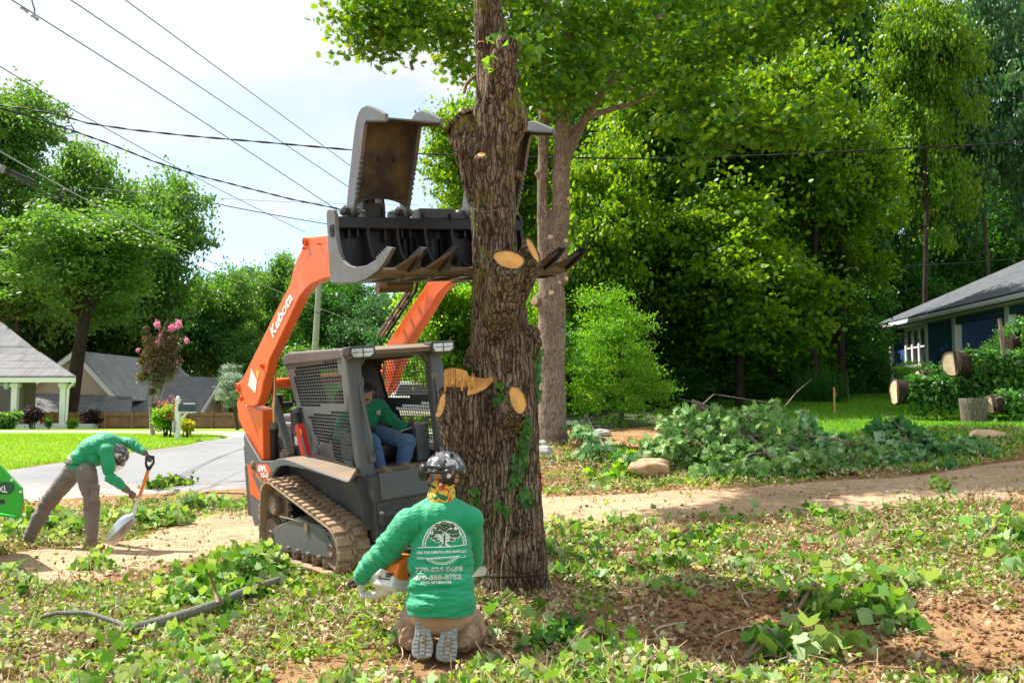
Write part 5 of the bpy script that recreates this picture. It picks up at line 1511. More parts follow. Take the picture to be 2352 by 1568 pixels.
pstroke(0, [(985, 1205), (1040, 1240), (1110, 1258), (1190, 1258), (1260, 1238), (1320, 1188)], 10); pstroke(0, [(1020, 1205), (1070, 1230), (1130, 1240), (1200, 1238), (1260, 1215), (1290, 1188)], 6)
crown = [(1180, 830, 55, 34), (1120, 850, 50, 34), (1245, 845, 52, 34), (1075, 900, 45, 34), (1130, 905, 45, 30), (1240, 895, 50, 32), (1300, 900, 40, 34), (1045, 945, 34, 28), (1310, 940, 38, 30), (1075, 975, 30, 20), (1105, 1002, 26, 16), (1180, 870, 60, 40), (1265, 990, 28, 16), (1275, 945, 36, 24)]
for (x, y, a, b) in crown: pblob(0, x, y, a + 9, b + 9, .0022, 14, .08)
pblob(0, 1180, 955, 75, 70, .0021)
for (x, y, a, b) in crown: pblob(1, x, y + 2, a, b, .0034, 12, .10)
for (x, y, a, b) in crown: pstroke(0, [(x - a * .5, y - b * .25), (x, y - b * .5), (x + a * .5, y - b * .2)], 3.5, .0046)
pstroke(0, [(1120, 1072), (1165, 1055), (1176, 1000), (1176, 955)], 26, .0030); pstroke(0, [(1240, 1066), (1200, 1050), (1188, 1000)], 20, .0030)
pstroke(1, [(1150, 1062), (1178, 1040), (1182, 990), (1180, 940)], 17, .0040)
for p_ in ([(1182, 985), (1150, 945), (1110, 925)], [(1184, 985), (1215, 945), (1255, 925)], [(1180, 960), (1165, 915), (1150, 890)], [(1182, 960), (1200, 910), (1215, 885)], [(1178, 1000), (1130, 975), (1085, 960)], [(1186, 1000), (1230, 980), (1280, 965)]):
    pstroke(0, p_, 9, .0036); pstroke(1, p_, 4.5, .0044)
pblob(0, 0, 0, 0, 0, 0) if False else None
build('white_print', PR[0], M_PRW, shirt); build('green_print', PR[1], M_PRG, shirt)
def print_text(s, x0, x1, yc, h, slope, mat, off, bold, name='lettering', yc1=None):
    me = text_mesh(s, 1.0, bold=bold, ext=0, space=1.02)
    bm = bmesh.new(); bm.from_mesh(me); bmesh.ops.subdivide_edges(bm, edges=[e for e in bm.edges if e.calc_length() > .12], cuts=1); bm.to_mesh(me); bm.free()
    P_ = co_of(me); lo, hi = P_.min(0), P_.max(0)
    out = []
    for p in P_:
        x = x0 + (p[0] - lo[0]) / (hi[0] - lo[0]) * (x1 - x0); y = yc + h / 2 - (p[1] - lo[1]) / (hi[1] - lo[1]) * h + (x - (x0 + x1) / 2) * slope
        out.append(tuple(on_shirt(*ZK(x, y), off)))
    set_co(me, np.array(out)); return link(name, me, mat, shirt)
for (s, x0, x1, yc, h, sl) in (('D&G TREE REMOVAL AND MORE LLC', 880, 1418, 1128, 30, -.035), ('770-624-0659', 862, 1384, 1316, 56, -.03), ('470-350-8752', 846, 1368, 1403, 56, -.03), ('FREE ESTIMATES', 930, 1258, 1458, 30, -.01)):
    big = h > 40
    print_text(s, x0, x1, yc, h, sl, M_PRW, .003, .045 if big else .028)
    if big: print_text(s, x0 + 3, x1 - 3, yc, h - 8, sl, M_PRG, .0042, -.03, 'lettering_fill')

# ---------------------------------------------------------------- chainsaw
sc = K(900, 1320, .32)
saw = empty('chainsaw', sc, 'orange and white chainsaw with its bar in the tree, held by the kneeling man', 'chainsaw')
M_SORG = paint('saw_orange', (.86, .20, .015), .3, amount=.12, spec=.5); M_SWHT = paint('saw_white', (.72, .72, .68), .4, amount=.25)
bar_end = T(1118, 1310, -.24); bar_st = K(935, 1322, .42)
axd = (bar_end - bar_st).normalized(); upv = Vector((0, 0, 1)); upv = (upv - axd * upv.dot(axd)).normalized(); sdv = axd.cross(upv)
def S(a, b, c): return bar_st + axd * a + upv * b + sdv * c - sc
def sprism(pts, c0, c1): 
    mb = MB(); mb.prism([S(a, b, c0) for a, b in pts], sdv * (c1 - c0)); return mb
Lb = (bar_end - bar_st).length
mb = sprism([(0, -.035), (0, .035), (Lb * .6, .042), (Lb - .03, .036), (Lb, .01), (Lb, -.012), (Lb - .03, -.036), (Lb * .6, -.042)], -.003, .003)
build('guide_bar', mb, plain('bar_paint', (.74, .70, .58), .45, .1, var=.15), saw, bevel=.001)
mb = sprism([(0, .035), (Lb * .6, .042), (Lb - .03, .036), (Lb - .03, .044), (Lb * .6, .05), (0, .043)], -.004, .004); build('chain', mb, M_WORN, saw)
mb = sprism([(-.30, .02), (-.27, .10), (-.20, .145), (-.09, .15), (-.02, .11), (.0, .03), (-.02, -.02), (-.26, -.03)], .01, .15)
cov = build('engine_cover', mb, M_SORG, saw, bevel=.018)
mb = sprism([(-.21, .148), (-.14, .165), (-.11, .15)], .03, .13); build('cover_ridge', mb, M_SORG, cov, bevel=.008)
mb = sprism([(-.34, -.04), (-.32, .03), (-.26, -.0), (-.02, -.02), (.04, .03), (.05, -.06), (-.05, -.085), (-.30, -.08)], -.015, .155); build('crankcase', mb, M_SWHT, saw, bevel=.012)
for k in range(4):
    mb = MB(); mb.prism([S(a, b, .151) for a, b in ((-.17 + k * .02, .02), (-.162 + k * .02, .02), (-.155 + k * .02, .06), (-.163 + k * .02, .06))], sdv * .003); build('vent_slot', mb, M_HELMK, cov)
    mb = MB(); mb.prism([S(-.302 - .001, -.02 + k * .018, c) for c in (.03, .13)] + [S(-.302, -.012 + k * .018, c) for c in (.13, .03)], -axd * .03); build('vent_slot', mb, M_HELMK, cov)
hp = K(836, 1352, .36) - sc
mb = MB(); mb.tube([S(-.30, .02, .07), S(-.36, .05, .07), hp + V3((.02, 0, .05)), hp + V3((-.03, 0, .02)), hp + V3((-.02, 0, -.035)), hp + V3((.08, .02, -.05)), S(-.28, -.07, .07)], [.03, .024, .021, .02, .022, .028, .034], 12); build('rear_handle', mb, M_SWHT, saw, sm_ang=60)
mb = MB(); mb.box(hp + V3((.045, .0, -.045)), (.14, .075, .03), (0, .12, .1)); build('hand_guard', mb, M_SWHT, saw, bevel=.012)
mb = MB(); mb.tube([S(-.05, .05, .16), S(-.03, .16, .14), S(-.0, .19, .06), S(.0, .18, -.03), S(-.02, .04, -.04)], .014, 10); build('front_handle', mb, M_HELMK, saw, smooth=True)
mb = MB(); mb.prism([S(.04, .10, .0), S(.04, .10, .13), S(.07, .20, .12), S(.07, .20, .01)], axd * .008); build('chain_brake', mb, M_HELMK, saw, bevel=.003)
mb = sprism([(-.16, -.06), (.03, -.06), (.05, .04), (-.10, .05), (-.16, .0)], -.035, -.012); build('sprocket_cover', mb, M_SWHT, saw, bevel=.006)

# ---------------------------------------------------------------- man with the scoop shovel
BY = 11.2
def B(u, v, dy=0.0): return at(u, v, BY + dy)
f0, f1 = G(70, 1256), G(215, 1260)
org2 = Vector(((f0.x + f1.x) / 2, (f0.y + f1.y) / 2, float(H((f0.x + f1.x) / 2, (f0.y + f1.y) / 2))))
BY = org2.y
man2 = empty('person', org2, 'person in grey trousers and green shirt bending over to shovel leaves by the road', 'person')
hipA, hipB = B(168, 1082, .08), B(198, 1083, -.10)
kneeA, kneeB = B(103, 1163, .12), B(211, 1150, -.12)
ankA, ankB = B(66, 1236, .10), B(211, 1236, -.10)
pel, wst, chs, ucs, nk = B(183, 1074), B(190, 1053), B(215, 1030), B(242, 1020), B(256, 1028)
hd2 = B(267, 1047, -.02)
shA, shB = B(252, 1018, .16), B(244, 1035, -.16)
elA, wrA = B(299, 1016, .12), B(333, 1040, .05)
elB, wrB = B(254, 1096, -.18), B(293, 1126, -.10)
hm2 = hframe((.55, -.15, -.85), (.8, -.1, .5))
def torso2(mb, g=0):
    for c, r in ((pel, (.145, .15, .115)), (wst, (.13, .15, .115)), (chs, (.15, .17, .12)), (ucs, (.14, .18, .12))): mb.ell(c, tuple(k + g for k in r))
    limb(mb, [shA, shB], [.07 + g, .07 + g]); limb(mb, [pel.lerp(wst, .5), wst, chs, ucs], [.125 + g, .125 + g, .13 + g, .12 + g])
mb = MB(); torso2(mb); limb(mb, [ucs, nk, hd2.lerp(nk, .4)], [.08, .06, .056]); head_shape(mb, hd2, hm2, 1.0)
for a, b, c in ((shA, elA, wrA), (shB, elB, wrB)): limb(mb, [a, a.lerp(b, .5), b, b.lerp(c, .35), c], [.058, .05, .042, .042, .028])
for a, b, c in ((hipA, kneeA, ankA), (hipB, kneeB, ankB)): limb(mb, [a, a.lerp(b, .5), b, b.lerp(c, .35), c], [.09, .078, .058, .057, .04])
HA = frame((.7, -.1, -.6), (-.5, .1, -.8)); HB = frame((.75, .1, -.55), (-.2, .3, -.9))
hand_shape(mb, wrA, HA); hand_shape(mb, wrB, HB)
me = remesh(mb, .0085, 2, 'body'); me.polygons.foreach_set('use_smooth', [True] * len(me.polygons)); loc_mesh(me, org2); link('body', me, M_SKIN, man2)
face_parts(hd2, hm2, man2, org2, 1.0, False)
mb = MB(); torso2(mb, .018); mb.ell(B(190, 1046), (.13, .165, .08)); mb.ell(B(222, 1052, -.02), (.09, .15, .085))
for a, b, c in ((shA, elA, wrA), (shB, elB, wrB)): limb(mb, [a, a.lerp(b, .5), b, b.lerp(c, .5), c.lerp(b, .08)], [.082, .072, .06, .052, .042])
wear('shirt', mb, .011, 9, M_SHIRT, man2, org2, [((1, 0, .5), chs, .25, 14, .022), ((elA - shA), elA, .2, 22, .018), ((elB - shB), elB, .2, 22, .02)])
mb = MB(); mb.ell(B(181, 1058), (.14, .155, .055), (0, .5, 0)); wear('undershirt', mb, .012, 3, clothmat('pale_undershirt', (.55, .50, .42), (.65, .6, .5)), man2, org2, None)
mb = MB(); mb.ell(B(183, 1082), (.155, .17, .10)); mb.ell(B(180, 1076, 0), (.17, .17, .09))
for a, b, c in ((hipA, kneeA, ankA), (hipB, kneeB, ankB)): limb(mb, [a, a.lerp(b, .5), b, b.lerp(c, .5), c.lerp(b, .05)], [.118, .105, .085, .076, .066])
wear('trousers', mb, .011, 4, M_GTR, man2, org2, [((kneeA - hipA), kneeA, .25, 16, .016), ((0, 0, 1), kneeB, .25, 16, .016), ((ankA - kneeA), ankA, .15, 28, .020), ((0, 0, 1), ankB, .15, 28, .020)])
mb = MB(); mb.box(B(218, 1135, -.215) - org2, (.10, .035, .17), (0, .05, 0)); mb.box(B(217, 1116, -.235) - org2, (.125, .03, .05), (0, .08, 0)); build('cargo_pocket', mb, M_GTR, man2, bevel=.012)
mb = MB(); mb.ell(B(181, 1064), (.182, .178, .024), (0, .16, 0)); wear('belt', mb, .012, 2, clothmat('olive_belt', (.03, .045, .035), (.05, .07, .05)), man2, org2, None)
for (a, dirx) in ((ankA, (.55, -.35, -.12)), (ankB, (.95, -.35, 0))):
    g = float(H(a.x, a.y)); d = Vector(dirx).normalized(); h0 = Vector((a.x, a.y, g + .05)) - d * .06
    mb = MB(); limb(mb, [h0, h0 + d * .12, h0 + d * .22 + V3((0, 0, -.012))], [.045, .046, .034]); limb(mb, [Vector((a.x, a.y, g + .07)), a], [.05, .052]); bo = wear('shoe', mb, .009, 3, M_BOOT, man2, org2, None)
    mb = MB(); sd_ = d.cross(Vector((0, 0, 1))).normalized(); b0 = h0 - V3((0, 0, .048)) - org2
    mb.prism([b0 + d * x + sd_ * y for x, y in ((-.05, -.025), (-.05, .025), (0, .04), (.14, .045), (.23, .03), (.255, 0), (.23, -.03), (.14, -.045), (0, -.04))], (0, 0, .022)); build('sole', mb, plain('red_sole', (.45, .12, .06), .8), bo, bevel=.004)
for w_, M_, e_ in ((wrA, HA, elA), (wrB, HB, elB)):
    mb = MB(); hand_shape(mb, w_, M_, 1.12, r=.0115); limb(mb, [w_.lerp(e_, .18), w_], [.045, .036]); wear('glove', mb, .006, 1, M_GLOVE, man2, org2, None)
hel2, F2, f2 = helmet(hd2, hm2, 1.02, man2, org2)
mb = MB()      # clear visor curved in front of the face
vs = []; 
for j in range(5):
    for i in range(13):
        a = R_(-75 + i * 12.5); vs.append(F2(.135 * math.sin(a), .145 * math.cos(a) + .01, .0 - j * .035))
mb.add(vs, [(j * 13 + i, j * 13 + i + 1, (j + 1) * 13 + i + 1, (j + 1) * 13 + i) for j in range(4) for i in range(12)])
t = NT('visor_glass'); M_VIS = t.set(color=(.8, .82, .8), rough=.1, Alpha=.35); 
build('visor', mb, M_VIS, hel2, smooth=True)
for s_ in (-1, 1):
    mb = MB(); mb.ell(F2(s_ * .10, 0, -.015), (.03, .035, .042)); build('ear_muff', mb, M_HELMK, hel2, smooth=True)

# ---- scoop shovel
gp, sh1, sh2, tipp = B(343, 1052, .0), B(341, 1078, -.0), B(311, 1160, -.05), None
sho = empty('scoop_shovel', org2, 'scoop shovel with orange shaft and pale metal blade held by the bending man', 'shovel')
o2 = org2
mb = MB(); mb.tube([sh1 - o2, B(321, 1138, -.04) - o2], .019, 12); build('shaft', mb, M_SORG, sho, smooth=True)
mb = MB(); mb.tube([B(321, 1138, -.04) - o2, sh2 - o2, B(308, 1182, -.06) - o2], [.02, .02, .024], 12); build('socket', mb, M_SWHT, sho, smooth=True)
ga, gb = B(337, 1046, -.06), B(352, 1048, .06)
mb = MB(); mb.tube([sh1 - o2, B(335, 1065, -.05) - o2, ga - o2, gb - o2, B(353, 1062, .05) - o2, sh1 - o2], [.022, .014, .015, .015, .014, .022], 10); build('grip', mb, M_HELMK, sho, smooth=True)
# blade: curved scoop, tip on the ground
tp = G(241, 1246); bk = B(309, 1183, -.06)
ax = (tp - bk); Lk = ax.length; ax.normalize(); nn = Vector((.55, -.75, .55)); nn = (nn - ax * nn.dot(ax)).normalized(); sd_ = ax.cross(nn)
vs = []; n1, n2 = 14, 15
for i in range(n1):
    t_ = i / (n1 - 1); w = .16 * min(1, .35 + 1.6 * t_) * (1 if t_ < .55 else math.sqrt(max(0, 1 - ((t_ - .55) / .47) ** 2)) * .98 + .02)
    for j in range(n2):
        s_ = (j / (n2 - 1) * 2 - 1); cup = .085 * (abs(s_) ** 2.2) * (1 - t_ * .75) * (.35 + min(1, t_ * 3) * .65); rib = -.008 * math.exp(-((abs(s_) - .38) / .10) ** 2)
        vs.append(bk + ax * (t_ * Lk) + sd_ * (s_ * w) - nn * (cup + rib) + nn * (.05 * math.sin(math.pi * t_)) - o2)
F_ = [(i * n2 + j, i * n2 + j + 1, (i + 1) * n2 + j + 1, (i + 1) * n2 + j) for i in range(n1 - 1) for j in range(n2 - 1)]
mb = MB(); mb.add(vs, F_); bl = build('blade', mb, plain('aluminium', (.42, .42, .43), .35, .75, var=.2, scale=4), sho, smooth=True)
so = bl.modifiers.new('solid', 'SOLIDIFY'); so.thickness = .004

# ---------------------------------------------------------------- operator in the cab (loader-local skeleton)
opo = lw((.0, -.08, 1.1))
man3 = empty('person', opo, 'person in dark cap, green shirt and jeans sitting inside the loader cab', 'person')
D_ = lambda *p: lw(p)
pe3, wa3, ch3, uc3, ne3 = D_(-.04, -.07, 1.18), D_(-.03, -.07, 1.25), D_(-.0, -.08, 1.34), D_(.01, -.085, 1.42), D_(.03, -.08, 1.50)
hd3 = D_(.085, -.066, 1.60)
sR, sL = D_(.02, -.27, 1.43), D_(.03, .10, 1.44)
eR, wR3 = D_(.06, -.38, 1.21), D_(.30, -.37, 1.25)
eL, wL3 = D_(.16, .22, 1.24), D_(.37, .235, 1.235)
hR, hL = D_(.02, -.16, 1.18), D_(.02, .02, 1.18)
kR, kL = D_(.47, -.24, 1.13), D_(.52, .115, 1.10)
aR, aL = D_(.56, -.22, .90), D_(.55, .03, .90)
UPL = LR @ Vector((0, 0, 1)); FWL = LR @ Vector((1, 0, 0))
hm3 = hframe((OEYE - hd3) + V3((.5, 0, -1.2)), UPL * .6 + V3((0, 0, .4)))
def torso3(mb, g=0):
    Mx = hframe(FWL, UPL)
    for c, r in ((pe3, (.16, .12, .11)), (wa3, (.15, .115, .12)), (ch3, (.165, .12, .13)), (uc3, (.17, .11, .10))): mb.ell(c, tuple(k + g for k in r), Mx)
    limb(mb, [sR, ne3 - UPL * .02, sL], [.066 + g, .062 + g, .066 + g])
mb = MB(); torso3(mb); limb(mb, [uc3, ne3, hd3.lerp(ne3, .4)], [.08, .06, .056]); head_shape(mb, hd3, hm3, 1.0)
for a, b, c in ((sR, eR, wR3), (sL, eL, wL3)): limb(mb, [a, a.lerp(b, .5), b, b.lerp(c, .35), c], [.058, .05, .042, .042, .028])
for a, b, c in ((hR, kR, aR), (hL, kL, aL)): limb(mb, [a, a.lerp(b, .5), b, b.lerp(c, .35), c], [.088, .078, .058, .057, .04])
G1 = frame(FWL * .9 - UPL * .2, -UPL); hand_shape(mb, wL3, G1); hand_shape(mb, wR3, G1)
me = remesh(mb, .0075, 1, 'body'); me.polygons.foreach_set('use_smooth', [True] * len(me.polygons)); loc_mesh(me, opo); link('body', me, M_SKIN, man3)
face_parts(hd3, hm3, man3, opo, 1.0, True)
mb = MB(); torso3(mb, .016)
for a, b, c in ((sR, eR, wR3), (sL, eL, wL3)): limb(mb, [a, a.lerp(b, .5), b, b.lerp(c, .5), c.lerp(b, .08)], [.08, .07, .06, .052, .042])
wear('shirt', mb, .010, 3, M_SHIRTD, man3, opo, [(UPL, wa3, .16, 22, .012), ((eL - sL), eL, .2, 22, .012), ((wL3 - eL), wL3, .15, 30, .008)])
q = D_(.137, .03, 1.395) - opo
mb = MB(); Mx = hframe(FWL, UPL)
for k in range(3): mb.prism([q + Mx @ Vector((x, .0, z)) for x, z in [(.026 * math.cos(a) * (1 - .3 * k), .026 * math.sin(a) * (1 - .3 * k)) for a in np.linspace(0, 2 * math.pi, 14, endpoint=False)]], FWL * (.002 + k * .002))
build('chest_print', mb, plain('pale_print', (.45, .55, .5), .7, var=.4, scale=60), man3)
mb = MB()
for a, b, c in ((hR, kR, aR), (hL, kL, aL)): limb(mb, [a, a.lerp(b, .5), b, b.lerp(c, .5), c], [.108, .096, .082, .072, .06])
mb.ell(pe3, (.17, .15, .10)); wear('jeans', mb, .010, 3, M_JEAN, man3, opo, [((kL - hL), kL, .25, 18, .012), ((kR - hR), kR, .25, 18, .012)])
for w_, e_ in ((wL3, eL), (wR3, eR)):
    mb = MB(); hand_shape(mb, w_, G1, 1.1, r=.0112); limb(mb, [w_.lerp(e_, .12), w_], [.04, .034]); wear('glove', mb, .006, 1, M_GLOVEK, man3, opo, None)
for a in (aR, aL):
    mb = MB(); limb(mb, [a, a - UPL * .02 + FWL * .02, a + FWL * .17 - UPL * .03], [.05, .052, .038]); wear('boot', mb, .010, 2, M_BOOT, man3, opo, None)
# cap
f = lambda x, y, z: hd3 + hm3 @ Vector((x, y, z)) - opo
M_CAP = clothmat('black_cap', (.012, .012, .013), (.022, .021, .022))
mb = MB(); vs = []; nu_ = 24
for j in range(9):
    ph = j / 8 * math.pi * .5
    for i in range(nu_):
        a = 2 * math.pi * i / nu_; vs.append(f(.088 * math.sin(ph + .02) * math.cos(a), .105 * math.sin(ph + .02) * math.sin(a), .045 + .082 * math.cos(ph)))
mb.add(vs, [(j * nu_ + i, (j + 1) * nu_ + i, (j + 1) * nu_ + (i + 1) % nu_, j * nu_ + (i + 1) % nu_) for j in range(8) for i in range(nu_)] + [tuple(range(nu_))])
cap = build('cap', mb, M_CAP, man3, smooth=True)
mb = MB(); pts = [(.075 * math.cos(a), .06 + .095 * math.sin(a)) for a in np.linspace(0, math.pi, 13)]
mb.prism([f(x, y + .02, .050 - (y - .06) * .25 - abs(x) * .12) for x, y in pts], hm3 @ Vector((0, 0, .006))); build('brim', mb, M_CAP, cap)
mb = MB()
for s_ in (-1, 1): mb.ell(f(s_ * .07, -.03, .0), (.016, .05, .045), hm3)
mb.ell(f(0, -.075, .0), (.07, .03, .05), hm3); build('hair', mb, plain('dark_hair', (.03, .02, .014), .7), man3, smooth=True)
# ================================================================== TREES AND SHRUBS
def crown_pts(rng, n, K_=26, squash=.6, shell=.55, cr=(.07, .13), lobes=13, **kw):
    """leaf positions in a unit crown: lobes round the limbs, each lobe a shell of small leaf sprays with gaps"""
    L = rng.normal(size=(lobes, 3)); L /= np.linalg.norm(L, axis=1)[:, None]
    L *= (rng.uniform(.25, .72, lobes))[:, None]; L[:, 2] *= .95
    lr = rng.uniform(.24, .42, lobes)
    K2 = K_ * 5
    li = rng.choice(lobes, K2, p=lr ** 2 / (lr ** 2).sum())
    d = rng.normal(size=(K2, 3)); d[:, 2] = np.abs(d[:, 2]) * np.where(rng.uniform(size=K2) < .72, 1, -1); d /= np.linalg.norm(d, axis=1)[:, None]
    c = L[li] + d * lr[li][:, None] * rng.uniform(.75, 1.08, K2)[:, None] * np.array([1, 1, .85])
    r = rng.uniform(cr[0], cr[1], K2)
    k = rng.choice(K2, n, p=r ** 1.6 / (r ** 1.6).sum())
    g = rng.normal(size=(n, 3)) * np.where(rng.uniform(size=n) < .25, 1.15, .6)[:, None]
    ax = L[li] * .0 + d; ax[:, 2] *= .35; ax /= np.linalg.norm(ax, axis=1)[:, None]
    P = c[k] + r[k][:, None] * g * np.array([1.15, 1.15, squash * .8]) + ax[k] * (r[k] * rng.normal(size=n) * .75)[:, None]
    m = np.linalg.norm(P, axis=1); P = P / np.maximum(1, m / 1.06)[:, None]
    base_v = rng.uniform(0, 1, K2)
    crown_pts.var = np.clip(base_v[k] * .55 + rng.uniform(0, .45, n), 0, 1)
    return P, L
CROWNS = {}
def crown_mesh(key, seed, n, size, shape=LEAF_KITE, **k):
    rng = np.random.default_rng(seed); P, c = crown_pts(rng, n, **k)
    R0 = 4.5
    me = leaves(key, P * R0, rng.uniform(.7, 1.25, len(P)) * size, shape, rng, up=.35, var=crown_pts.var)
    CROWNS[key] = (me, c * R0, R0)
L5 = [(0, 0), (.3, .28), (.34, .6), (0, 1), (-.34, .6), (-.3, .28)]
crown_mesh('far_a', 1, 30000, .23, K_=44); crown_mesh('far_b', 2, 30000, .23, K_=52, lobes=16); crown_mesh('far_c', 3, 28000, .23, K_=40)
crown_mesh('sparse', 4, 17000, .22, K_=30, cr=(.05, .11), lobes=17)
crown_mesh('mid_a', 5, 52000, .19, L5, K_=70, cr=(.06, .12), squash=.55, lobes=18); crown_mesh('mid_b', 6, 52000, .19, L5, K_=80, cr=(.06, .12), squash=.55, lobes=16)
crown_mesh('low_shrub', 7, 22000, .22, K_=44, lobes=15)
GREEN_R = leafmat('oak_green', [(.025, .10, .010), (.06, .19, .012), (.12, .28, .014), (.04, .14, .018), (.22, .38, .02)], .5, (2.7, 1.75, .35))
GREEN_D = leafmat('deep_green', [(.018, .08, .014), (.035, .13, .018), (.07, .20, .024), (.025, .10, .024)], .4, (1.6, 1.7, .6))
GREEN_L = leafmat('soft_green', [(.05, .15, .035), (.085, .22, .04), (.14, .30, .055), (.07, .20, .055), (.19, .34, .06)], .45, (1.8, 1.6, .6))  # lighter, softer green: distance haze mixed into the leaf colour
GREEN_B = leafmat('blue_green', [(.03, .10, .04), (.05, .15, .055), (.09, .20, .07), (.13, .24, .09)], .35, (1.4, 1.6, .8))  # bluish tone paints distance haze into the leaves
GREEN_Y = leafmat('yellow_green', [(.10, .28, .02), (.16, .36, .03), (.22, .42, .04), (.12, .30, .03)], .5, (2.0, 1.7, .4))
M_LIMB = barkmat('limb_bark', (.04, .03, .022), (.13, .10, .075), (.22, .18, .14), sc=1.2, strength=.4)
def tree_at(name, u, vt, vb, Y, w, crown, mat, label, cat='tree', group=None, trunk_r=.17, seed=0, depth=None, bark=None, tu=None, limbs=7):
    ppm = F_PX / Y; c = at(u, (vt + vb) / 2, Y); rz = (vb - vt) / 2 / ppm * 1.12; rx = w / 2 / ppm * 1.22; ry = depth or min(rx, 4.5)
    bx = at(tu, 900, Y).x if tu is not None else c.x
    bz = float(H(bx, Y)); root = empty(name, (bx, Y, bz), label, cat, group)
    rr = random.Random(seed); me, cc, R0 = CROWNS[crown]
    o = bpy.data.objects.new('crown', me); COL.objects.link(o); o.parent = root; 
    if len(me.materials) == 0: me.materials.append(mat)
    o.location = c - root.location; o.scale = (rx / R0, ry / R0, rz / R0); o.rotation_euler = (0, 0, 0)
    o.material_slots[0].link = 'OBJECT'; o.material_slots[0].material = mat
    mb = MB(); top = c - root.location; hgt = top.z
    wob = [Vector((rr.uniform(-.15, .15), rr.uniform(-.15, .15), 0)) for _ in range(5)]
    pts = [Vector((0, 0, -.2)), Vector((0, 0, .0)) + wob[0] * .2, Vector((top.x * .25, 0, hgt * .35)) + wob[1], Vector((top.x * .7, 0, hgt * .7)) + wob[2], top + wob[3], top + Vector((0, 0, rz * .7))]
    mb.tube(pts, [trunk_r * 1.35, trunk_r * 1.1, trunk_r * .95, trunk_r * .75, trunk_r * .45, trunk_r * .12], 12)
    S_ = np.array([rx / R0, ry / R0, rz / R0]); idx = list(range(len(cc))); rr.shuffle(idx)
    for i in idx[:limbs]:
        e = Vector((cc[i] * S_).tolist()) + top; t_ = rr.uniform(.45, .95); s0 = pts[2].lerp(pts[4], t_)
        if e.z < s0.z - rz * .3: continue
        m_ = s0.lerp(e, .5) + Vector((0, 0, -.1 * (e - s0).length + .3)); mb.tube([s0, m_, e], [trunk_r * .42, trunk_r * .25, trunk_r * .07], 7)
    build('trunk', mb, bark or M_LIMB, root, sm_ang=60)
    return root
FARG = 'trees standing beyond the houses on the left'
# ---- left side
tree_at('broadleaf_tree', 0, 165, 560, 64, 290, 'far_b', GREEN_L, 'tall tree cut off by the top part of the left picture edge', group=FARG, seed=1)
tree_at('broadleaf_tree', 40, 400, 860, 66, 330, 'far_a', GREEN_L, 'pale green tree behind the grey porch roof at the left', group=FARG, seed=2)
tree_at('broadleaf_tree', 185, 318, 760, 70, 250, 'far_c', GREEN_L, 'slim-topped pale tree between the leftmost tree and the broad round one', group=FARG, seed=3)
tree_at('broadleaf_tree', 345, 372, 860, 72, 300, 'far_b', GREEN_L, 'broad tree whose ragged right edge stands against the sky above the pink tree', group=FARG, seed=4)
tree_at('shade_tree', 205, 450, 770, 57, 380, 'far_b', GREEN_L, 'dark forked tree whose trunk rises in front of the tan house gable', trunk_r=.40, seed=5, tu=157, bark=M_BARKD, limbs=14, depth=5)
for i, (u, vt, vb, Y, w, cr_, m_, lab) in enumerate((
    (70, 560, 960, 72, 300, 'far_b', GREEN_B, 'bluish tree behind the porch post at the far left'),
    (260, 600, 950, 75, 260, 'far_a', GREEN_D, 'dark tree behind the tan gable roof'),
    (400, 640, 960, 78, 220, 'far_c', GREEN_D, 'dark tree directly behind the pink flowering tree'),
    (500, 600, 930, 80, 190, 'far_b', GREEN_L, 'tree above the right end of the grey garage roof'),
    (575, 572, 900, 92, 210, 'far_a', GREEN_L, 'round-topped far tree left of the orange lift arm'),
    (655, 580, 900, 88, 180, 'far_c', GREEN_L, 'far tree right behind the orange lift arm'),
    (708, 535, 800, 84, 90, 'sparse', GREEN_L, 'pointed treetop showing beside the grapple bucket'),
    (760, 610, 930, 80, 230, 'far_b', GREEN_D, 'dark tree behind the pale utility pole'),
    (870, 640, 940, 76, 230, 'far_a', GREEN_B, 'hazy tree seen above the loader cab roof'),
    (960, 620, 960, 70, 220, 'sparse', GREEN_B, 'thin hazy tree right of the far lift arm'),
    (620, 740, 980, 70, 200, 'low_shrub', GREEN_D, 'dark low tree behind the lower lift arm'),
    (735, 780, 990, 66, 200, 'low_shrub', GREEN_L, 'low bright tree at the foot of the utility pole'),
    (1010, 800, 1010, 50, 200, 'low_shrub', GREEN_Y, 'bright shrub seen through the cab mesh'),
    (880, 830, 1010, 60, 240, 'low_shrub', GREEN_D, 'dark shrub seen through the loader cab'))):
    tree_at('background_tree', u, vt, vb, Y, w, cr_, m_, lab, group=FARG, seed=10 + i, trunk_r=.15, limbs=4)
tree_at('flowering_tree', 548, 828, 945, 42, 90, 'low_shrub', leafmat('white_bloom_leaves', [(.04, .12, .05), (.06, .16, .06), (.5, .55, .5), (.62, .64, .6)], .3, (1.2, 1.3, 1)), 'small tree with white blossom behind the orange lift arm pivot', trunk_r=.08, seed=30, depth=.8)
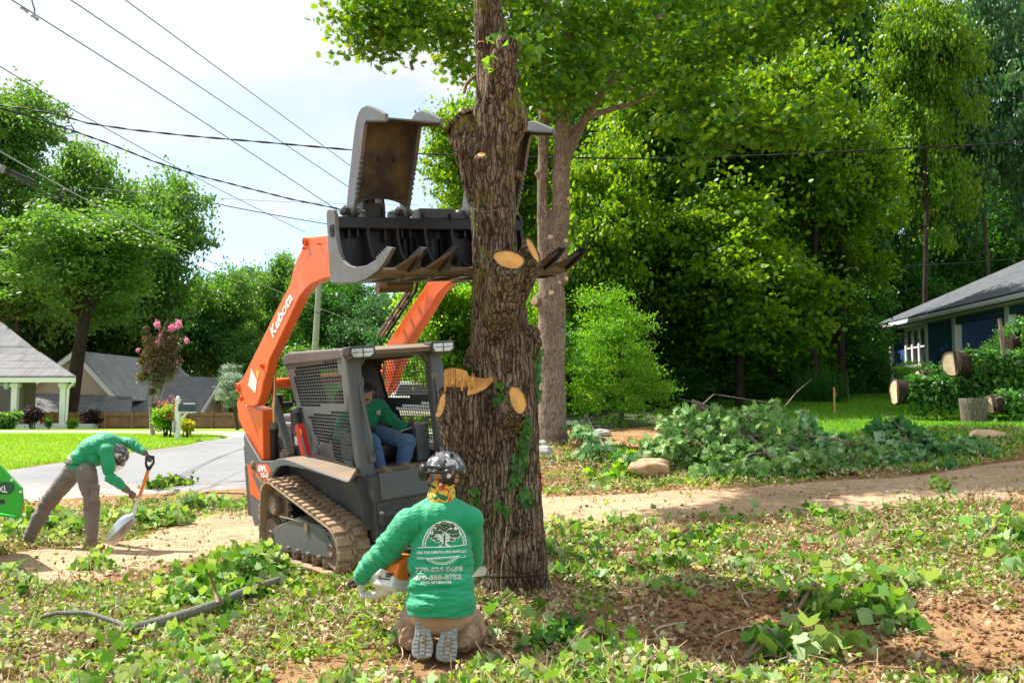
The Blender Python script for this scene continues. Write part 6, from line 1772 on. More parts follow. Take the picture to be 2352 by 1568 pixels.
# ---- right side wood
WG = 'trees of the wood on the right'
for i, (u, vt, vb, Y, w, cr_, m_, lab) in enumerate((
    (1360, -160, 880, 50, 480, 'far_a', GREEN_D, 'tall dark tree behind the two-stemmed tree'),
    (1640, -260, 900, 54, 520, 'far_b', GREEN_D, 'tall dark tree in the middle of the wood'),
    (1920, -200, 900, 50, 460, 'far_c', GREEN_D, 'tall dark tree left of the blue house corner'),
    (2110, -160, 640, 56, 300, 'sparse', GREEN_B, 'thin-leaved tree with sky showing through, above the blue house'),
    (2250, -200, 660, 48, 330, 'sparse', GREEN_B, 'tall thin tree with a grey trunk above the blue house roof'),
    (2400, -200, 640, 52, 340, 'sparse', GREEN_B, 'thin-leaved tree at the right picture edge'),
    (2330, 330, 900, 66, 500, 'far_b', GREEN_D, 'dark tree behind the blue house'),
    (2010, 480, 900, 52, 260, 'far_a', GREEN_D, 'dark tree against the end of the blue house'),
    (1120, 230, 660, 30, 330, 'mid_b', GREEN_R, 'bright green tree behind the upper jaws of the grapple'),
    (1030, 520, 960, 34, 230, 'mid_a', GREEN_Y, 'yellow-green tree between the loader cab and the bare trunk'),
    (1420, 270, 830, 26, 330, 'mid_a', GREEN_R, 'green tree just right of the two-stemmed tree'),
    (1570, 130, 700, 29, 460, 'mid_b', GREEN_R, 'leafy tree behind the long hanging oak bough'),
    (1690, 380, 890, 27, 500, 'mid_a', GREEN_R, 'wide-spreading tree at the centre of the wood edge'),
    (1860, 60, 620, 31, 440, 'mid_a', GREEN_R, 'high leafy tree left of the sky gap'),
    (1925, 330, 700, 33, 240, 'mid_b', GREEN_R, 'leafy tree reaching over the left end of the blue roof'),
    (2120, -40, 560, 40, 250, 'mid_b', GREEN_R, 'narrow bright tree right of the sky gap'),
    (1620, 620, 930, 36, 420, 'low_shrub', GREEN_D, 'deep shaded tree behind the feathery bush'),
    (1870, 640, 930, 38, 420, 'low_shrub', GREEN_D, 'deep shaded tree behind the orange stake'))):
    tree_at('wood_tree', u, vt, vb, Y, w, cr_, m_, lab, group=WG, seed=40 + i, trunk_r=.11 if cr_ != 'low_shrub' else .12, bark=M_LIMB if cr_ == 'sparse' else M_BARKD, limbs=9, depth=4.5 if Y < 40 else None)
for i, (u, vt, vb, Y, w, m_, lab) in enumerate((
    (1330, 800, 975, 23, 150, GREEN_D, 'dark low shrub at the foot of the two-stemmed tree'),
    (1560, 800, 975, 27, 260, GREEN_D, 'dark rounded shrub right of the feathery bush'),
    (1720, 830, 965, 33, 240, GREEN_D, 'dark shrub behind the heap of cut branches'),
    (1970, 850, 925, 42, 130, GREEN_D, 'dark shrub beside the blue house corner'),
    (1050, 880, 1050, 17, 90, GREEN_Y, 'light green shrub between cab and bare trunk'),
    (1240, 560, 930, 22, 120, GREEN_Y, 'light green growth between the two standing trunks'))):
    tree_at('shrub', u, vt, vb, Y, w, 'low_shrub', m_, lab, 'shrub', seed=70 + i, trunk_r=.05, depth=1.2, limbs=5)
# feathery bush
crown_mesh('feathery', 9, 26000, .15, LEAF_KITE, K_=90, cr=(.05, .1), squash=.4, lobes=20)
tree_at('feathery_bush', 1425, 655, 1030, 19.5, 285, 'feathery', leafmat('feathery_green', [(.06, .20, .015), (.10, .28, .02), (.15, .34, .025), (.08, .24, .02)], .5, (2.0, 1.7, .4)), 'tall feathery yellow-green bush right of the two-stemmed tree', 'bush', seed=80, trunk_r=.05, depth=1.4, limbs=24)

# ---- the standing two-stemmed oak
SY = 16.2
def S2(u, v, dy=0.0): return at(u, v, SY + dy)
sb = Vector((S2(1268, 1010).x, SY, float(H(S2(1268, 1010).x, SY)) - .05))
oak = empty('standing_oak', sb, 'living oak with two pale stems and spreading leafy boughs behind the bare trunk', 'tree')
mb = MB(); P_ = lambda r: r * SY / F_PX
def tb2(pts, n=18): mb.tube([S2(p[0], p[1], p[3] if len(p) > 3 else 0) - sb for p in pts], [P_(p[2]) for p in pts], n)
tb2([(1267, 1060, 46), (1267, 1008, 37), (1267, 900, 32), (1268, 800, 31), (1268, 700, 33), (1262, 640, 28), (1250, 570, 17), (1246, 450, 13.5), (1247, 350, 12.5), (1249, 250, 12), (1253, 120, 11), (1258, 0, 12), (1262, -200, 9), (1270, -400, 4)])
tb2([(1277, 650, 28), (1285, 570, 21), (1288, 450, 20), (1290, 350, 20), (1294, 260, 16), (1300, 150, 17), (1308, 0, 14), (1315, -200, 10), (1320, -420, 4)])
tb2([(1290, 380, 16), (1310, 340, 13), (1345, 270, 11), (1400, 190, 10), (1450, 130, 9, .4), (1490, 90, 8, .8), (1535, 0, 7, 1.2), (1570, -120, 4, 1.5)])
tb2([(1470, 108, 7, .6), (1550, 95, 6, .2), (1640, 85, 5, -.3), (1740, 60, 4, -.8), (1840, 20, 3, -1.4), (1930, -30, 2, -2)])
tb2([(1240, 190, 8), (1215, 160, 7), (1195, 100, 6), (1175, 30, 5, -.3), (1150, -60, 4, -.5)])
tb2([(1200, 110, 5, -.4), (1130, 100, 4.5, -.8), (1060, 80, 4, -1.2), (980, 50, 3, -1.8), (900, 40, 2, -2.2), (820, 30, 1.2, -2.6)])
tb2([(1310, 300, 8, .3), (1370, 260, 7, .8), (1450, 240, 6, 1.2), (1540, 190, 4, 1.8)])
tb2([(1400, 190, 5, -.3), (1480, 215, 4, -.8), (1580, 260, 3.2, -1.4), (1680, 290, 2.4, -2.0), (1790, 300, 1.4, -2.4)])
for (u, v, r) in ((1235, 690, 16), (1236, 400, 10), (1290, 590, 10), (1262, 555, 12), (1300, 560, 9)): mb.ell(S2(u, v, -.03) - sb, P_(r))
me = remesh(mb, .022, 2, 'trunk'); 
P2 = co_of(me); N2 = no_of(me); q = P2.copy(); q[:, 2] *= .25; set_co(me, P2 + N2 * ((fbm(q, 14, 3, 2) - .5) * .03 + (fbm(P2, 2, 2, 6) - .5) * .05)[:, None]); me.polygons.foreach_set('use_smooth', [True] * len(me.polygons))
link('trunk', me, M_BARK2, oak, True)
BV_OAK = BVHTree.FromPolygons([Vector(v) + sb for v in co_of(me).tolist()], [tuple(p.vertices) for p in me.polygons])
for (u, v, dy, nv, r) in ((1305, 457, -.13, (.5, -.8, .1), 7), (1264, 545, -.30, (-.1, -.9, .2), 8), (1299, 553, -.2, (.7, -.7, 0), 7), (1228, 692, -.26, (-.8, -.6, 0), 12), (1266, 672, -.3, (0, -1, .1), 8), (1300, 640, -.22, (.5, -.8, 0), 8), (1302, 712, -.2, (.8, -.6, 0), 7), (1285, 648, -.3, (.2, -1, 0), 5)):
    hh_ = on_trunk(u, v, .0, BV_OAK)
    if hh_: cut_disc('pruning_scar', hh_[0], (Vector(nv) * .4 + hh_[1]), P_(r * .75), P_(r * .68), M_CUTP, oak, sb, .02, int(u))
# foliage: sprays of lobed leaves along each bough
rng = np.random.default_rng(55)
LP, LS = [], []
def spray(u, v, Y, ru, rv, n, s=.125, seed=0):
    n = int(n * 1.4)
    """a cloud of leaf tufts round one part of the crown"""
    nt = max(6, n // 18); ppm = F_PX / Y
    tu = rng.normal(size=(nt, 3)) * .55; tu = np.clip(tu, -1.25, 1.25)
    c = np.array(at(u, v, Y)); R3 = np.array([ru / ppm, max(ru, rv) / ppm * .9, rv / ppm])
    tc_ = c + tu * R3
    k = rng.integers(0, nt, n); P = tc_[k] + rng.normal(size=(n, 3)) * np.array([.17, .17, .10])
    LP.append(P); LS.append(rng.uniform(.7, 1.2, n) * s)
for a in ((830, 40, 13.6, 45, 60, 420), (880, 85, 13.6, 55, 50, 500), (940, 40, 14, 60, 45, 420), (1010, 60, 14.6, 60, 60, 450), (1050, 130, 15, 35, 45, 260), (960, -20, 14, 120, 50, 500), (1070, 10, 15, 60, 60, 400),
          (1190, 20, 15.5, 60, 60, 420), (1230, 90, 15, 60, 70, 420), (1215, 200, 15.4, 50, 40, 220), (1290, 210, 15.4, 70, 50, 420), (1330, 150, 15.6, 70, 60, 400), (1340, 40, 15.6, 80, 60, 500),
          (1430, 60, 16, 90, 80, 600), (1560, 30, 16, 100, 60, 600), (1500, 160, 15, 90, 60, 520), (1620, 130, 15, 100, 60, 560), (1740, 60, 15, 110, 60, 650), (1880, 10, 14.6, 110, 50, 550), (1600, 230, 14.6, 90, 45, 420), (1700, 290, 14.2, 80, 50, 420), (1800, 290, 14, 70, 45, 360), (1860, 240, 14, 50, 30, 160), (1560, 290, 14.4, 50, 30, 160), (1980, -20, 14.5, 80, 40, 350), (1640, 340, 14.2, 40, 40, 140),
          (1440, 170, 17.5, 80, 60, 400)):
    spray(*a)
for k in range(26):      # unseen crown part added above the frame so its shade falls on the drive
    a_ = rng.uniform(0, 2 * math.pi); r_ = rng.uniform(1.0, 6.2); z_ = rng.uniform(9.0, 15.5)
    nt = 12; c = np.array([sb.x + 2.0 + r_ * math.cos(a_), sb.y + 2.6 + r_ * math.sin(a_) * .45, z_]); n = 480
    tc_ = c + rng.normal(size=(nt, 3)) * np.array([1.0, 1.0, .6]); kk = rng.integers(0, nt, n)
    LP.append(tc_[kk] + rng.normal(size=(n, 3)) * .28); LS.append(rng.uniform(.8, 1.3, n) * .16)
LPs = np.concatenate(LP); LSs = np.concatenate(LS)
GREEN_O = leafmat('oak_leaves', [(.025, .10, .010), (.06, .19, .014), (.12, .28, .018), (.04, .14, .012), (.18, .32, .02)], .5, (2.6, 1.75, .4))
link('crown', leaves('crown', LPs - np.array(sb), LSs, LEAF_OAK, rng, up=.35), GREEN_O, oak)
# twigs that carry the sprays
mb = MB(); rr = random.Random(8)
for (a, b) in (((820, 30, 13.6), (960, 45, 14)), ((860, 100, 13.6), (985, 50, 14.2)), ((1560, 95, 16), (1620, 230, 14.7)), ((1680, 290, 14.2), (1640, 345, 14.2)), ((1790, 300, 13.8), (1870, 235, 14)), ((1040, 140, 15), (1060, 80, 15)), ((1740, 60, 15), (1700, 120, 15)), ((1300, 210, 15.4), (1300, 280, 16))):
    p, q_ = at(*a), at(*b); mb = MB(); mb.tube([p - sb, p.lerp(q_, .5) + V3((0, 0, .06)) - sb, q_ - sb], [.012, .016, .022], 6); build('twig', mb, M_LIMB, oak)

# dense wood and undergrowth that reads as one mass behind the single trees
def leaf_wall(name, pts, n, size, mat, seed, dens=None, label=None, cat='foliage'):
    """pts: rows (u, v_top, v_bottom, Y); fills the band in depth"""
    rng = np.random.default_rng(seed); a = np.array(pts, float); u = rng.uniform(a[0, 0], a[-1, 0], n)
    vt = np.interp(u, a[:, 0], a[:, 1]); vb = np.interp(u, a[:, 0], a[:, 2]); Y = np.interp(u, a[:, 0], a[:, 3])
    f = rng.uniform(0, 1, n); vt = vt + (vnoise(np.c_[u, u * 0], .018, seed) - .5) * 90 + (vnoise(np.c_[u, u * 0], .06, seed) - .5) * 40
    v = vt + (vb - vt) * f; Y = Y + rng.uniform(-2.5, 2.5, n)
    aa = (u - CU) / F_PX; b = (CV - v) / F_PX; d = np.c_[aa, _c - b * _s, _s + b * _c]; P = np.array([0, 0, EYE]) + d * (Y / d[:, 1])[:, None]
    k = fbm(P, .55, 3, seed); P = P[k > .44]; P[:, 1] += (fbm(P, .35, 3, seed + 5) - .5) * 7
    me = leaves(name, P, rng.uniform(.7, 1.25, len(P)) * size, LEAF_KITE, rng, up=.35, var=np.clip(fbm(P, .8, 3, seed + 3) * 1.2 - .1 + rng.uniform(-.2, .2, len(P)), 0, 1))
    o = link(name, me, mat); tag(o, label, cat, kind='stuff'); return o
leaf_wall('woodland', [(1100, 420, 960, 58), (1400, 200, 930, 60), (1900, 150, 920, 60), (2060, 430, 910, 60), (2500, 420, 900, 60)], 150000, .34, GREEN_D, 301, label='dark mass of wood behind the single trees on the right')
for i, (u, vt, vb, Y, w, m_, lab) in enumerate((
    (1500, 470, 930, 33, 330, GREEN_D, 'low-branched dark tree behind the feathery bush'),
    (1760, 520, 930, 34, 360, GREEN_R, 'low-branched green tree behind the heap of cut boughs'),
    (1860, 560, 925, 37, 280, GREEN_D, 'low-branched dark tree above the orange stake'),
    (1955, 600, 915, 44, 160, GREEN_D, 'low-branched tree touching the corner of the blue house'),
    (1330, 500, 900, 30, 220, GREEN_R, 'slim green tree close behind the two-stemmed tree'))):
    tree_at('wood_tree', u, vt, vb, Y, w, 'mid_b' if i % 2 else 'mid_a', m_, lab, group=WG, seed=140 + i, trunk_r=.09, bark=M_BARKD, limbs=9, depth=3)
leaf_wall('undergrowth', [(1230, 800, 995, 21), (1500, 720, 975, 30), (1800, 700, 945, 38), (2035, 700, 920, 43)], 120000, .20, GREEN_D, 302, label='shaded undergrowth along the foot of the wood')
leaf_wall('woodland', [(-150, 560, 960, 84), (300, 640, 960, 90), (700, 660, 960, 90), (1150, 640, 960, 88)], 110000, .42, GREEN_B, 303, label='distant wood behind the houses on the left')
# ================================================================== HOUSES, FENCE, STREET THINGS
def shingle(name, a, b, sc=1.0):
    t = NT(name); v = t.map()
    br = t.n.new('ShaderNodeTexBrick'); br.inputs['Scale'].default_value = 4.0 * sc; br.inputs['Mortar Size'].default_value = .015
    br.inputs['Color1'].default_value = (*a, 1); br.inputs['Color2'].default_value = (*b, 1); br.inputs['Mortar'].default_value = (*[x * .45 for x in a], 1)
    br.inputs['Row Height'].default_value = .28
    mp_ = t.n.new('ShaderNodeMapping'); mp_.inputs['Rotation'].default_value = (R_(60), 0, 0); t.l.new(v, mp_.inputs[0]); t.l.new(mp_.outputs[0], br.inputs['Vector'])
    n = t.noise(v, 1.1, 5, .6)
    c = t.mix(t.ramp(n, [(.3, 0), (.7, .4)]), br.outputs[0], tuple(x * 1.5 for x in b))
    t.bump(t.noise(v, 40, 3, .7), .4, .02); return t.set(color=c, rough=.9, spec=.2)
M_SH1 = shingle('grey_shingles', (.14, .14, .15), (.20, .20, .21)); M_SH2 = shingle('light_shingles', (.25, .26, .27), (.33, .34, .35)); M_SH3 = shingle('dark_shingles', (.075, .08, .095), (.11, .12, .135))
def sidingmat(name, col, pitch=.18):
    t = NT(name); v = t.map(); w = t.n.new('ShaderNodeTexWave'); w.bands_direction = 'Z'; w.wave_profile = 'SAW'; w.inputs['Scale'].default_value = 1 / pitch / 3.18; t.l.new(v, w.inputs['Vector'])
    c = t.mix(t.ramp(w.outputs['Fac'], [(0, .75), (.12, 0)]), col, tuple(x * .35 for x in col)); t.bump(w.outputs['Fac'], .5, .03); return t.set(color=c, rough=.55, spec=.3)
M_SIDT = sidingmat('tan_siding', (.52, .47, .38)); M_SIDW = sidingmat('cream_siding', (.68, .62, .50)); M_SIDB = sidingmat('navy_siding', (.05, .115, .29), .2); M_SIDO = sidingmat('olive_siding', (.20, .18, .12))
M_TRIM = plain('white_trim', (.78, .79, .78), .5, var=.08); M_WIN = plain('window_glass', (.02, .025, .03), .08, var=.3, spec=.8); M_SOFF = plain('soffit', (.60, .60, .55), .7)
def quad(mb, pts, th=.06):
    pts = [Vector(p) for p in pts]; n = (pts[1] - pts[0]).cross(pts[2] - pts[0]).normalized()
    mb.prism(pts, n * th)
    return mb
# ---- blue house on the right
zE = 4.9; x0 = 14.35; XW = 14.85
bh = empty('blue_house', (16, 33, 2.2), 'dark blue house with white trim and grey roof at the right edge', 'house')
bo = Vector((16, 33, 2.2))
def bp(name, mb, m, parent=bh, **k): 
    mb.v = [tuple(Vector(v) - bo) for v in mb.v]; return build(name, mb, m, parent, **k)
YB = 39.3; YF = 21.0
mb = MB()
rz = 2.6
quad(mb, [(x0, YB, zE), (x0, YF, zE), (x0 + 5.2, YF + 5.2, zE + rz), (x0 + 5.2, YB - 5.2, zE + rz)], .08)
quad(mb, [(x0 + 10.4, YB, zE), (x0, YB, zE), (x0 + 5.2, YB - 5.2, zE + rz)], .08)
quad(mb, [(x0 + 10.4, YF, zE), (x0 + 10.4, YB, zE), (x0 + 5.2, YB - 5.2, zE + rz), (x0 + 5.2, YF + 5.2, zE + rz)], .08)
bp('roof', mb, M_SH3)
mb = MB(); mb.beam((x0, YB + .05, zE - .06), (x0, YF, zE - .06), .10, .15); bp('gutter', mb, M_TRIM, bevel=.03)
mb = MB(); quad(mb, [(x0 + .05, YF, zE - .17), (x0 + .05, YB - .05, zE - .17), (XW + .1, YB - .05, zE - .17), (XW + .1, YF, zE - .17)], .03); mb2 = mb; bp('soffit', mb, M_SOFF)
g = lambda y: float(H(XW, y)) - .3
mb = MB(); mb.box((XW + .08, (38.8 + 33.3) / 2, (zE - .2 + 2.0) / 2), (.16, 38.8 - 33.3, zE - .2 - 2.0)); bp('wall', mb, M_SIDB)
mb = MB(); mb.box((XW + 5, 38.72, (zE - .2 + 2.0) / 2), (9.8, .16, zE - .2 - 2.0)); bp('wall', mb, M_SIDB)
mb = MB(); mb.box((XW + 2.6, (33.2 + YF) / 2, (zE - .2 + 2.0) / 2), (.16, 33.2 - YF, zE - .2 - 2.0)); mb.box((XW + 1.3, 33.35, (zE - .2 + 2.0) / 2), (2.5, .16, zE - .2 - 2.0)); bp('porch_wall', mb, M_SIDB)
mb = MB(); mb.box((XW - .01, 38.75, (zE + 1.8) / 2), (.20, .22, zE - .2 - 1.9)); bp('corner_trim', mb, M_TRIM)
for yp in (33.2, 29.6, 26.0):
    mb = MB(); mb.box((XW + .02, yp, (zE + 1.9) / 2), (.24, .24, zE - .2 - 1.9)); bp('porch_post', mb, M_TRIM, bevel=.01)
mb = MB(); mb.box((XW + .02, (33.2 + YF) / 2, zE - .32), (.18, 33.2 - YF, .24)); bp('porch_beam', mb, M_SIDB)
ya, yb2 = 2287 * 14.8 / (2129 - 1176), 2287 * 14.8 / (2083 - 1176)
zt, zb = 4.62, 3.22
mb = MB(); ym = (ya + yb2) / 2; wy = yb2 - ya
for yy in (ya, ya + wy / 3, ya + 2 * wy / 3, yb2): mb.box((XW - .03, yy, (zt + zb) / 2), (.10, .14, zt - zb))
mb.box((XW - .032, ym, zt), (.11, wy + .14, .14)); mb.box((XW - .034, ym, zb), (.14, wy + .2, .12)); mb.box((XW - .02, ym, (zt + zb) / 2), (.06, wy, .06))
wf = bp('window', mb, M_TRIM)
mb = MB(); mb.box((XW - .005, ym, (zt + zb) / 2), (.03, wy, zt - zb)); bp('pane', mb, M_WIN, wf)
# ---- porch house on the left
lh = empty('porch_house', (-28, 47, .7), 'house with grey roof and white-posted porch at the left edge', 'house'); lo_ = Vector((-28, 47, .7))
def lpz(name, mb, m, parent=lh, **k): 
    mb.v = [tuple(Vector(v) - lo_) for v in mb.v]; return build(name, mb, m, parent, **k)
A_ = at(176, 868, 47); xE = A_.x; zE2 = A_.z
e0 = at(0, 864, 47)
mb = MB()
r1 = at(90, 812, 49.5); r2 = at(60, 795, 50.5); r3 = at(0, 740, 52.5); 
quad(mb, [(-40, 46.8, zE2), (xE, 46.8, zE2), tuple(r1), (-40, r1.y, r1.z)], .1)
quad(mb, [(-40, r1.y, r1.z + .005), tuple(r1 + V3((0, 0, .005))), tuple(r3), (-40, r3.y, r3.z)], .1)
quad(mb, [(xE, 46.8, zE2), (xE * 1.2, 56, zE2), (r1.x * 1.08, r1.y + 3, r1.z), tuple(r1)], .1)
lpz('roof', mb, M_SH1)
mb = MB(); mb.beam((-40, 46.72, zE2 - .10), (xE, 46.72, zE2 - .10), .12, .22); mb.beam((xE + .02, 46.72, zE2 - .10), (xE * 1.2, 56, zE2 - .10), .12, .22); lpz('fascia', mb, M_TRIM)
zf = float(H(-20, 47)) - .1
for u in (33, 144):
    q = at(u, 900, 47); mb = MB(); mb.box((q.x, 47.1, (zf + zE2) / 2), (.26, .26, zE2 - zf - .2)); mb.box((q.x, 47.1, zE2 - .34), (.38, .38, .18)); mb.box((q.x, 47.1, zf + .25), (.36, .36, .3)); lpz('porch_post', mb, M_TRIM, bevel=.01)
q = at(160, 880, 47); mb = MB(); mb.tube([(q.x + .35, 46.7, zE2 - .15), (q.x, 46.9, zE2 - .5), (q.x - .1, 46.95, zf)], .05, 8); lpz('downspout', mb, M_TRIM)
mb = MB(); q = at(56, 900, 50); mb.box(((q.x - 40) / 2, 50, (zf + zE2) / 2), (q.x + 40, .2, zE2 - zf)); mb.box((q.x - .1, 50.6, (zf + zE2) / 2), (.2, 1.2, zE2 - zf)); lpz('wall', mb, M_SIDO)
mb = MB(); q2 = at(4, 900, 49.8); mb.box((q2.x, 49.85, zf + 1.5), (1.1, .1, 1.7)); wf = lpz('window', mb, M_TRIM); mb = MB(); mb.box((q2.x, 49.79, zf + 1.5), (.85, .05, 1.45)); lpz('pane', mb, M_WIN, wf)
mb = MB(); mb.box(((xE - 40) / 2, 48.6, zf + .16), (xE + 40 - .6, 3.4, .4)); lpz('porch_floor', mb, M_TRIM)
# ---- tan house behind the fence
th = empty('tan_house', (-23, 62, .5), 'tan house with pale grey gabled roof and dark garage roof behind the wooden fence', 'house'); to = Vector((-23, 62, .5))
def tp_(name, mb, m, parent=th, **k): 
    mb.v = [tuple(Vector(v) - to) for v in mb.v]; return build(name, mb, m, parent, **k)
apx = at(171, 808, 60); bl_ = at(59, 893, 60); br_ = at(274, 921, 60); rb = at(401, 833, 73.6); 
dv = rb - apx; eb = br_ + dv; el = bl_ + dv
mb = MB(); quad(mb, [br_, eb, rb, apx], .12); quad(mb, [apx, rb, el, bl_], .12); tp_('roof', mb, M_SH2)
mb = MB(); z0 = at(171, 903, 60).z
w1 = apx + (bl_ - apx) * .95 + V3((0, .25, -.05)); w2 = apx + (br_ - apx) * .88 + V3((0, .25, -.05))
mb.prism([(w1.x, 60.25, w1.z), (apx.x, 60.25, apx.z - .1), (w2.x, 60.25, w2.z), (w2.x, 60.25, -.5), (w1.x, 60.25, -.5)], (0, .2, 0)); tp_('gable_wall', mb, M_SIDT)
mb = MB()
for a, b in ((apx, bl_), (apx, br_)): mb.beam(a + V3((0, -.04, -.12)), b + V3((0, -.04, -.12)), .10, .26)
tp_('barge_board', mb, M_TRIM)
mb = MB(); a, b = at(40, 905, 59.0), at(290, 912, 59.0); c, d = at(300, 975, 57.5), at(30, 975, 57.5); quad(mb, [d, c, b + V3((0, 1, 0)), a + V3((0, 1, 0))], .1); tp_('lower_roof', mb, M_SH1)
# garage
g0 = at(509, 871, 68.9); g1 = at(257, 863, 62); gl = at(461, 948, 62); gr = at(543, 948, 76)
gl = Vector((-19.4, 62, 1.4)); gr = Vector((-21.0, 76, 1.4)); g0 = Vector((-20.1, 68.9, 3.77)); g1 = Vector((-27.5, 66.4, 3.95)); g1l = Vector((-27.5, 60.3, 1.4)); g1r = Vector((-28.5, 74, 1.4))
mb = MB(); quad(mb, [g1l, gl, g0, g1], .12); quad(mb, [g0, gr, g1r, g1], .12); tp_('garage_roof', mb, M_SH1)
i_ = Vector((-.3, -.03, -.08)); mb = MB(); mb.prism([gl + i_ + V3((0, .5, 0)), gr + i_ + V3((0, -.5, 0)), g0 + i_], (-.2, 0, 0)); mb.prism([gl + i_ + V3((0, .5, 0)), gl + i_ + V3((0, .5, -2)), gr + i_ + V3((0, -.5, -2)), gr + i_ + V3((0, -.5, 0))], (-.2, 0, 0)); tp_('gable_wall', mb, M_SIDW)
mb = MB(); 
for a, b in ((g0, gl), (g0, gr)): mb.beam(a + V3((.03, 0, -.1)), b + V3((.03, 0, -.1)), .12, .24)
tp_('barge_board', mb, M_TRIM)
mb = MB(); mb.box(g0 + V3((-.22, .0, -1.0)), (.1, .8, .7)); tp_('gable_vent', mb, M_TRIM)
mb = MB(); mb.box((-23.6, 65, 0), (7.6, 8, 2.6)); tp_('garage_wall', mb, M_SIDT)
# ---- wooden fence
M_FENCE = plain('fence_wood', (.36, .22, .11), .85, var=.3, scale=3)
fe = empty('wooden_fence', (-20, 55, .6), 'long brown board fence across the back of the left lawn', 'fence'); fo = Vector((-20, 55, .6))
P0, P1_ = at(90, 985, 55), at(640, 985, 55); n_ = 150
hF = .95
mb = MB(); rr = random.Random(2)
for i in range(n_):
    x = P0.x + (P1_.x - P0.x) * i / n_; w = (P1_.x - P0.x) / n_
    zt_ = at(300, 946.5, 55).z + rr.uniform(-.01, .01); mb.box((x + w / 2, 55 + rr.uniform(-.006, .006), (zt_ + .45) / 2), (w * .94, .02, zt_ - .45))
mb.v = [tuple(Vector(v) - fo) for v in mb.v]; build('boards', mb, M_FENCE, fe)
for zz in (at(300, 953, 55).z, at(300, 977, 55).z):
    mb = MB(); mb.box((( P0.x + P1_.x) / 2, 54.95, zz), (P1_.x - P0.x, .05, .09)); mb.v = [tuple(Vector(v) - fo) for v in mb.v]; build('rail', mb, M_FENCE, fe)
for k in range(9):
    x = P0.x + (P1_.x - P0.x) * (k + .5) / 9; mb = MB(); mb.box((x, 54.93, 1.0), (.13, .10, 1.15)); mb.v = [tuple(Vector(v) - fo) for v in mb.v]; build('post', mb, M_FENCE, fe)
# ---- mailbox
MY = 29.0; mz = G(407, 1012); MY = mz.y
ml = empty('mailbox', mz, 'dark mailbox on a white post with a house number plate, beside the street', 'mailbox')
def mp2(u, v, dy=0): return at(u, v, MY + dy) - mz
pp = F_PX / MY
mb = MB(); tp1 = mp2(407, 918).z; mb.box((0, 0, tp1 / 2), (10.5 / pp, 10.5 / pp, tp1)); mb.box((0, 0, tp1), (13 / pp, 13 / pp, .03)); mb.ell((0, 0, tp1 + .06), 4.4 / pp); mb.tube([(0, 0, tp1), (0, 0, tp1 + .05)], .025, 8); build('post', mb, M_TRIM, ml, bevel=.006)
c = mp2(431, 935); 
mb = MB(); pr = [(-.085, -.09), (-.085, .02)] + [(-.085 * math.cos(a), .02 + .085 * math.sin(a)) for a in np.linspace(0, math.pi, 9)] + [(.085, -.09)]
mb.prism([(c.x - 19 / pp, c.y + a * 1.1, c.z + b * 1.25) for a, b in pr], (38 / pp, 0, 0)); box_ = build('box', mb, paint('mailbox_paint', (.045, .07, .08), .35, .2, amount=.1), ml, bevel=.004)
mb = MB(); mb.box((c.x - .0, c.y, c.z - .15), (38 / pp, .16, .03)); mb.beam((.04, 0, c.z - .38), (c.x, 0, c.z - .16), .05, .05); build('arm', mb, M_TRIM, ml)
pl_ = mp2(398, 979, -.12); mb = MB(); P_2 = [(3.6 / pp * math.cos(a), 3.6 / pp * math.sin(a) + (11 / pp if math.sin(a) >= 0 else -11 / pp)) for a in np.linspace(0, 2 * math.pi, 20, endpoint=False)]
mb.prism([pl_ + V3((a, 0, b)) for a, b in P_2], (0, .03, 0)); np_ = build('number_plate', mb, plain('plate_black', (.02, .03, .03), .5, bump=0), ml)
mb = MB(); mb.prism([pl_ + V3((a * .72, -.004, b * .92)) for a, b in P_2], (0, .004, 0)); build('plate_face', mb, M_TRIM, np_)
for k, ch in enumerate('5145'): text_on(ch, 'lettering', M_HELMK, np_, pl_ + V3((0, -.007, (9.6 - k * 6.4) / pp)), (1, 0, 0), (0, 0, 1), 5.2 / pp, bold=.02)
# ---- utility pole
upb = at(722, 900, 45); mb = MB(); ub = Vector((upb.x, 45, float(H(upb.x, 45))))
mb.tube([Vector((0, 0, -.3)), at(724, 800, 45) - ub, at(733, 655, 45) - ub, at(739, 560, 45) - ub], [.16, .15, .13, .12], 12)
po = build('utility_pole', mb, plain('pole_wood', (.30, .32, .26), .85), None, sm_ang=60); po.location = ub; tag(po, 'pale leaning utility pole between the lift arms of the loader', 'utility pole')
# ---- flowering shrubs
def bush(name, u0, u1, vt, vb, Y, n, size, mat, label, cat='bush', seed=0, stems=5, shape=LEAF_OVAL, stem_mat=None):
    rng = np.random.default_rng(seed); ppm = F_PX / Y; c = at((u0 + u1) / 2, (vt + vb) / 2, Y); g_ = float(H(c.x, Y)); root = empty(name, (c.x, Y, g_), label, cat)
    rx, rz = (u1 - u0) / 2 / ppm, (vb - vt) / 2 / ppm; P, L = crown_pts(rng, n, K_=14, cr=(.12, .24), lobes=9)
    P = P * np.array([rx, min(rx, 1.0), rz]) + np.array(c - root.location)
    link('foliage', leaves('foliage', P, rng.uniform(.7, 1.2, n) * size, shape, rng, up=.3), mat, root)
    rr = random.Random(seed); 
    for k in range(stems):
        mb = MB(); a = Vector((rr.uniform(-.12, .12), rr.uniform(-.1, .1), -.05)); e = Vector((rr.uniform(-.6, .6) * rx, rr.uniform(-.3, .3) * rx, (c.z - g_) + rr.uniform(-.3, .5) * rz))
        mb.tube([a, a.lerp(e, .5) + V3((rr.uniform(-.04, .04), 0, 0)), e], [.03, .022, .008], 6); build('stem', mb, stem_mat or M_LIMB, root, smooth=True)
    return root
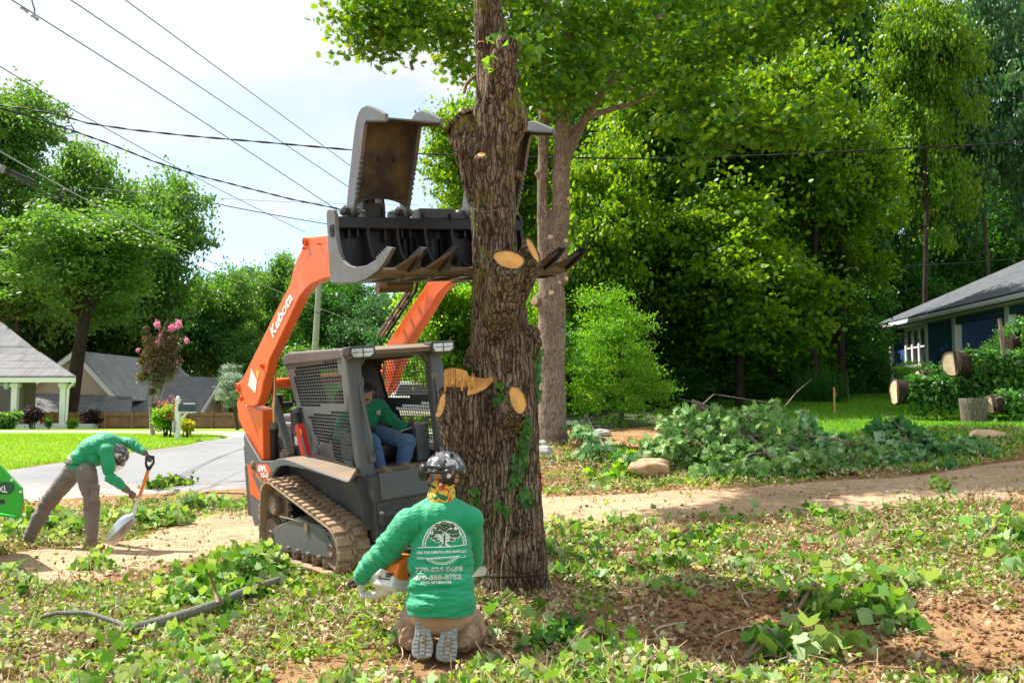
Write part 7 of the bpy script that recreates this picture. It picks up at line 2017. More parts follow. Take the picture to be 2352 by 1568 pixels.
cm = empty('crape_myrtle', G(350, 1003), 'slender small tree with bronze leaves and pink blossom beside the mailbox', 'tree'); CY = cm.location.y; co_ = cm.location
M_BRZ = leafmat('bronze_leaves', [(.10, .07, .04), (.17, .09, .06), (.06, .12, .03), (.20, .10, .07), (.08, .16, .03)], .3, (1.4, 1.1, .7)); M_PINK = leafmat('pink_petals', [(.80, .32, .50), (.88, .42, .60), (.84, .36, .56)], .4, (1.2, .9, 1.1))
rng = np.random.default_rng(77); PP = []; VV = []
for (u, v, r, n) in ((330, 865, 14, 500), (350, 845, 22, 900), (375, 830, 24, 1000), (385, 855, 20, 800), (365, 875, 18, 600), (395, 835, 18, 600), (350, 810, 20, 800), (375, 795, 22, 900), (395, 800, 16, 500), (340, 780, 10, 250), (336, 755, 6, 120), (380, 765, 12, 300), (386, 745, 6, 100), (400, 780, 12, 250), (408, 825, 8, 150), (328, 830, 10, 300), (350, 900, 8, 160), (355, 930, 6, 90)):
    c = np.array(at(u, v, CY)); s_ = r / pp * .55; PP.append(c + rng.normal(size=(n, 3)) * s_ * np.array([1, 1, 1]))
PP = np.concatenate(PP); hv = (PP[:, 2] - PP[:, 2].min()) / (np.ptp(PP[:, 2]))
link('foliage', leaves('foliage', PP - np.array(co_), rng.uniform(.05, .09, len(PP)), LEAF_OVAL, rng, up=.2, var=np.clip(1 - hv * .8 + rng.uniform(-.4, .3, len(PP)), 0, 1) * .999), M_BRZ, cm)
for (u, v, r) in ((361, 745, 8), (394, 753, 8), (410, 744, 8.5), (428, 782, 6), (362, 787, 6), (344, 851, 7), (316, 804, 4), (369, 770, 4), (406, 830, 4), (388, 776, 4), (392, 909, 3), (350, 888, 2.5)):
    n = int(r * r * 5); c = np.array(at(u, v, CY - .1)); s_ = r / pp * .45; q = rng.normal(size=(n, 3)) * s_ * np.array([.9, .9, 1.15]); link('blossom', leaves('blossom', c + q - np.array(co_), rng.uniform(.03, .055, n), LEAF_OVAL, rng, up=0), M_PINK, cm)
for (a, b, c) in (((347, 1003), (343, 930), (341, 850)), ((350, 1003), (352, 940), (366, 860)), ((352, 1000), (358, 930), (372, 850)), ((353, 1000), (365, 930), (385, 860)), ((350, 1003), (345, 960), (350, 870))):
    mb = MB(); mb.tube([at(*p, CY) - co_ for p in (a, b, c)] + [at(c[0] + (c[0] - 355) * .5, c[1] - 60, CY) - co_], [.035, .026, .02, .008], 8); build('stem', mb, plain('crape_stem', (.30, .27, .20), .7), cm, smooth=True)
fb = bush('flowering_bush', 353, 418, 905, 1004, G(385, 1006).y - .3, 3600, .10, GREEN_Y, 'green bush dotted with small red flowers left of the mailbox post', seed=5, stems=9)
rng = np.random.default_rng(6); q = fb.location
n = 150; P = np.array([tuple(at(rng.uniform(358, 412), rng.choice([rng.uniform(935, 965), rng.uniform(912, 935)]), q.y - .45)) for _ in range(n)]); M_REDP = leafmat('red_petals', [(.6, .05, .06), (.7, .12, .1), (.65, .3, .35)], .3, (1.2, .8, .8))
for k in range(24): link('flower', leaves('flower', P[k * 6:k * 6 + 1] - np.array(q) + rng.normal(size=(8, 3)) * .03, .05, LEAF_OVAL, rng, up=0), M_REDP, fb)
bush('yellow_bush', 416, 448, 955, 998, 31, 1300, .12, leafmat('yellow_leaves', [(.35, .40, .03), (.5, .48, .04), (.25, .35, .03)], .4, (1.6, 1.4, .4)), 'small yellow bush right of the mailbox post', seed=7, stems=3, shape=LEAF_KITE)
mb = MB(); q = G(434, 1003); mb.tube([(0, 0, -.1), (-.05, 0, .55)], .09, 10); o = build('wooden_stub', mb, M_FENCE, None, sm_ang=50); o.location = (q.x, q.y, q.z); tag(o, 'short weathered wooden stub under the small yellow bush', 'post')
M_MAR = leafmat('maroon_leaves', [(.035, .02, .03), (.06, .03, .045), (.05, .04, .04)], .25, (1.2, .9, 1))
bush('maroon_bush', 55, 97, 922, 985, 46, 3000, .12, M_MAR, 'dark maroon bush between the two porch posts', seed=8)
bush('maroon_bush', 186, 234, 938, 988, 50, 3000, .12, M_MAR, 'dark maroon bush right of the porch, in front of the fence', seed=9)
bush('porch_plant', -10, 48, 935, 990, 45, 2600, .14, GREEN_L, 'green plant at the foot of the left porch post', 'plant', seed=10)
bush('porch_plant', 104, 122, 955, 985, 46, 500, .10, GREEN_L, 'small plant in front of the porch floor', 'plant', seed=11, stems=2)
bush('porch_plant', 156, 178, 955, 988, 47, 900, .12, GREEN_Y, 'green plant right of the corner porch post', 'plant', seed=12, stems=3)
q = at(15, 885, 47); mb = MB(); mb.ell((0, 0, 0), (.13, .13, .2)); mb.tube([(0, 0, .15), (0, 0, .45)], .01, 6); o = build('hanging_lantern', mb, plain('pale_teal', (.45, .62, .55), .5), None, smooth=True); o.location = q; tag(o, 'pale egg-shaped ornament hanging under the porch roof', 'ornament')
# ---- white pickup seen through the cab
TYk = 30.0; tc0 = at(948, 960, TYk); tg = float(H(tc0.x, TYk)); tk = empty('pickup_truck', (tc0.x, TYk, at(948, 985, TYk).z), 'white pickup truck parked beyond the loader, seen through its cab mesh', 'pickup truck')
M_CARW = paint('white_car_paint', (.80, .81, .83), .2, amount=.05, spec=.6)
tzr = tk.location.z; hh_ = at(948, 871, TYk).z - tzr
mb = MB(); mb.prism([(-1.0, 0, .45), (-1.0, 0, hh_ * .62), (-.98, 0, hh_ * .66), (.98, 0, hh_ * .66), (1.0, 0, hh_ * .62), (1.0, 0, .45)], (0, 5.4, 0)); bd = build('body', mb, M_CARW, tk, bevel=.05)
mb = MB(); mb.prism([(-.95, 2.0, hh_ * .64), (-.74, 2.0, hh_ * .97), (-.66, 2.0, hh_), (.66, 2.0, hh_), (.74, 2.0, hh_ * .97), (.95, 2.0, hh_ * .64)], (0, 2.0, 0)); build('cab', mb, M_CARW, tk, bevel=.05)
mb = MB(); mb.prism([(-.78, 1.985, hh_ * .69), (-.62, 1.985, hh_ * .93), (.62, 1.985, hh_ * .93), (.78, 1.985, hh_ * .69)], (0, .03, 0)); build('rear_window', mb, M_WIN, tk, bevel=.01)
mb = MB(); mb.box((0, 1.98, hh_ * .98), (.3, .04, .05)); build('brake_light', mb, M_RED, tk)
mb = MB(); mb.box((0, -.02, hh_ * .42), (1.6, .03, .42)); build('tailgate', mb, plain('tailgate_grey', (.5, .52, .54), .4), tk, bevel=.01)
mb = MB(); mb.box((0, -.10, .48), (1.9, .16, .18)); build('bumper', mb, M_CHROME, tk, bevel=.03)
for s_ in (-1, 1):
    mb = MB(); mb.box((s_ * .92, -.02, hh_ * .48), (.14, .05, .4)); build('tail_light', mb, M_RED, tk, bevel=.01)
    for y in (.9, 4.3):
        mb = MB(); mb.lathe([(0, -.1), (.2, -.1), (.37, -.1), (.39, -.05), (.39, .1), (.37, .12), (0, .12)], (s_ * .88, y, .38), (1, 0, 0), 24, False); build('wheel', mb, M_RUB, tk, sm_ang=40)
# ---- survey stake
sg = G(1917, 952); SYk = sg.y; sp = F_PX / SYk
mb = MB(); mb.prism([(-.022, -.011, -.1), (-.022, -.011, 62 / sp), (0, -.011, 63 / sp), (.022, -.011, 62 / sp), (.022, -.011, -.1)], (0, .022, 0))
stk = empty('survey_stake', sg, 'thin orange-yellow wooden stake with pink ribbon standing in the right lawn', 'stake')
build('stake', mb, plain('stake_wood', (.62, .36, .10), .7), stk)
M_PNK = plain('pink_ribbon', (.75, .08, .22), .5, bump=0)
mb = MB(); mb.box((0, 0, 55 / sp), (.05, .03, .05)); mb.prism([(.02, -.014, 56 / sp), (.045, -.016, 50 / sp), (.055, -.014, 42 / sp), (.035, -.016, 43 / sp), (.02, -.014, 52 / sp)], (0, .004, 0)); build('ribbon', mb, M_PNK, stk)
# ---- log pile
LY = 21.0
def lg(u, v, dy=0): return at(u, v, LY + dy)
lp_ = F_PX / LY
M_IVB = leafmat('ivy_bright', [(.03, .12, .02), (.06, .20, .025), (.12, .30, .04), (.05, .16, .05), (.10, .25, .06)], .3, (1.5, 1.5, .6))
def ivylog(u, v, u2, v2, r, dy, dy2, facen, label, n=2600, seed=0, cover=1.6, face=True, name='cut_log'):
    a, b = lg(u, v, dy), lg(u2, v2, dy2); root = empty(name, a, label, 'log'); ax = (b - a).normalized(); R0 = r / lp_
    mb = MB(); n_ = 10; mb.tube([a.lerp(b, k / n_) - a for k in range(n_ + 1)], [R0 * (1 + .08 * math.sin(k * 1.7 + seed)) for k in range(n_ + 1)], 22); me = mb.mesh('log')
    build('trunk', mb, M_BARKD, root, sm_ang=50)
    if face: cut_disc('cut_face', a, facen, R0 * .98, R0 * .93, M_CUTP, root, a, .02, seed, long_axis=(0, 0, 1), collar=True)
    if n:
        rng = np.random.default_rng(seed); L = (b - a).length; t_ = (.10 + .9 * rng.uniform(0, 1, n)) * L; an = rng.uniform(-.5, math.pi + .6, n); s1 = ax.cross(Vector((0, 0, 1))).normalized(); s2 = s1.cross(ax)
        rad = R0 * (1 + np.abs(rng.normal(size=n)) * (cover - 1) * .5); P = np.outer(t_, np.array(ax)) + (np.cos(an) * rad)[:, None] * np.array(s1) + (np.sin(an) * rad)[:, None] * np.array(s2 if s2.z > 0 else -s2)
        P[:, 2] -= (rng.uniform(size=n) < .3) * rng.uniform(0, R0 * 1.5, n)
        link('ivy', leaves('ivy', P, rng.uniform(.07, .12, n), LEAF_IVY, rng, up=.3, dirs=np.tile([0, -.3, -.7], (n, 1))), M_IVB, root)
        for k in range(14):
            mb = MB(); t0 = rng.uniform(.1, .9) * L; q0 = Vector((np.array(ax) * t0).tolist()) + Vector((0, -R0 * .9, R0 * rng.uniform(-.4, .8))); d = Vector((rng.uniform(-.3, .3), rng.uniform(-.15, .05), rng.uniform(-.25, .25)))
            mb.tube([q0, q0 + d * .5 + V3((0, -.03, .04)), q0 + d], [.008, .007, .003], 5); build('vine', mb, plain('vine_stem', (.42, .36, .22), .8), root)
    return root
ivylog(2188, 835, 2420, 845, 26, -.6, .3, (-.75, -.8, .1), 'upper ivy-covered log with a big pale heart-shaped cut face toward the lawn', 2800, 1, 1.5)
ivylog(2058, 900, 2300, 905, 28, 0, -.3, (-1, -.12, .05), 'lower ivy-covered log whose orange cut end points left at the stake', 4200, 2, 1.5)
ivylog(2276, 928, 2460, 925, 19, -1.4, -.8, (-.7, -.75, .1), 'short log with pale cut end right of the standing stump', 2000, 3, 1.7)
ivylog(2315, 790, 2480, 770, 22, .6, .8, (-.8, -.6, .1), 'topmost ivy-smothered log of the pile at the right edge', 4600, 4, 2.6, face=False)
ivylog(2110, 868, 2330, 878, 20, .7, .8, (-1, -.2, .2), 'partly hidden log between the upper and lower ivy-covered logs', 2600, 5, 1.8)
a = lg(2300, 815, -.5); mb = MB(); mb.tube([lg(2306, 815, -.5) - a, lg(2300, 770, -.5) - a, lg(2296, 732, -.5) - a], [.045, .05, .03], 10); o = build('split_limb', mb, M_BARK2, None, sm_ang=50); o.location = a; tag(o, 'pale bare upright limb standing among the ivy of the log pile', 'branch')
sgz = at(2237, 966, 19.6); sgz.z = float(H(sgz.x, 19.6)); mb = MB(); sr = 31 / (F_PX / sgz.y)
mb.lathe([(sr * .86, -.1), (sr * .88, .05), (sr * .96, .35), (sr * 1.02, .50), (sr * 1.0, .515), (0, .515)], (0, 0, 0), (0, 0, 1), 26, False)
st = build('tree_stump', mb, barkmat('stump_bark', (.09, .07, .055), (.24, .20, .16), (.33, .29, .24), sc=1.2, strength=.4), None, sm_ang=50); st.location = sgz; tag(st, 'grey-brown cut stump block standing in the grass under the ivy-covered logs', 'stump')
tree_at('bright_hedge', 2120, 822, 900, 24.5, 105, 'low_shrub', GREEN_Y, 'bright green hedge below the window of the blue house', 'hedge', seed=90, depth=.9, trunk_r=.04)
tree_at('ivy_heap', 2345, 735, 960, 23.5, 140, 'low_shrub', M_IVB, 'tall heap of ivy behind the log pile at the right edge', 'ivy', seed=91, depth=1.0, trunk_r=.04)
gs = G(1885, 925); rng = np.random.default_rng(3); n = 700; P = np.c_[rng.normal(size=n) * .35, rng.normal(size=n) * .35, np.zeros(n)]
o = link('ornamental_grass', leaves('grass', P, rng.uniform(.7, 1.1, n), [(-.012, 0), (.012, 0), (.004, 1), (-.004, 1)], rng, up=0, dirs=np.tile([0, 0, 3.], (n, 1))), GREEN_D); o.location = gs; tag(o, 'dark clump of tall ornamental grass left of the orange stake', 'grass clump')
# ---- rocks and sawdust heap
def rock(u, v, w, h, label, seed, mat, cat='rock', name='rock', flat=.6):
    g_ = G(u, v); sc_ = F_PX / g_.y; rng = np.random.default_rng(seed)
    bm = bmesh.new(); bmesh.ops.create_icosphere(bm, subdivisions=4, radius=1); me = bpy.data.meshes.new('rock'); bm.to_mesh(me); bm.free()
    P = co_of(me); N = P.copy(); k = (fbm(P, 1.1, 2, seed) - .5) * .7 + (fbm(P, 3.2, 3, seed + 2) - .5) * .35; P = P * (1 + k)[:, None]
    P = np.sign(P) * np.abs(P) ** .85; P *= np.array([w / 2 / sc_, w / 2 / sc_ * .7, h / 2 / sc_ * 1.3]); set_co(me, P)
    o = link(name, me, mat, None, True); o.location = g_ + V3((0, .05, h / 2 / sc_ * .7)); o.rotation_euler = (0, 0, rng.uniform(-.3, .3)); tag(o, label, cat); return o
M_ROCKT = plain('tan_rock', (.50, .32, .20), .9, var=.35, scale=7, bump=.6); M_ROCKG = plain('grey_rock', (.42, .42, .42), .9, var=.35, scale=9, bump=.6)
rock(1492, 1088, 96, 34, 'flat brown rock in front of the cut oak branches', 1, M_ROCKT)
rock(1252, 1050, 36, 26, 'pale grey rock at the foot of the two-stemmed tree', 2, M_ROCKG)
rock(1246, 1028, 24, 18, 'small grey rock nearest the two-stemmed tree', 3, M_ROCKG)
rock(1268, 1066, 14, 10, 'fist-sized grey rock right of the pale grey rock', 4, M_ROCKG)
rock(1380, 1000, 46, 14, 'long pale rock half hidden under leafy twigs', 5, M_ROCKG)
rock(1300, 1010, 22, 14, 'small tan rock beside the two-stemmed tree root', 7, M_ROCKT)
rock(2272, 1012, 76, 26, 'heap of pale sawdust on the grass at the right', 6, M_SAW, 'sawdust', 'sawdust_heap')
# ---- green wood chipper at the left edge
CHY = 10.4
gz = G(10, 1190); cp = empty('wood_chipper', (at(0, 1100, CHY).x, CHY, float(H(-5.5, CHY))), 'bright green flared end of a wood chipper cut off by the left edge', 'wood chipper'); cpo = cp.location.copy()
M_CHG = paint('bright_green_paint', (.02, .42, .03), .3, amount=.1); M_CHD = paint('dark_green_decal', (.01, .10, .05), .4, amount=.1)
def CH(u, v, dy=0): return at(u, v, CHY + dy) - cpo
mb = MB(); pts = [CH(-260, 1000), CH(-60, 1010), CH(0, 1069), CH(49, 1121), CH(51, 1155), CH(44, 1186), CH(0, 1177), CH(-260, 1150)]; mb.prism(pts, (0, .05, 0)); side = build('hopper_side', mb, M_CHG, cp, bevel=.012)
mb = MB(); mb.prism([CH(49, 1121, .05), CH(51, 1155, .05), CH(44, 1186, .05), CH(38, 1186, .05), CH(42, 1121, .05)], (-.8, 1.1, 0)); build('hopper_lip', mb, M_CHG, cp, bevel=.008)
mb = MB(); mb.prism([CH(-260, 1150, .05), CH(44, 1186, .05), CH(44, 1190, .05), CH(-260, 1156, .05)], (-.8, 1.1, 0)); build('hopper_floor', mb, M_CHG, cp)
mb = MB(); mb.prism([CH(-120, 1112, -.004), CH(14, 1106, -.004), CH(32, 1110, -.004), CH(33, 1124, -.004), CH(24, 1134, -.004), CH(-120, 1142, -.004)], (0, .003, 0)); dc = build('dark_decal', mb, M_CHD, cp)
text_on('0XL', 'lettering', M_WHITE, dc, CH(2, 1123, -.009), (1, 0, -.02), (0, 0, 1), 15 * CHY / F_PX, 30 * CHY / F_PX, bold=.02)
mb = MB(); mb.prism([CH(-40, 1150, -.004), CH(10, 1146, -.004), CH(11, 1156, -.004), CH(-40, 1160, -.004)], (0, .003, 0)); b2 = build('black_decal', mb, M_HELMK, cp)
for (u, v) in ((26, 1102), (47, 1129)): mb = MB(); mb.lathe([(0, 0), (.012, 0), (.014, .006)], CH(u, v, -.008), (0, 1, 0), 12, False); build('bolt', mb, M_WHITE, cp)
mb = MB(); mb.box(CH(51, 1163, .06), (.03, .06, .09)); build('marker_light', mb, M_RED, cp, bevel=.008)
for k in range(2): mb = MB(); q = CH(-120 - k * 90, 1230, .5); mb.lathe([(0, -.1), (.22, -.1), (.33, -.09), (.34, .09), (.22, .1), (0, .1)], Vector((q.x, q.y, .34)), (0, 1, 0), 24, False); build('wheel', mb, M_RUB, cp, sm_ang=40)
mb = MB(); mb.box((CH(-190, 1180, .55).x, .55, .55), (1.3, .8, .12)); build('chassis', mb, M_HELMK, cp)
# ================================================================== WIRES
M_WB = plain('black_cable', (.012, .014, .018), .6, bump=0); M_WT = plain('bluish_wire', (.05, .10, .16), .5, .3, bump=0); M_WG = plain('grey_wire', (.32, .36, .36), .5, .3, bump=0)
def wire(pts, r, mat, label, twist=0, n=60, Y=(18, 34)):
    """pts in the picture give the course; the cable recedes evenly in depth"""
    P_ = path(pts, n) if len(pts) > 2 else path(pts, n); W3 = []
    for i, (u, v) in enumerate(P_): W3.append(at(u, v, Y[0] + (Y[1] - Y[0]) * i / (n - 1)))
    o0 = W3[0]; mb = MB(); mb.tube([p - o0 for p in W3], r, 6)
    if twist:
        for ph in (0, math.pi): mb.tube([p - o0 + V3((0, 0, r * 1.1 * math.sin(i * .8 + ph))) + V3((0, r * 1.1 * math.cos(i * .8 + ph), 0)) for i, p in enumerate(W3)], r * .8, 5)
    o = build('overhead_wire', mb, mat, None, smooth=True); o.location = o0; tag(o, label, 'overhead wire', 'overhead wires'); return W3
def curve(a, b, sag, n=14): return [(a[0] + (b[0] - a[0]) * k / n, a[1] + (b[1] - a[1]) * k / n + sag * 4 * (k / n) * (1 - k / n)) for k in range(n + 1)]
w1 = wire(curve((-30, -35), (860, 540), -6), .012, M_WT, 'thin wire with clamps at its upper end, running from the top left corner')
wire(curve((110, -35), (905, 500), 0), .011, M_WT, 'thin wire crossing the top edge left of the middle wire of three')
wire(curve((240, -35), (925, 470), 0), .010, M_WT, 'rightmost thin wire coming down from the top edge')
wire(curve((-30, 135), (700, 533), 12), .011, M_WT, 'thin wire entering at the left edge above the thick twisted cables', Y=(20, 38))
wire([(-40, 238), (60, 250), (140, 265), (200, 283), (300, 298), (430, 312), (560, 323), (700, 335), (810, 345), (1000, 355), (1200, 361), (1500, 365), (1800, 355), (2000, 345), (2380, 326)], .013, M_WB, 'thick twisted cable running level behind the upper jaws across the whole picture', 1, 170, Y=(22, 22))
wire([(-40, 238), (60, 265), (160, 298), (250, 330), (350, 370), (450, 402), (560, 430), (670, 458), (780, 480), (960, 520)], .013, M_WB, 'thick twisted cable dropping toward the grapple bucket', 1, 120, Y=(20, 30))
wire(curve((-30, 372), (860, 760), 30), .015, M_WB, 'black cable with splice sleeve crossing the left trees', 0, 60, Y=(18, 44))
wire(curve((-30, 330), (840, 748), 25), .014, M_WG, 'pale grey wire crossing the left trees beside the black cable', Y=(18, 46))
wire(curve((420, 452), (960, 545), 6), .016, M_WT, 'thin wire coming out of the round left treetop', Y=(30, 40))
wire(curve((200, 430), (960, 470), 10), .010, M_WG, 'faintest pale wire behind the grapple bucket', Y=(34, 44))
wire(curve((1230, 590), (2380, 590), 28), .011, M_WB, 'dark wire across the wood just above the blue roof', Y=(26, 24))
for (u, v, Y, lab) in ((142, 265, 22, 'small hexagonal wire frame on the upper thick cable'), (158, 298, 20.6, 'small hexagonal wire frame on the lower thick cable')):
    c = at(u, v, Y); s_ = Y / F_PX; mb = MB(); mb.tube([V3((x * s_, 0, z * s_)) for x, z in ((-12, 3), (-6, 9), (7, 8), (12, 0), (7, -9), (-6, -9), (-12, 3))], .014, 6); o = build('cable_spreader', mb, M_WB, None); o.location = c; tag(o, lab, 'cable fitting')
for (u0, v0, u1, v1, Y, r, lab) in ((22, 420 * 0 + 424 - 4, 82, 458 - 40, 18.6, .05, ''),):
    pass
a, b = at(20, 394, 18.8), at(78, 418, 20.2); mb = MB(); mb.tube([V3((0, 0, 0)), b - a], .05, 12); o = build('splice_sleeve', mb, M_WB, None, sm_ang=40); o.location = a; tag(o, 'fat black splice sleeve on the cable at the left edge', 'cable fitting')
a = at(6, 378, 18.5); mb = MB(); mb.box((-.2, 0, 0), (.45, .15, .14), (0, .4, 0)); o = build('junction_box', mb, M_WG, None, bevel=.01); o.location = a; tag(o, 'pale grey box on the cables, cut by the left edge', 'cable fitting')
a = at(140, 448, 20.5); mb = MB(); mb.tube([at(u, v, 20.8) - a for u, v in ((130, 440), (150, 436), (168, 446), (180, 460), (160, 456), (140, 450), (128, 446))], .014, 6); o = build('cable_loop', mb, M_WB, None, smooth=True); o.location = a; tag(o, 'slack loop of black cable against the left trees', 'cable fitting')
for (u, v, lab) in ((56, 22, 'upper clamp on the thin wire in the top left corner'), (80, 40, 'lower clamp on the thin wire in the top left corner')):
    c = at(u, v, 19.6); mb = MB(); mb.box((0, 0, 0), (.14, .06, .05), (0, .55, 0)); mb.ell((.05, 0, -.04), .035); mb.ell((-.05, 0, .03), .035); o = build('wire_clamp', mb, M_WG, None, bevel=.006); o.location = c; tag(o, lab, 'cable fitting')
a = at(80, 38, 19.6); mb = MB(); mb.tube([at(u, v, 19.6) - a for u, v in ((80, 38), (79, 20), (74, 5), (70, -30))], .014, 6); o = build('jumper_wire', mb, M_WT, None, smooth=True); o.location = a; tag(o, 'short wire rising from the clamp out of the top edge', 'overhead wire')
# ================================================================== LEAF LITTER, TWIGS, CUT BRANCHES
def blob(c, x, y, rx, ry): return np.exp(-(((x - c[0]) / rx) ** 2 + ((y - c[1]) / ry) ** 2))
def drv(P):
    x, y = P[:, 0], P[:, 1]; lo = np.interp(x, DLO[0], DLO[1]); hi = np.interp(x, DHI[0], DHI[1])
    return lo, hi
def density(P, kind):
    x, y = P[:, 0], P[:, 1]; lo, hi = drv(P)
    n1 = fbm(P, .9, 3, 31 + kind); n2 = fbm(P, 3.0, 3, 47 + kind)
    fore = _sm((lo - y + .15 + (n1 - .5) * .9) / .5)
    d = fore * np.clip((.36 if kind == 0 else .7) + (n1 - .45) * 2.6 + (n2 - .5) * 2.4, 0, 1)
    far = _sm((y - hi + .1 + (n1 - .5) * .8) / .4)
    left = (x < -1.6)
    d = d + far * np.where(left, np.clip(1.5 - np.abs(y - hi - 1.1) / 1.6, 0, 1), np.clip(1.9 - (y - hi) / 2.2, 0, 1)) * np.clip(.7 + (n2 - .5) * 2.5, 0, 1)
    # left worker stands in a drift of leaves
    for (u, v, rx, ry) in ((90, 1200, 1.1, .9), (350, 1170, 1.3, .8), (480, 1150, 1.2, .7), (40, 1240, .7, .5)):
        g_ = G(u, v); d = np.maximum(d, blob((g_.x, g_.y), x, y, rx, ry) * 1.2 * np.clip(.8 + (n2 - .5) * 2, 0, 1))
    # bare earth patches
    for (u, v, rx, ry, k) in ((1750, 1410, 1.0, .45, .97), (2150, 1510, 1.2, .55, .95), (1620, 1470, .6, .25, .9), (2050, 1440, 1.2, .35, .85), (1950, 1540, .9, .3, .8), (2300, 1500, .6, .3, .8), (1500, 1440, .6, .2, .6), (250, 1310, 1.5, .55, .8), (60, 1330, .8, .4, .7), (2330, 1400, .7, .5, .7), (1900, 1620, .7, .22, .6), (1250, 1500, .2, .15, .3)):
        g_ = G(u, v); d = d * (1 - k * np.clip(blob((g_.x, g_.y), x, y, rx, ry) * 1.5, 0, 1))
    d = d + (.10 if kind == 1 else .03) * np.clip((n2 - .42) * 5, 0, 1)
    d = d * (1 - .9 * blob((base.x, base.y - .1), x, y, .36, .36)) 
    if kind == 2: d = d * np.clip((n1 - .46) * 6, 0, 1)
    return np.clip(d, 0, 1)
CLEAR = []
for (a, b, w) in (((276, 1470), (560, 1380), .07), ((20, 1465), (130, 1425), .03), ((130, 1425), (250, 1430), .03), ((975, 1520), (1022, 1530), .20), ((975, 1560), (1022, 1560), .12)):
    ga, gb = G(*a), G(*b); CLEAR.append((ga.x, ga.y, gb.x, gb.y, w))
def scatter(n, kind, seed, y0=3.9, y1=16.5):
    rng = np.random.default_rng(seed); out = []
    y = y0 + (y1 - y0) * rng.uniform(0, 1, n) ** 1.35; x = rng.uniform(-1, 1, n) * (.56 * y + .4)
    P = np.c_[x, y, np.zeros(n)]; P = P[rng.uniform(0, 1, n) < density(P, kind)]
    lx = (P[:, 0] - LT.x) * LR[0][0] + (P[:, 1] - LT.y) * LR[1][0]; ly = (P[:, 0] - LT.x) * LR[0][1] + (P[:, 1] - LT.y) * LR[1][1]
    P = P[~((np.abs(lx) < 1.0) & (np.abs(ly) < .9))]
    for (ax_, ay_, bx_, by_, w_) in CLEAR:
        t_ = np.clip(((P[:, 0] - ax_) * (bx_ - ax_) + (P[:, 1] - ay_) * (by_ - ay_)) / ((bx_ - ax_) ** 2 + (by_ - ay_) ** 2), 0, 1)
        P = P[np.hypot(P[:, 0] - ax_ - t_ * (bx_ - ax_), P[:, 1] - ay_ - t_ * (by_ - ay_)) > w_]
    P = P[((P[:, 0] - org.x) / .30) ** 2 + ((P[:, 1] - org.y - .1) / .33) ** 2 > 1]
    P[:, 2] = H(P[:, 0], P[:, 1]) + np.clip(fbm(P, 2.2, 3, 5) - .42, 0, 1) * .22 + rng.uniform(-.005, .03, len(P)) + np.where(P[:, 1] < 10, gnoise(P) * .8, 0)
    return P, rng
M_LG = leafmat('litter_green', [(.04, .13, .02), (.08, .23, .03), (.15, .34, .03), (.25, .44, .05), (.34, .48, .10), (.10, .24, .05), (.42, .50, .26)], .35, (1.6, 1.35, .45), rough=.5, spec=.15)
M_LD = leafmat('litter_dry', [(.12, .075, .04), (.26, .17, .09), (.40, .30, .17), (.56, .46, .29), (.50, .48, .26), (.34, .34, .15)], .15, (1.3, 1.1, .8), rough=.7)
M_LT = leafmat('tulip_leaves', [(.06, .19, .03), (.12, .30, .04), (.22, .43, .07), (.30, .45, .20), (.38, .50, .28)], .35, (1.6, 1.35, .5), rough=.5, spec=.15)
P, rng = scatter(150000, 0, 401)
o = link('leaf_litter', leaves('leaf_litter', P, rng.uniform(.022, .06, len(P)), LEAF_OVAL, rng, up=.18, fold=.4, var=np.clip(fbm(P, 1.2, 3, 8) * .9 + rng.uniform(-.35, .35, len(P)), 0, 1)), M_LG); tag(o, 'green leaf litter strewn over the ground', 'leaf litter', kind='stuff')
P, rng = scatter(170000, 1, 402)
o = link('dry_litter', leaves('dry_litter', P, rng.uniform(.02, .06, len(P)), LEAF_OVAL, rng, up=.3, fold=.35), M_LD); tag(o, 'dry brown leaf scraps strewn over the ground', 'leaf litter', kind='stuff')
P, rng = scatter(26000, 0, 405)
o = link('small_leaves', leaves('small_leaves', P + np.array([0, 0, .01]), rng.uniform(.03, .075, len(P)), LEAF_IVY, rng, up=.18, fold=.4), M_LG); tag(o, 'small lobed green leaves among the litter', 'leaf litter', kind='stuff')
P, rng = scatter(15000, 2, 403)
o = link('large_leaves', leaves('large_leaves', P + np.array([0, 0, .015]), rng.uniform(.05, .11, len(P)), LEAF_TULIP, rng, up=.12, fold=.4), M_LT); tag(o, 'larger fresh leaves lying in drifts on the ground', 'leaf litter', kind='stuff')
P, rng = scatter(52000, 1, 404)
o = link('wood_scraps', leaves('wood_scraps', P + np.array([0, 0, .01]), rng.uniform(.04, .14, len(P)), [(-.035, 0), (.035, 0), (.02, 1), (-.02, 1)], rng, up=.5, fold=0), leafmat('straw', [(.22, .14, .08), (.40, .29, .17), (.55, .44, .28), (.30, .20, .12)], 0, (1, 1, 1), rough=.8)); tag(o, 'thin twig scraps and wood chips on the ground', 'wood scraps', kind='stuff')
rng = np.random.default_rng(408); g_ = G(1255, 1350); n = 5000; P = np.c_[g_.x - .1 + rng.normal(size=n) * .42, g_.y + .02 + rng.normal(size=n) * .26, np.zeros(n)]; P[:, 2] = H(P[:, 0], P[:, 1]) + gnoise(P) * .8 + .012
o = link('sawdust_chips', leaves('chips', P, rng.uniform(.008, .03, n), LEAF_KITE, rng, up=.3), leafmat('chip_wood', [(.40, .27, .16), (.60, .44, .28), (.72, .56, .36), (.35, .22, .13)], 0, (1, 1, 1), rough=.9)); tag(o, 'sawdust and small chips strewn round the foot of the bare trunk', 'sawdust', kind='stuff')
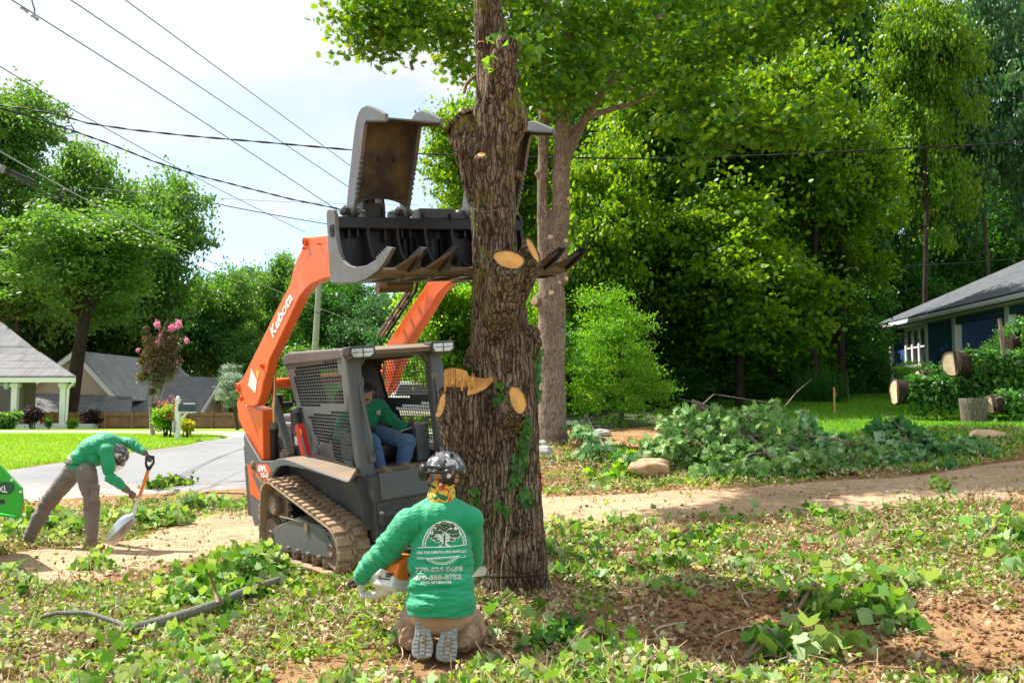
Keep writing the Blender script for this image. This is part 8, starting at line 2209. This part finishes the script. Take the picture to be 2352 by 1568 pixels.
# small clods of earth
rngc = np.random.default_rng(409); V_, F_, n0 = [], [], 0
bm = bmesh.new(); bmesh.ops.create_icosphere(bm, subdivisions=1, radius=1); IV = np.array([v.co[:] for v in bm.verts]); IF = np.array([[v.index for v in f.verts] for f in bm.faces]); bm.free()
for (u, v, rx, ry, n) in ((1750, 1400, 1.0, .5, 700), (2150, 1520, 1.1, .5, 800), (250, 1310, 1.6, .5, 350), (2330, 1400, .8, .5, 350), (1620, 1470, .6, .3, 250), (1184, 1352, .55, .4, 200)):
    g_ = G(u, v)
    for k in range(n):
        x, y = g_.x + rngc.normal() * rx * .6, g_.y + rngc.normal() * ry * .6; r = rngc.uniform(.004, .022) * (1 if rngc.uniform() < .93 else 1.8)
        Q_ = IV * (1 + rngc.uniform(-.25, .25, (len(IV), 1))) * np.array([r, r, r * .7]) + np.array([x, y, float(H(x, y)) + float(gnoise(np.array([[x, y, 0]]))[0]) * .8 + r * .2]); V_.append(Q_); F_.append(IF + n0); n0 += len(IV)
V_ = np.concatenate(V_); F_ = np.concatenate(F_); me = npmesh('clods', V_, F_.ravel(), np.arange(len(F_)) * 3, np.full(len(F_), 3)); o = link('earth_clods', me, M_DIRT); tag(o, 'crumbs and clods of reddish earth in the bare patches', 'soil', kind='stuff')
# grass blades on the two lawns
def blades(name, poly, n, hgt, mat, seed, label, w=.012):
    rng = np.random.default_rng(seed); a = np.array([(G(u, v).x, G(u, v).y) for u, v in poly]); lo, hi = a.min(0), a.max(0)
    P = rng.uniform(lo, hi, (n, 2)); k = np.zeros(n, bool); j = len(a) - 1
    for i in range(len(a)):
        c = (a[i, 1] > P[:, 1]) != (a[j, 1] > P[:, 1]); xx = (a[j, 0] - a[i, 0]) * (P[:, 1] - a[i, 1]) / (a[j, 1] - a[i, 1] + 1e-9) + a[i, 0]; k ^= c & (P[:, 0] < xx); j = i
    P = P[k]; P = np.c_[P, H(P[:, 0], P[:, 1]) + .02]
    me = leaves(name, P, rng.uniform(.5, 1.3, len(P)) * hgt, [(-w / hgt, 0), (w / hgt, 0), (0, 1)], rng, up=0, dirs=np.tile([0, 0, 1.6], (len(P), 1)), fold=0)
    o = link(name, me, mat); tag(o, label, 'grass', kind='stuff')
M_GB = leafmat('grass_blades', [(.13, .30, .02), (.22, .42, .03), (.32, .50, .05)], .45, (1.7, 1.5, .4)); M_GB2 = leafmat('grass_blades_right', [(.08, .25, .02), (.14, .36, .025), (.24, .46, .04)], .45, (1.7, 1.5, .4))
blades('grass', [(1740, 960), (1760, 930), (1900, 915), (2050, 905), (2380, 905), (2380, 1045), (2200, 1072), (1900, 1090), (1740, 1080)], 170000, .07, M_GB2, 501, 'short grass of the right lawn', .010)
blades('grass', [(-20, 1096), (-20, 1000), (250, 1000), (500, 998), (520, 1004), (430, 1020), (300, 1038), (150, 1060), (20, 1080)], 120000, .07, M_GB, 502, 'short bright grass of the left lawn', .013)
# ---- twigs
rr = random.Random(12); M_TW = plain('twig_bark', (.22, .14, .09), .85); M_TW2 = plain('pale_twig', (.48, .38, .28), .8)
def twig(u, v, L, an, r, label, mat=M_TW, group=None, bend=.2, name='twig', fork=True):
    g_ = G(u, v); mb = MB(); d = Vector((math.cos(an), math.sin(an), 0)); s_ = Vector((-d.y, d.x, 0)); pts = []
    for k in range(7):
        t_ = k / 6; p = d * (t_ * L) + s_ * (math.sin(t_ * math.pi) * bend * L + math.sin(t_ * 9 + u) * .02 * L); q = g_ + p; pts.append(Vector((p.x, p.y, float(H(q.x, q.y)) - g_.z + r + .02 + .04 * math.sin(t_ * math.pi) * L)))
    mb.tube(pts, [r * (1 - .1 * k) for k in range(7)], 7)
    if fork: e = pts[3] + (d * .8 + s_ * .6).normalized() * L * .3 + V3((0, 0, .04)); mb.tube([pts[3], pts[3].lerp(e, .5) + V3((0, 0, .01)), e], [r * .6, r * .45, r * .2], 6)
    o = build(name, mb, mat, None, smooth=True); o.location = g_; tag(o, label, 'twig', group); return o
for k in range(40):
    zi = k % 4; u, v = [(rr.uniform(20, 900), rr.uniform(1330, 1560)), (rr.uniform(1250, 2340), rr.uniform(1230, 1560)), (rr.uniform(50, 560), rr.uniform(1120, 1240)), (rr.uniform(1280, 2300), rr.uniform(1100, 1190))][zi]
    zn = ['the left foreground litter', 'the right foreground litter', 'the leaves round the shovel man', 'the dirt drive at the right'][zi]; pale = rr.random() < .5
    twig(u, v, rr.uniform(.2, .6), rr.uniform(0, 6.28), rr.uniform(.004, .009), 'thin %s twig lying on %s' % ('pale' if pale else 'dark', zn), M_TW2 if pale else M_TW, 'thin twigs scattered on the ground')
twig(1555, 1515, .62, R_(75), .014, 'thick curved brown root-like stick in the right foreground dirt', M_TW2, bend=.28, fork=False)
twig(1400, 1440, .9, R_(-62), .009, 'pale lichen-covered forked stick right of the kneeling man', M_TW2, bend=-.1)
twig(1950, 1045 + 190, .9, R_(5), .013, 'pale straight stick along the edge of the drive at the right', M_TW2, bend=.02)
twig(1300, 1222, .35, R_(20), .012, 'short grey stick right of the bare trunk foot', M_TW, bend=.05, fork=False)
twig(2010, 1215 - 35, .5, R_(10), .008, 'bent dark twig lying on the shaded drive', M_TW, bend=.1)
# grey cut limb with a long bowed side shoot, left foreground
g_ = G(276, 1462); lb = empty('fallen_limb', g_, 'grey cut limb with pale sawn end lying in the left foreground', 'branch')
M_GLB = barkmat('lichen_bark', (.12, .11, .09), (.30, .30, .26), (.48, .49, .43), sc=2.5, strength=.4)
def up_(u, v, h=0.0): q = G(u, v, h + .03); return q - g_ + V3((0, 0, .0))
mb = MB(); mb.tube([up_(276, 1450, .05), up_(340, 1435, .07), up_(420, 1412, .08), up_(500, 1385, .09), up_(570, 1352, .12), up_(640, 1330, .12)], [.042, .04, .037, .034, .030, .024], 14); build('stem', mb, M_GLB, lb, sm_ang=60)
cut_disc('cut_face', up_(276, 1450, .05) + g_, (-.9, -.4, .1), .041, .038, M_CUTP, lb, g_, .008, 3)
mb = MB(); mb.tube([up_(-20, 1462, .04), up_(60, 1425, .06), up_(130, 1407, .10), up_(200, 1406, .12), up_(260, 1425, .09), up_(308, 1445, .05)], [.008, .012, .015, .017, .018, .018], 10); build('side_shoot', mb, M_GLB, lb, smooth=True)
mb = MB(); mb.tube([up_(500, 1385, .10), up_(490, 1340, .22), up_(478, 1312, .34)], [.016, .012, .008], 8); build('side_shoot', mb, M_TW, lb, smooth=True)
# ---- leafy cut branches: tulip-leaved sprigs in the foreground
def sprig(blobs, label, seed, mat, shape, size, stem, name='leafy_branch', cat='branch', droop=.3, smat=None):
    """blobs: (u, v, height above ground, spread, count)"""
    rng = np.random.default_rng(seed); o0 = G(*stem[0]); root = empty(name, o0, label, cat); PP = []
    for (u, v, h, sp, n) in blobs:
        q = G(u, v + h * 180); c = np.array([q.x, q.y, q.z + h]); p = c + rng.normal(size=(n, 3)) * np.array([sp, sp, sp * .55]); p[:, 2] = np.maximum(p[:, 2], H(p[:, 0], p[:, 1]) + .02); PP.append(p)
    PP = np.concatenate(PP) - np.array(o0)
    link('foliage', leaves('foliage', PP, rng.uniform(.7, 1.25, len(PP)) * size, shape, rng, up=.12, fold=.4, dirs=np.tile([0, -.3, -droop], (len(PP), 1))), mat, root)
    mb = MB(); pts = [];
    for i, s_ in enumerate(stem): q = G(*s_); pts.append(q + V3((0, 0, .05 + .12 * math.sin(math.pi * i / max(1, len(stem) - 1)))) - o0)
    mb.tube(pts, [.016 * (1 - .1 * k) for k in range(len(pts))], 8); build('stem', mb, smat or M_TW, root, smooth=True)
    rr = random.Random(seed)
    for k in range(min(14, len(blobs) * 3)):
        e = Vector(PP[rr.randrange(len(PP))].tolist()); a = pts[rr.randrange(len(pts))]
        if (e - a).length < 1.2: mb = MB(); mb.tube([a, a.lerp(e, .5) + V3((0, 0, .04)), e], [.007, .005, .002], 5); build('twig', mb, smat or M_TW, root)
    return root
sprig([(420, 1375, .10, .10, 50), (470, 1350, .16, .12, 70), (530, 1330, .2, .14, 90), (580, 1300, .22, .12, 80), (615, 1335, .12, .10, 50), (635, 1310, .10, .06, 20), (500, 1395, .08, .10, 40), (610, 1285, .22, .08, 50), (560, 1370, .12, .1, 50)], 'large-leaved green branch lying against the left end of the track', 601, M_LT, LEAF_TULIP, .105, [(500, 1400), (560, 1370), (620, 1345), (655, 1320)])
sprig([(30, 1325, .14, .07, 22), (60, 1340, .10, .08, 26), (75, 1365, .05, .08, 24), (20, 1350, .05, .06, 14)], 'round-leaved sprig standing up at the far left foreground', 602, M_LT, LEAF_OVAL, .13, [(55, 1385), (50, 1350), (30, 1330)])
sprig([(205, 1295, .07, .07, 26), (235, 1300, .06, .07, 26), (228, 1280, .10, .04, 10)], 'small leafy sprig at the bending man\'s front foot', 603, M_LT, LEAF_TULIP, .10, [(205, 1305), (235, 1300)])
sprig([(1860, 1370, .07, .09, 26), (1890, 1400, .05, .10, 26)], 'pale-leaved sprig at the centre of the right foreground', 604, M_LT, LEAF_TULIP, .12, [(1830, 1420), (1870, 1390), (1910, 1385)])
sprig([(1780, 1490, .06, .11, 34), (1850, 1505, .05, .12, 34), (1900, 1480, .04, .10, 20)], 'broad-leaved sprig on the bare earth, lower right foreground', 605, M_LT, LEAF_TULIP, .14, [(1700, 1540), (1780, 1490), (1880, 1470)])
sprig([(2010, 1385, .07, .12, 50), (1960, 1340, .07, .12, 46), (2080, 1340, .05, .12, 40), (2050, 1420, .05, .1, 36)], 'broad-leaved sprig in the middle of the right foreground litter', 606, M_LT, LEAF_TULIP, .13, [(1930, 1400), (2000, 1370), (2090, 1340)])
sprig([(2300, 1210, .10, .1, 40), (2340, 1230, .08, .12, 50), (2270, 1250, .05, .1, 30), (2345, 1300, .06, .12, 40)], 'leafy sprig at the right edge below the drive', 607, M_LT, LEAF_TULIP, .14, [(2352, 1250), (2300, 1235), (2240, 1270)])
sprig([(1360, 1480, .06, .09, 40), (1400, 1500, .05, .08, 34), (1320, 1520, .05, .1, 40)], 'small-leaved sprig right of the kneeling man\'s boots', 608, M_LG, LEAF_IVY, .08, [(1300, 1530), (1360, 1500), (1410, 1490)])
sprig([(1280, 1470, .10, .06, 40), (1250, 1480, .08, .07, 40), (1300, 1440, .07, .06, 30)], 'dark ivy sprig beside the foot of the bare trunk', 609, M_IVY, LEAF_IVY, .07, [(1240, 1490), (1290, 1460)])
sprig([(1620, 1230, .07, .1, 50), (1560, 1240, .06, .1, 44), (1660, 1250, .05, .1, 40)], 'leafy sprig lying on the drive right of the bare trunk', 610, M_LG, LEAF_IVY, .09, [(1540, 1250), (1600, 1240), (1680, 1250)])
sprig([(1880, 1180, .08, .06, 20), (1900, 1190, .06, .06, 20)], 'small upright sprig at the lower edge of the drive', 611, M_LT, LEAF_TULIP, .11, [(1880, 1205), (1905, 1195)])
sprig([(2150, 1105, .10, .06, 24), (2160, 1120, .05, .05, 14)], 'little green sprig alone on the shaded drive at the right', 612, M_LT, LEAF_IVY, .10, [(2150, 1130), (2158, 1120)])
sprig([(400, 1085, .16, .05, 14), (390, 1100, .10, .10, 60), (360, 1110, .08, .12, 70), (420, 1105, .06, .12, 60)], 'leafy heap with one upright shoot behind the shovel man', 613, M_LG, LEAF_IVY, .11, [(330, 1125), (400, 1115), (440, 1110)])
sprig([(440, 1150, .10, .12, 60), (500, 1150, .07, .12, 60), (540, 1160, .05, .12, 50), (330, 1190, .10, .14, 90), (400, 1190, .08, .14, 80)], 'leafy branch with dark bare twigs between shovel and loader', 614, M_LT, LEAF_TULIP, .11, [(400, 1180), (470, 1155), (560, 1140)])
sprig([(120, 1200, .10, .14, 90), (60, 1210, .10, .14, 80), (170, 1215, .06, .12, 60), (30, 1180, .08, .12, 50), (260, 1190, .08, .12, 60)], 'heap of fresh leafy twigs around the legs of the bending man', 615, M_LT, LEAF_TULIP, .12, [(20, 1215), (100, 1205), (200, 1210)])
twig(470, 1170, .8, R_(10), .012, 'dark forked twig on the leaves between shovel and loader', M_TW, bend=.12)
# ---- heap of cut oak boughs on the right verge
M_OG = leafmat('wilted_oak_leaves', [(.06, .18, .045), (.13, .30, .075), (.24, .42, .13), (.38, .53, .26), (.11, .28, .05)], .25, (1.3, 1.4, .9), rough=.55)
M_OD = leafmat('dark_tulip', [(.04, .16, .05), (.08, .25, .08), (.16, .35, .13), (.30, .46, .27)], .3, (1.3, 1.4, .8), rough=.4)
OB = 'cut oak boughs heaped on the right verge'
def bough(cl, label, seed, mat=M_OG, shape=LEAF_OAK, size=.145, stem=None, n0=60):
    rng = np.random.default_rng(seed); c0 = at(*stem[0]); g0_ = Vector((c0.x, c0.y, float(H(c0.x, c0.y)))); root = empty('cut_bough', g0_, label, 'cut bough', OB); PP, DD = [], []
    for (u, v, Y, ru, rv) in cl:
        v += 22; rv *= .72
        ppm = F_PX / Y; c = np.array(at(u, v, Y)); nt = max(4, int(ru * rv / 62)); tp_c = c + rng.normal(size=(nt, 3)) * np.array([ru / ppm * .55, .28, rv / ppm * .5])
        for t_ in tp_c:
            m_ = rng.integers(7, 13); a = rng.uniform(0, 6.28, m_); d = np.c_[np.cos(a), np.sin(a) * .8 - .3, rng.uniform(-1.3, .15, m_)]; PP.append(t_ + rng.normal(size=(m_, 3)) * .035); DD.append(d)
    P = np.concatenate(PP); D = np.concatenate(DD); P[:, 2] = np.maximum(P[:, 2], H(P[:, 0], P[:, 1]) + .06); D /= np.linalg.norm(D, axis=1)[:, None]
    link('foliage', leaves('foliage', P - np.array(g0_), rng.uniform(.6, 1.25, len(P)) * size, shape, rng, up=.06, fold=.3, dirs=D * 2.2), mat, root)
    mb = MB(); pts = [at(*s_) - g0_ for s_ in stem]; mb.tube(pts, [.03 - .022 * k / (len(pts) - 1) for k in range(len(pts))], 9); build('stem', mb, M_BARK2, root, smooth=True)
    rr = random.Random(seed)
    for k in range(10):
        e = Vector(P[rr.randrange(len(P))].tolist()) - g0_; a = min(pts, key=lambda p: (p - e).length)
        if .1 < (e - a).length < 1.4: mb = MB(); mb.tube([a, a.lerp(e, .5) + V3((0, 0, .06)), e], [.011, .007, .003], 5); build('twig', mb, M_BARK2, root)
bough([(1530, 1000, 14.6, 55, 50), (1580, 960, 14.9, 60, 45), (1620, 1030, 14.4, 55, 40)], 'cut oak bough at the left end of the heap, behind the flat brown rock', 701, stem=[(1600, 935, 15.2), (1640, 950, 15), (1560, 1000, 14.8)])
bough([(1660, 950, 15, 60, 45), (1720, 970, 14.8, 55, 45), (1680, 1010, 14.5, 55, 40), (1740, 930, 15.3, 50, 35), (1620, 930, 15.3, 50, 30)], 'tallest cut oak bough of the heap with bare twigs sticking up', 702, stem=[(1590, 920, 15.3), (1650, 945, 15), (1720, 960, 14.9), (1760, 1000, 14.7)])
bough([(1700, 1060, 14, 60, 35), (1760, 1050, 14, 50, 35), (1640, 1070, 14, 45, 28)], 'low cut oak bough in front, spreading over the drive edge', 703, stem=[(1720, 1000, 14.4), (1760, 1040, 14.1), (1800, 1080, 13.9)])
bough([(1830, 1020, 14.2, 55, 40), (1880, 1050, 14, 55, 40), (1800, 1070, 13.9, 50, 30), (1790, 1000, 14.5, 45, 35)], 'cut oak bough at the middle of the heap with a long bare stem', 704, stem=[(1700, 990, 14.6), (1780, 1010, 14.4), (1850, 1040, 14.1), (1880, 1090, 13.9)])
bough([(1960, 1010, 14.6, 55, 35), (2020, 1030, 14.4, 55, 40), (1980, 1060, 14.1, 50, 30), (1930, 1070, 14, 45, 28)], 'cut oak bough in the right half of the heap below the orange stake', 705, stem=[(1850, 1000, 14.8), (1930, 1010, 14.6), (2040, 1050, 14.2)])
bough([(1850, 960, 15.4, 35, 40), (1890, 985, 15.2, 40, 30), (1830, 990, 15, 40, 30)], 'upright darker oak spray left of the orange stake', 706, mat=M_OD, stem=[(1860, 1010, 15), (1850, 970, 15.3), (1850, 935, 15.5)])
bough([(2060, 990, 15, 45, 45), (2110, 1010, 14.8, 50, 40), (2080, 1050, 14.4, 50, 35), (2040, 960, 15.3, 30, 25)], 'dark broad-leaved bough standing up near the right end of the heap', 707, mat=M_OD, shape=LEAF_TULIP, size=.16, stem=[(2100, 1040, 14.6), (2080, 1000, 15), (2040, 950, 15.4)])
bough([(2170, 1050, 14.6, 50, 30), (2220, 1045, 14.7, 40, 28), (2150, 1075, 14.4, 45, 22)], 'rightmost low leafy bough ending in a pale cut stub', 708, mat=M_OD, shape=LEAF_TULIP, size=.14, stem=[(2120, 1085, 14.2), (2170, 1070, 14.4), (2230, 1060, 14.7)])
bough([(1370, 1010, 15.2, 40, 35), (1340, 970, 15.6, 30, 30), (1410, 1030, 14.8, 40, 26)], 'bluish oak spray leaning beside the two-stemmed tree', 709, mat=M_OD, stem=[(1400, 1040, 14.9), (1370, 1000, 15.3), (1345, 950, 15.7)])
bough([(1440, 1040, 14.6, 45, 30), (1400, 1060, 14.4, 40, 22)], 'bright yellow-green leafy bough between the two-stemmed tree and the flat rock', 710, mat=GREEN_Y, size=.15, stem=[(1500, 1050, 14.7), (1440, 1050, 14.6), (1390, 1060, 14.5)])
for (a, b, c, lab) in (((1600, 940, 15.2), (1640, 905, 15.4), (1770, 925, 15.4), 'arched bare twig above the tallest cut bough'), ((1780, 960, 15.2), (1830, 900, 15.5), (1865, 870, 15.6), 'thin bare twig pointing up right from the cut boughs'), ((1650, 960, 15), (1600, 925, 15.1), (1560, 915, 15.2), 'pale broken limb end at the top of the cut boughs')):
    p0 = at(*a); mb = MB(); mb.tube([V3((0, 0, 0)), at(*b) - p0, at(*c) - p0], [.012, .009, .004], 6); o = build('bare_twig', mb, M_BARK2, None, smooth=True); o.location = p0; tag(o, lab, 'twig')
leaf = G(1600, 1320 + 10)
g_ = G(1745, 1330); q = G(1602, 1322); o = cut_disc('wood_chip', (0, 0, 0), (.1, -.2, 1), .07, .05, M_CUT, None, (0, 0, 0), .02, 5); o.location = q + V3((0, 0, .05)); tag(o, 'pale orange chip of cut wood among leaves right of the trunk', 'wood chip')
g_ = G(1250, 1345)
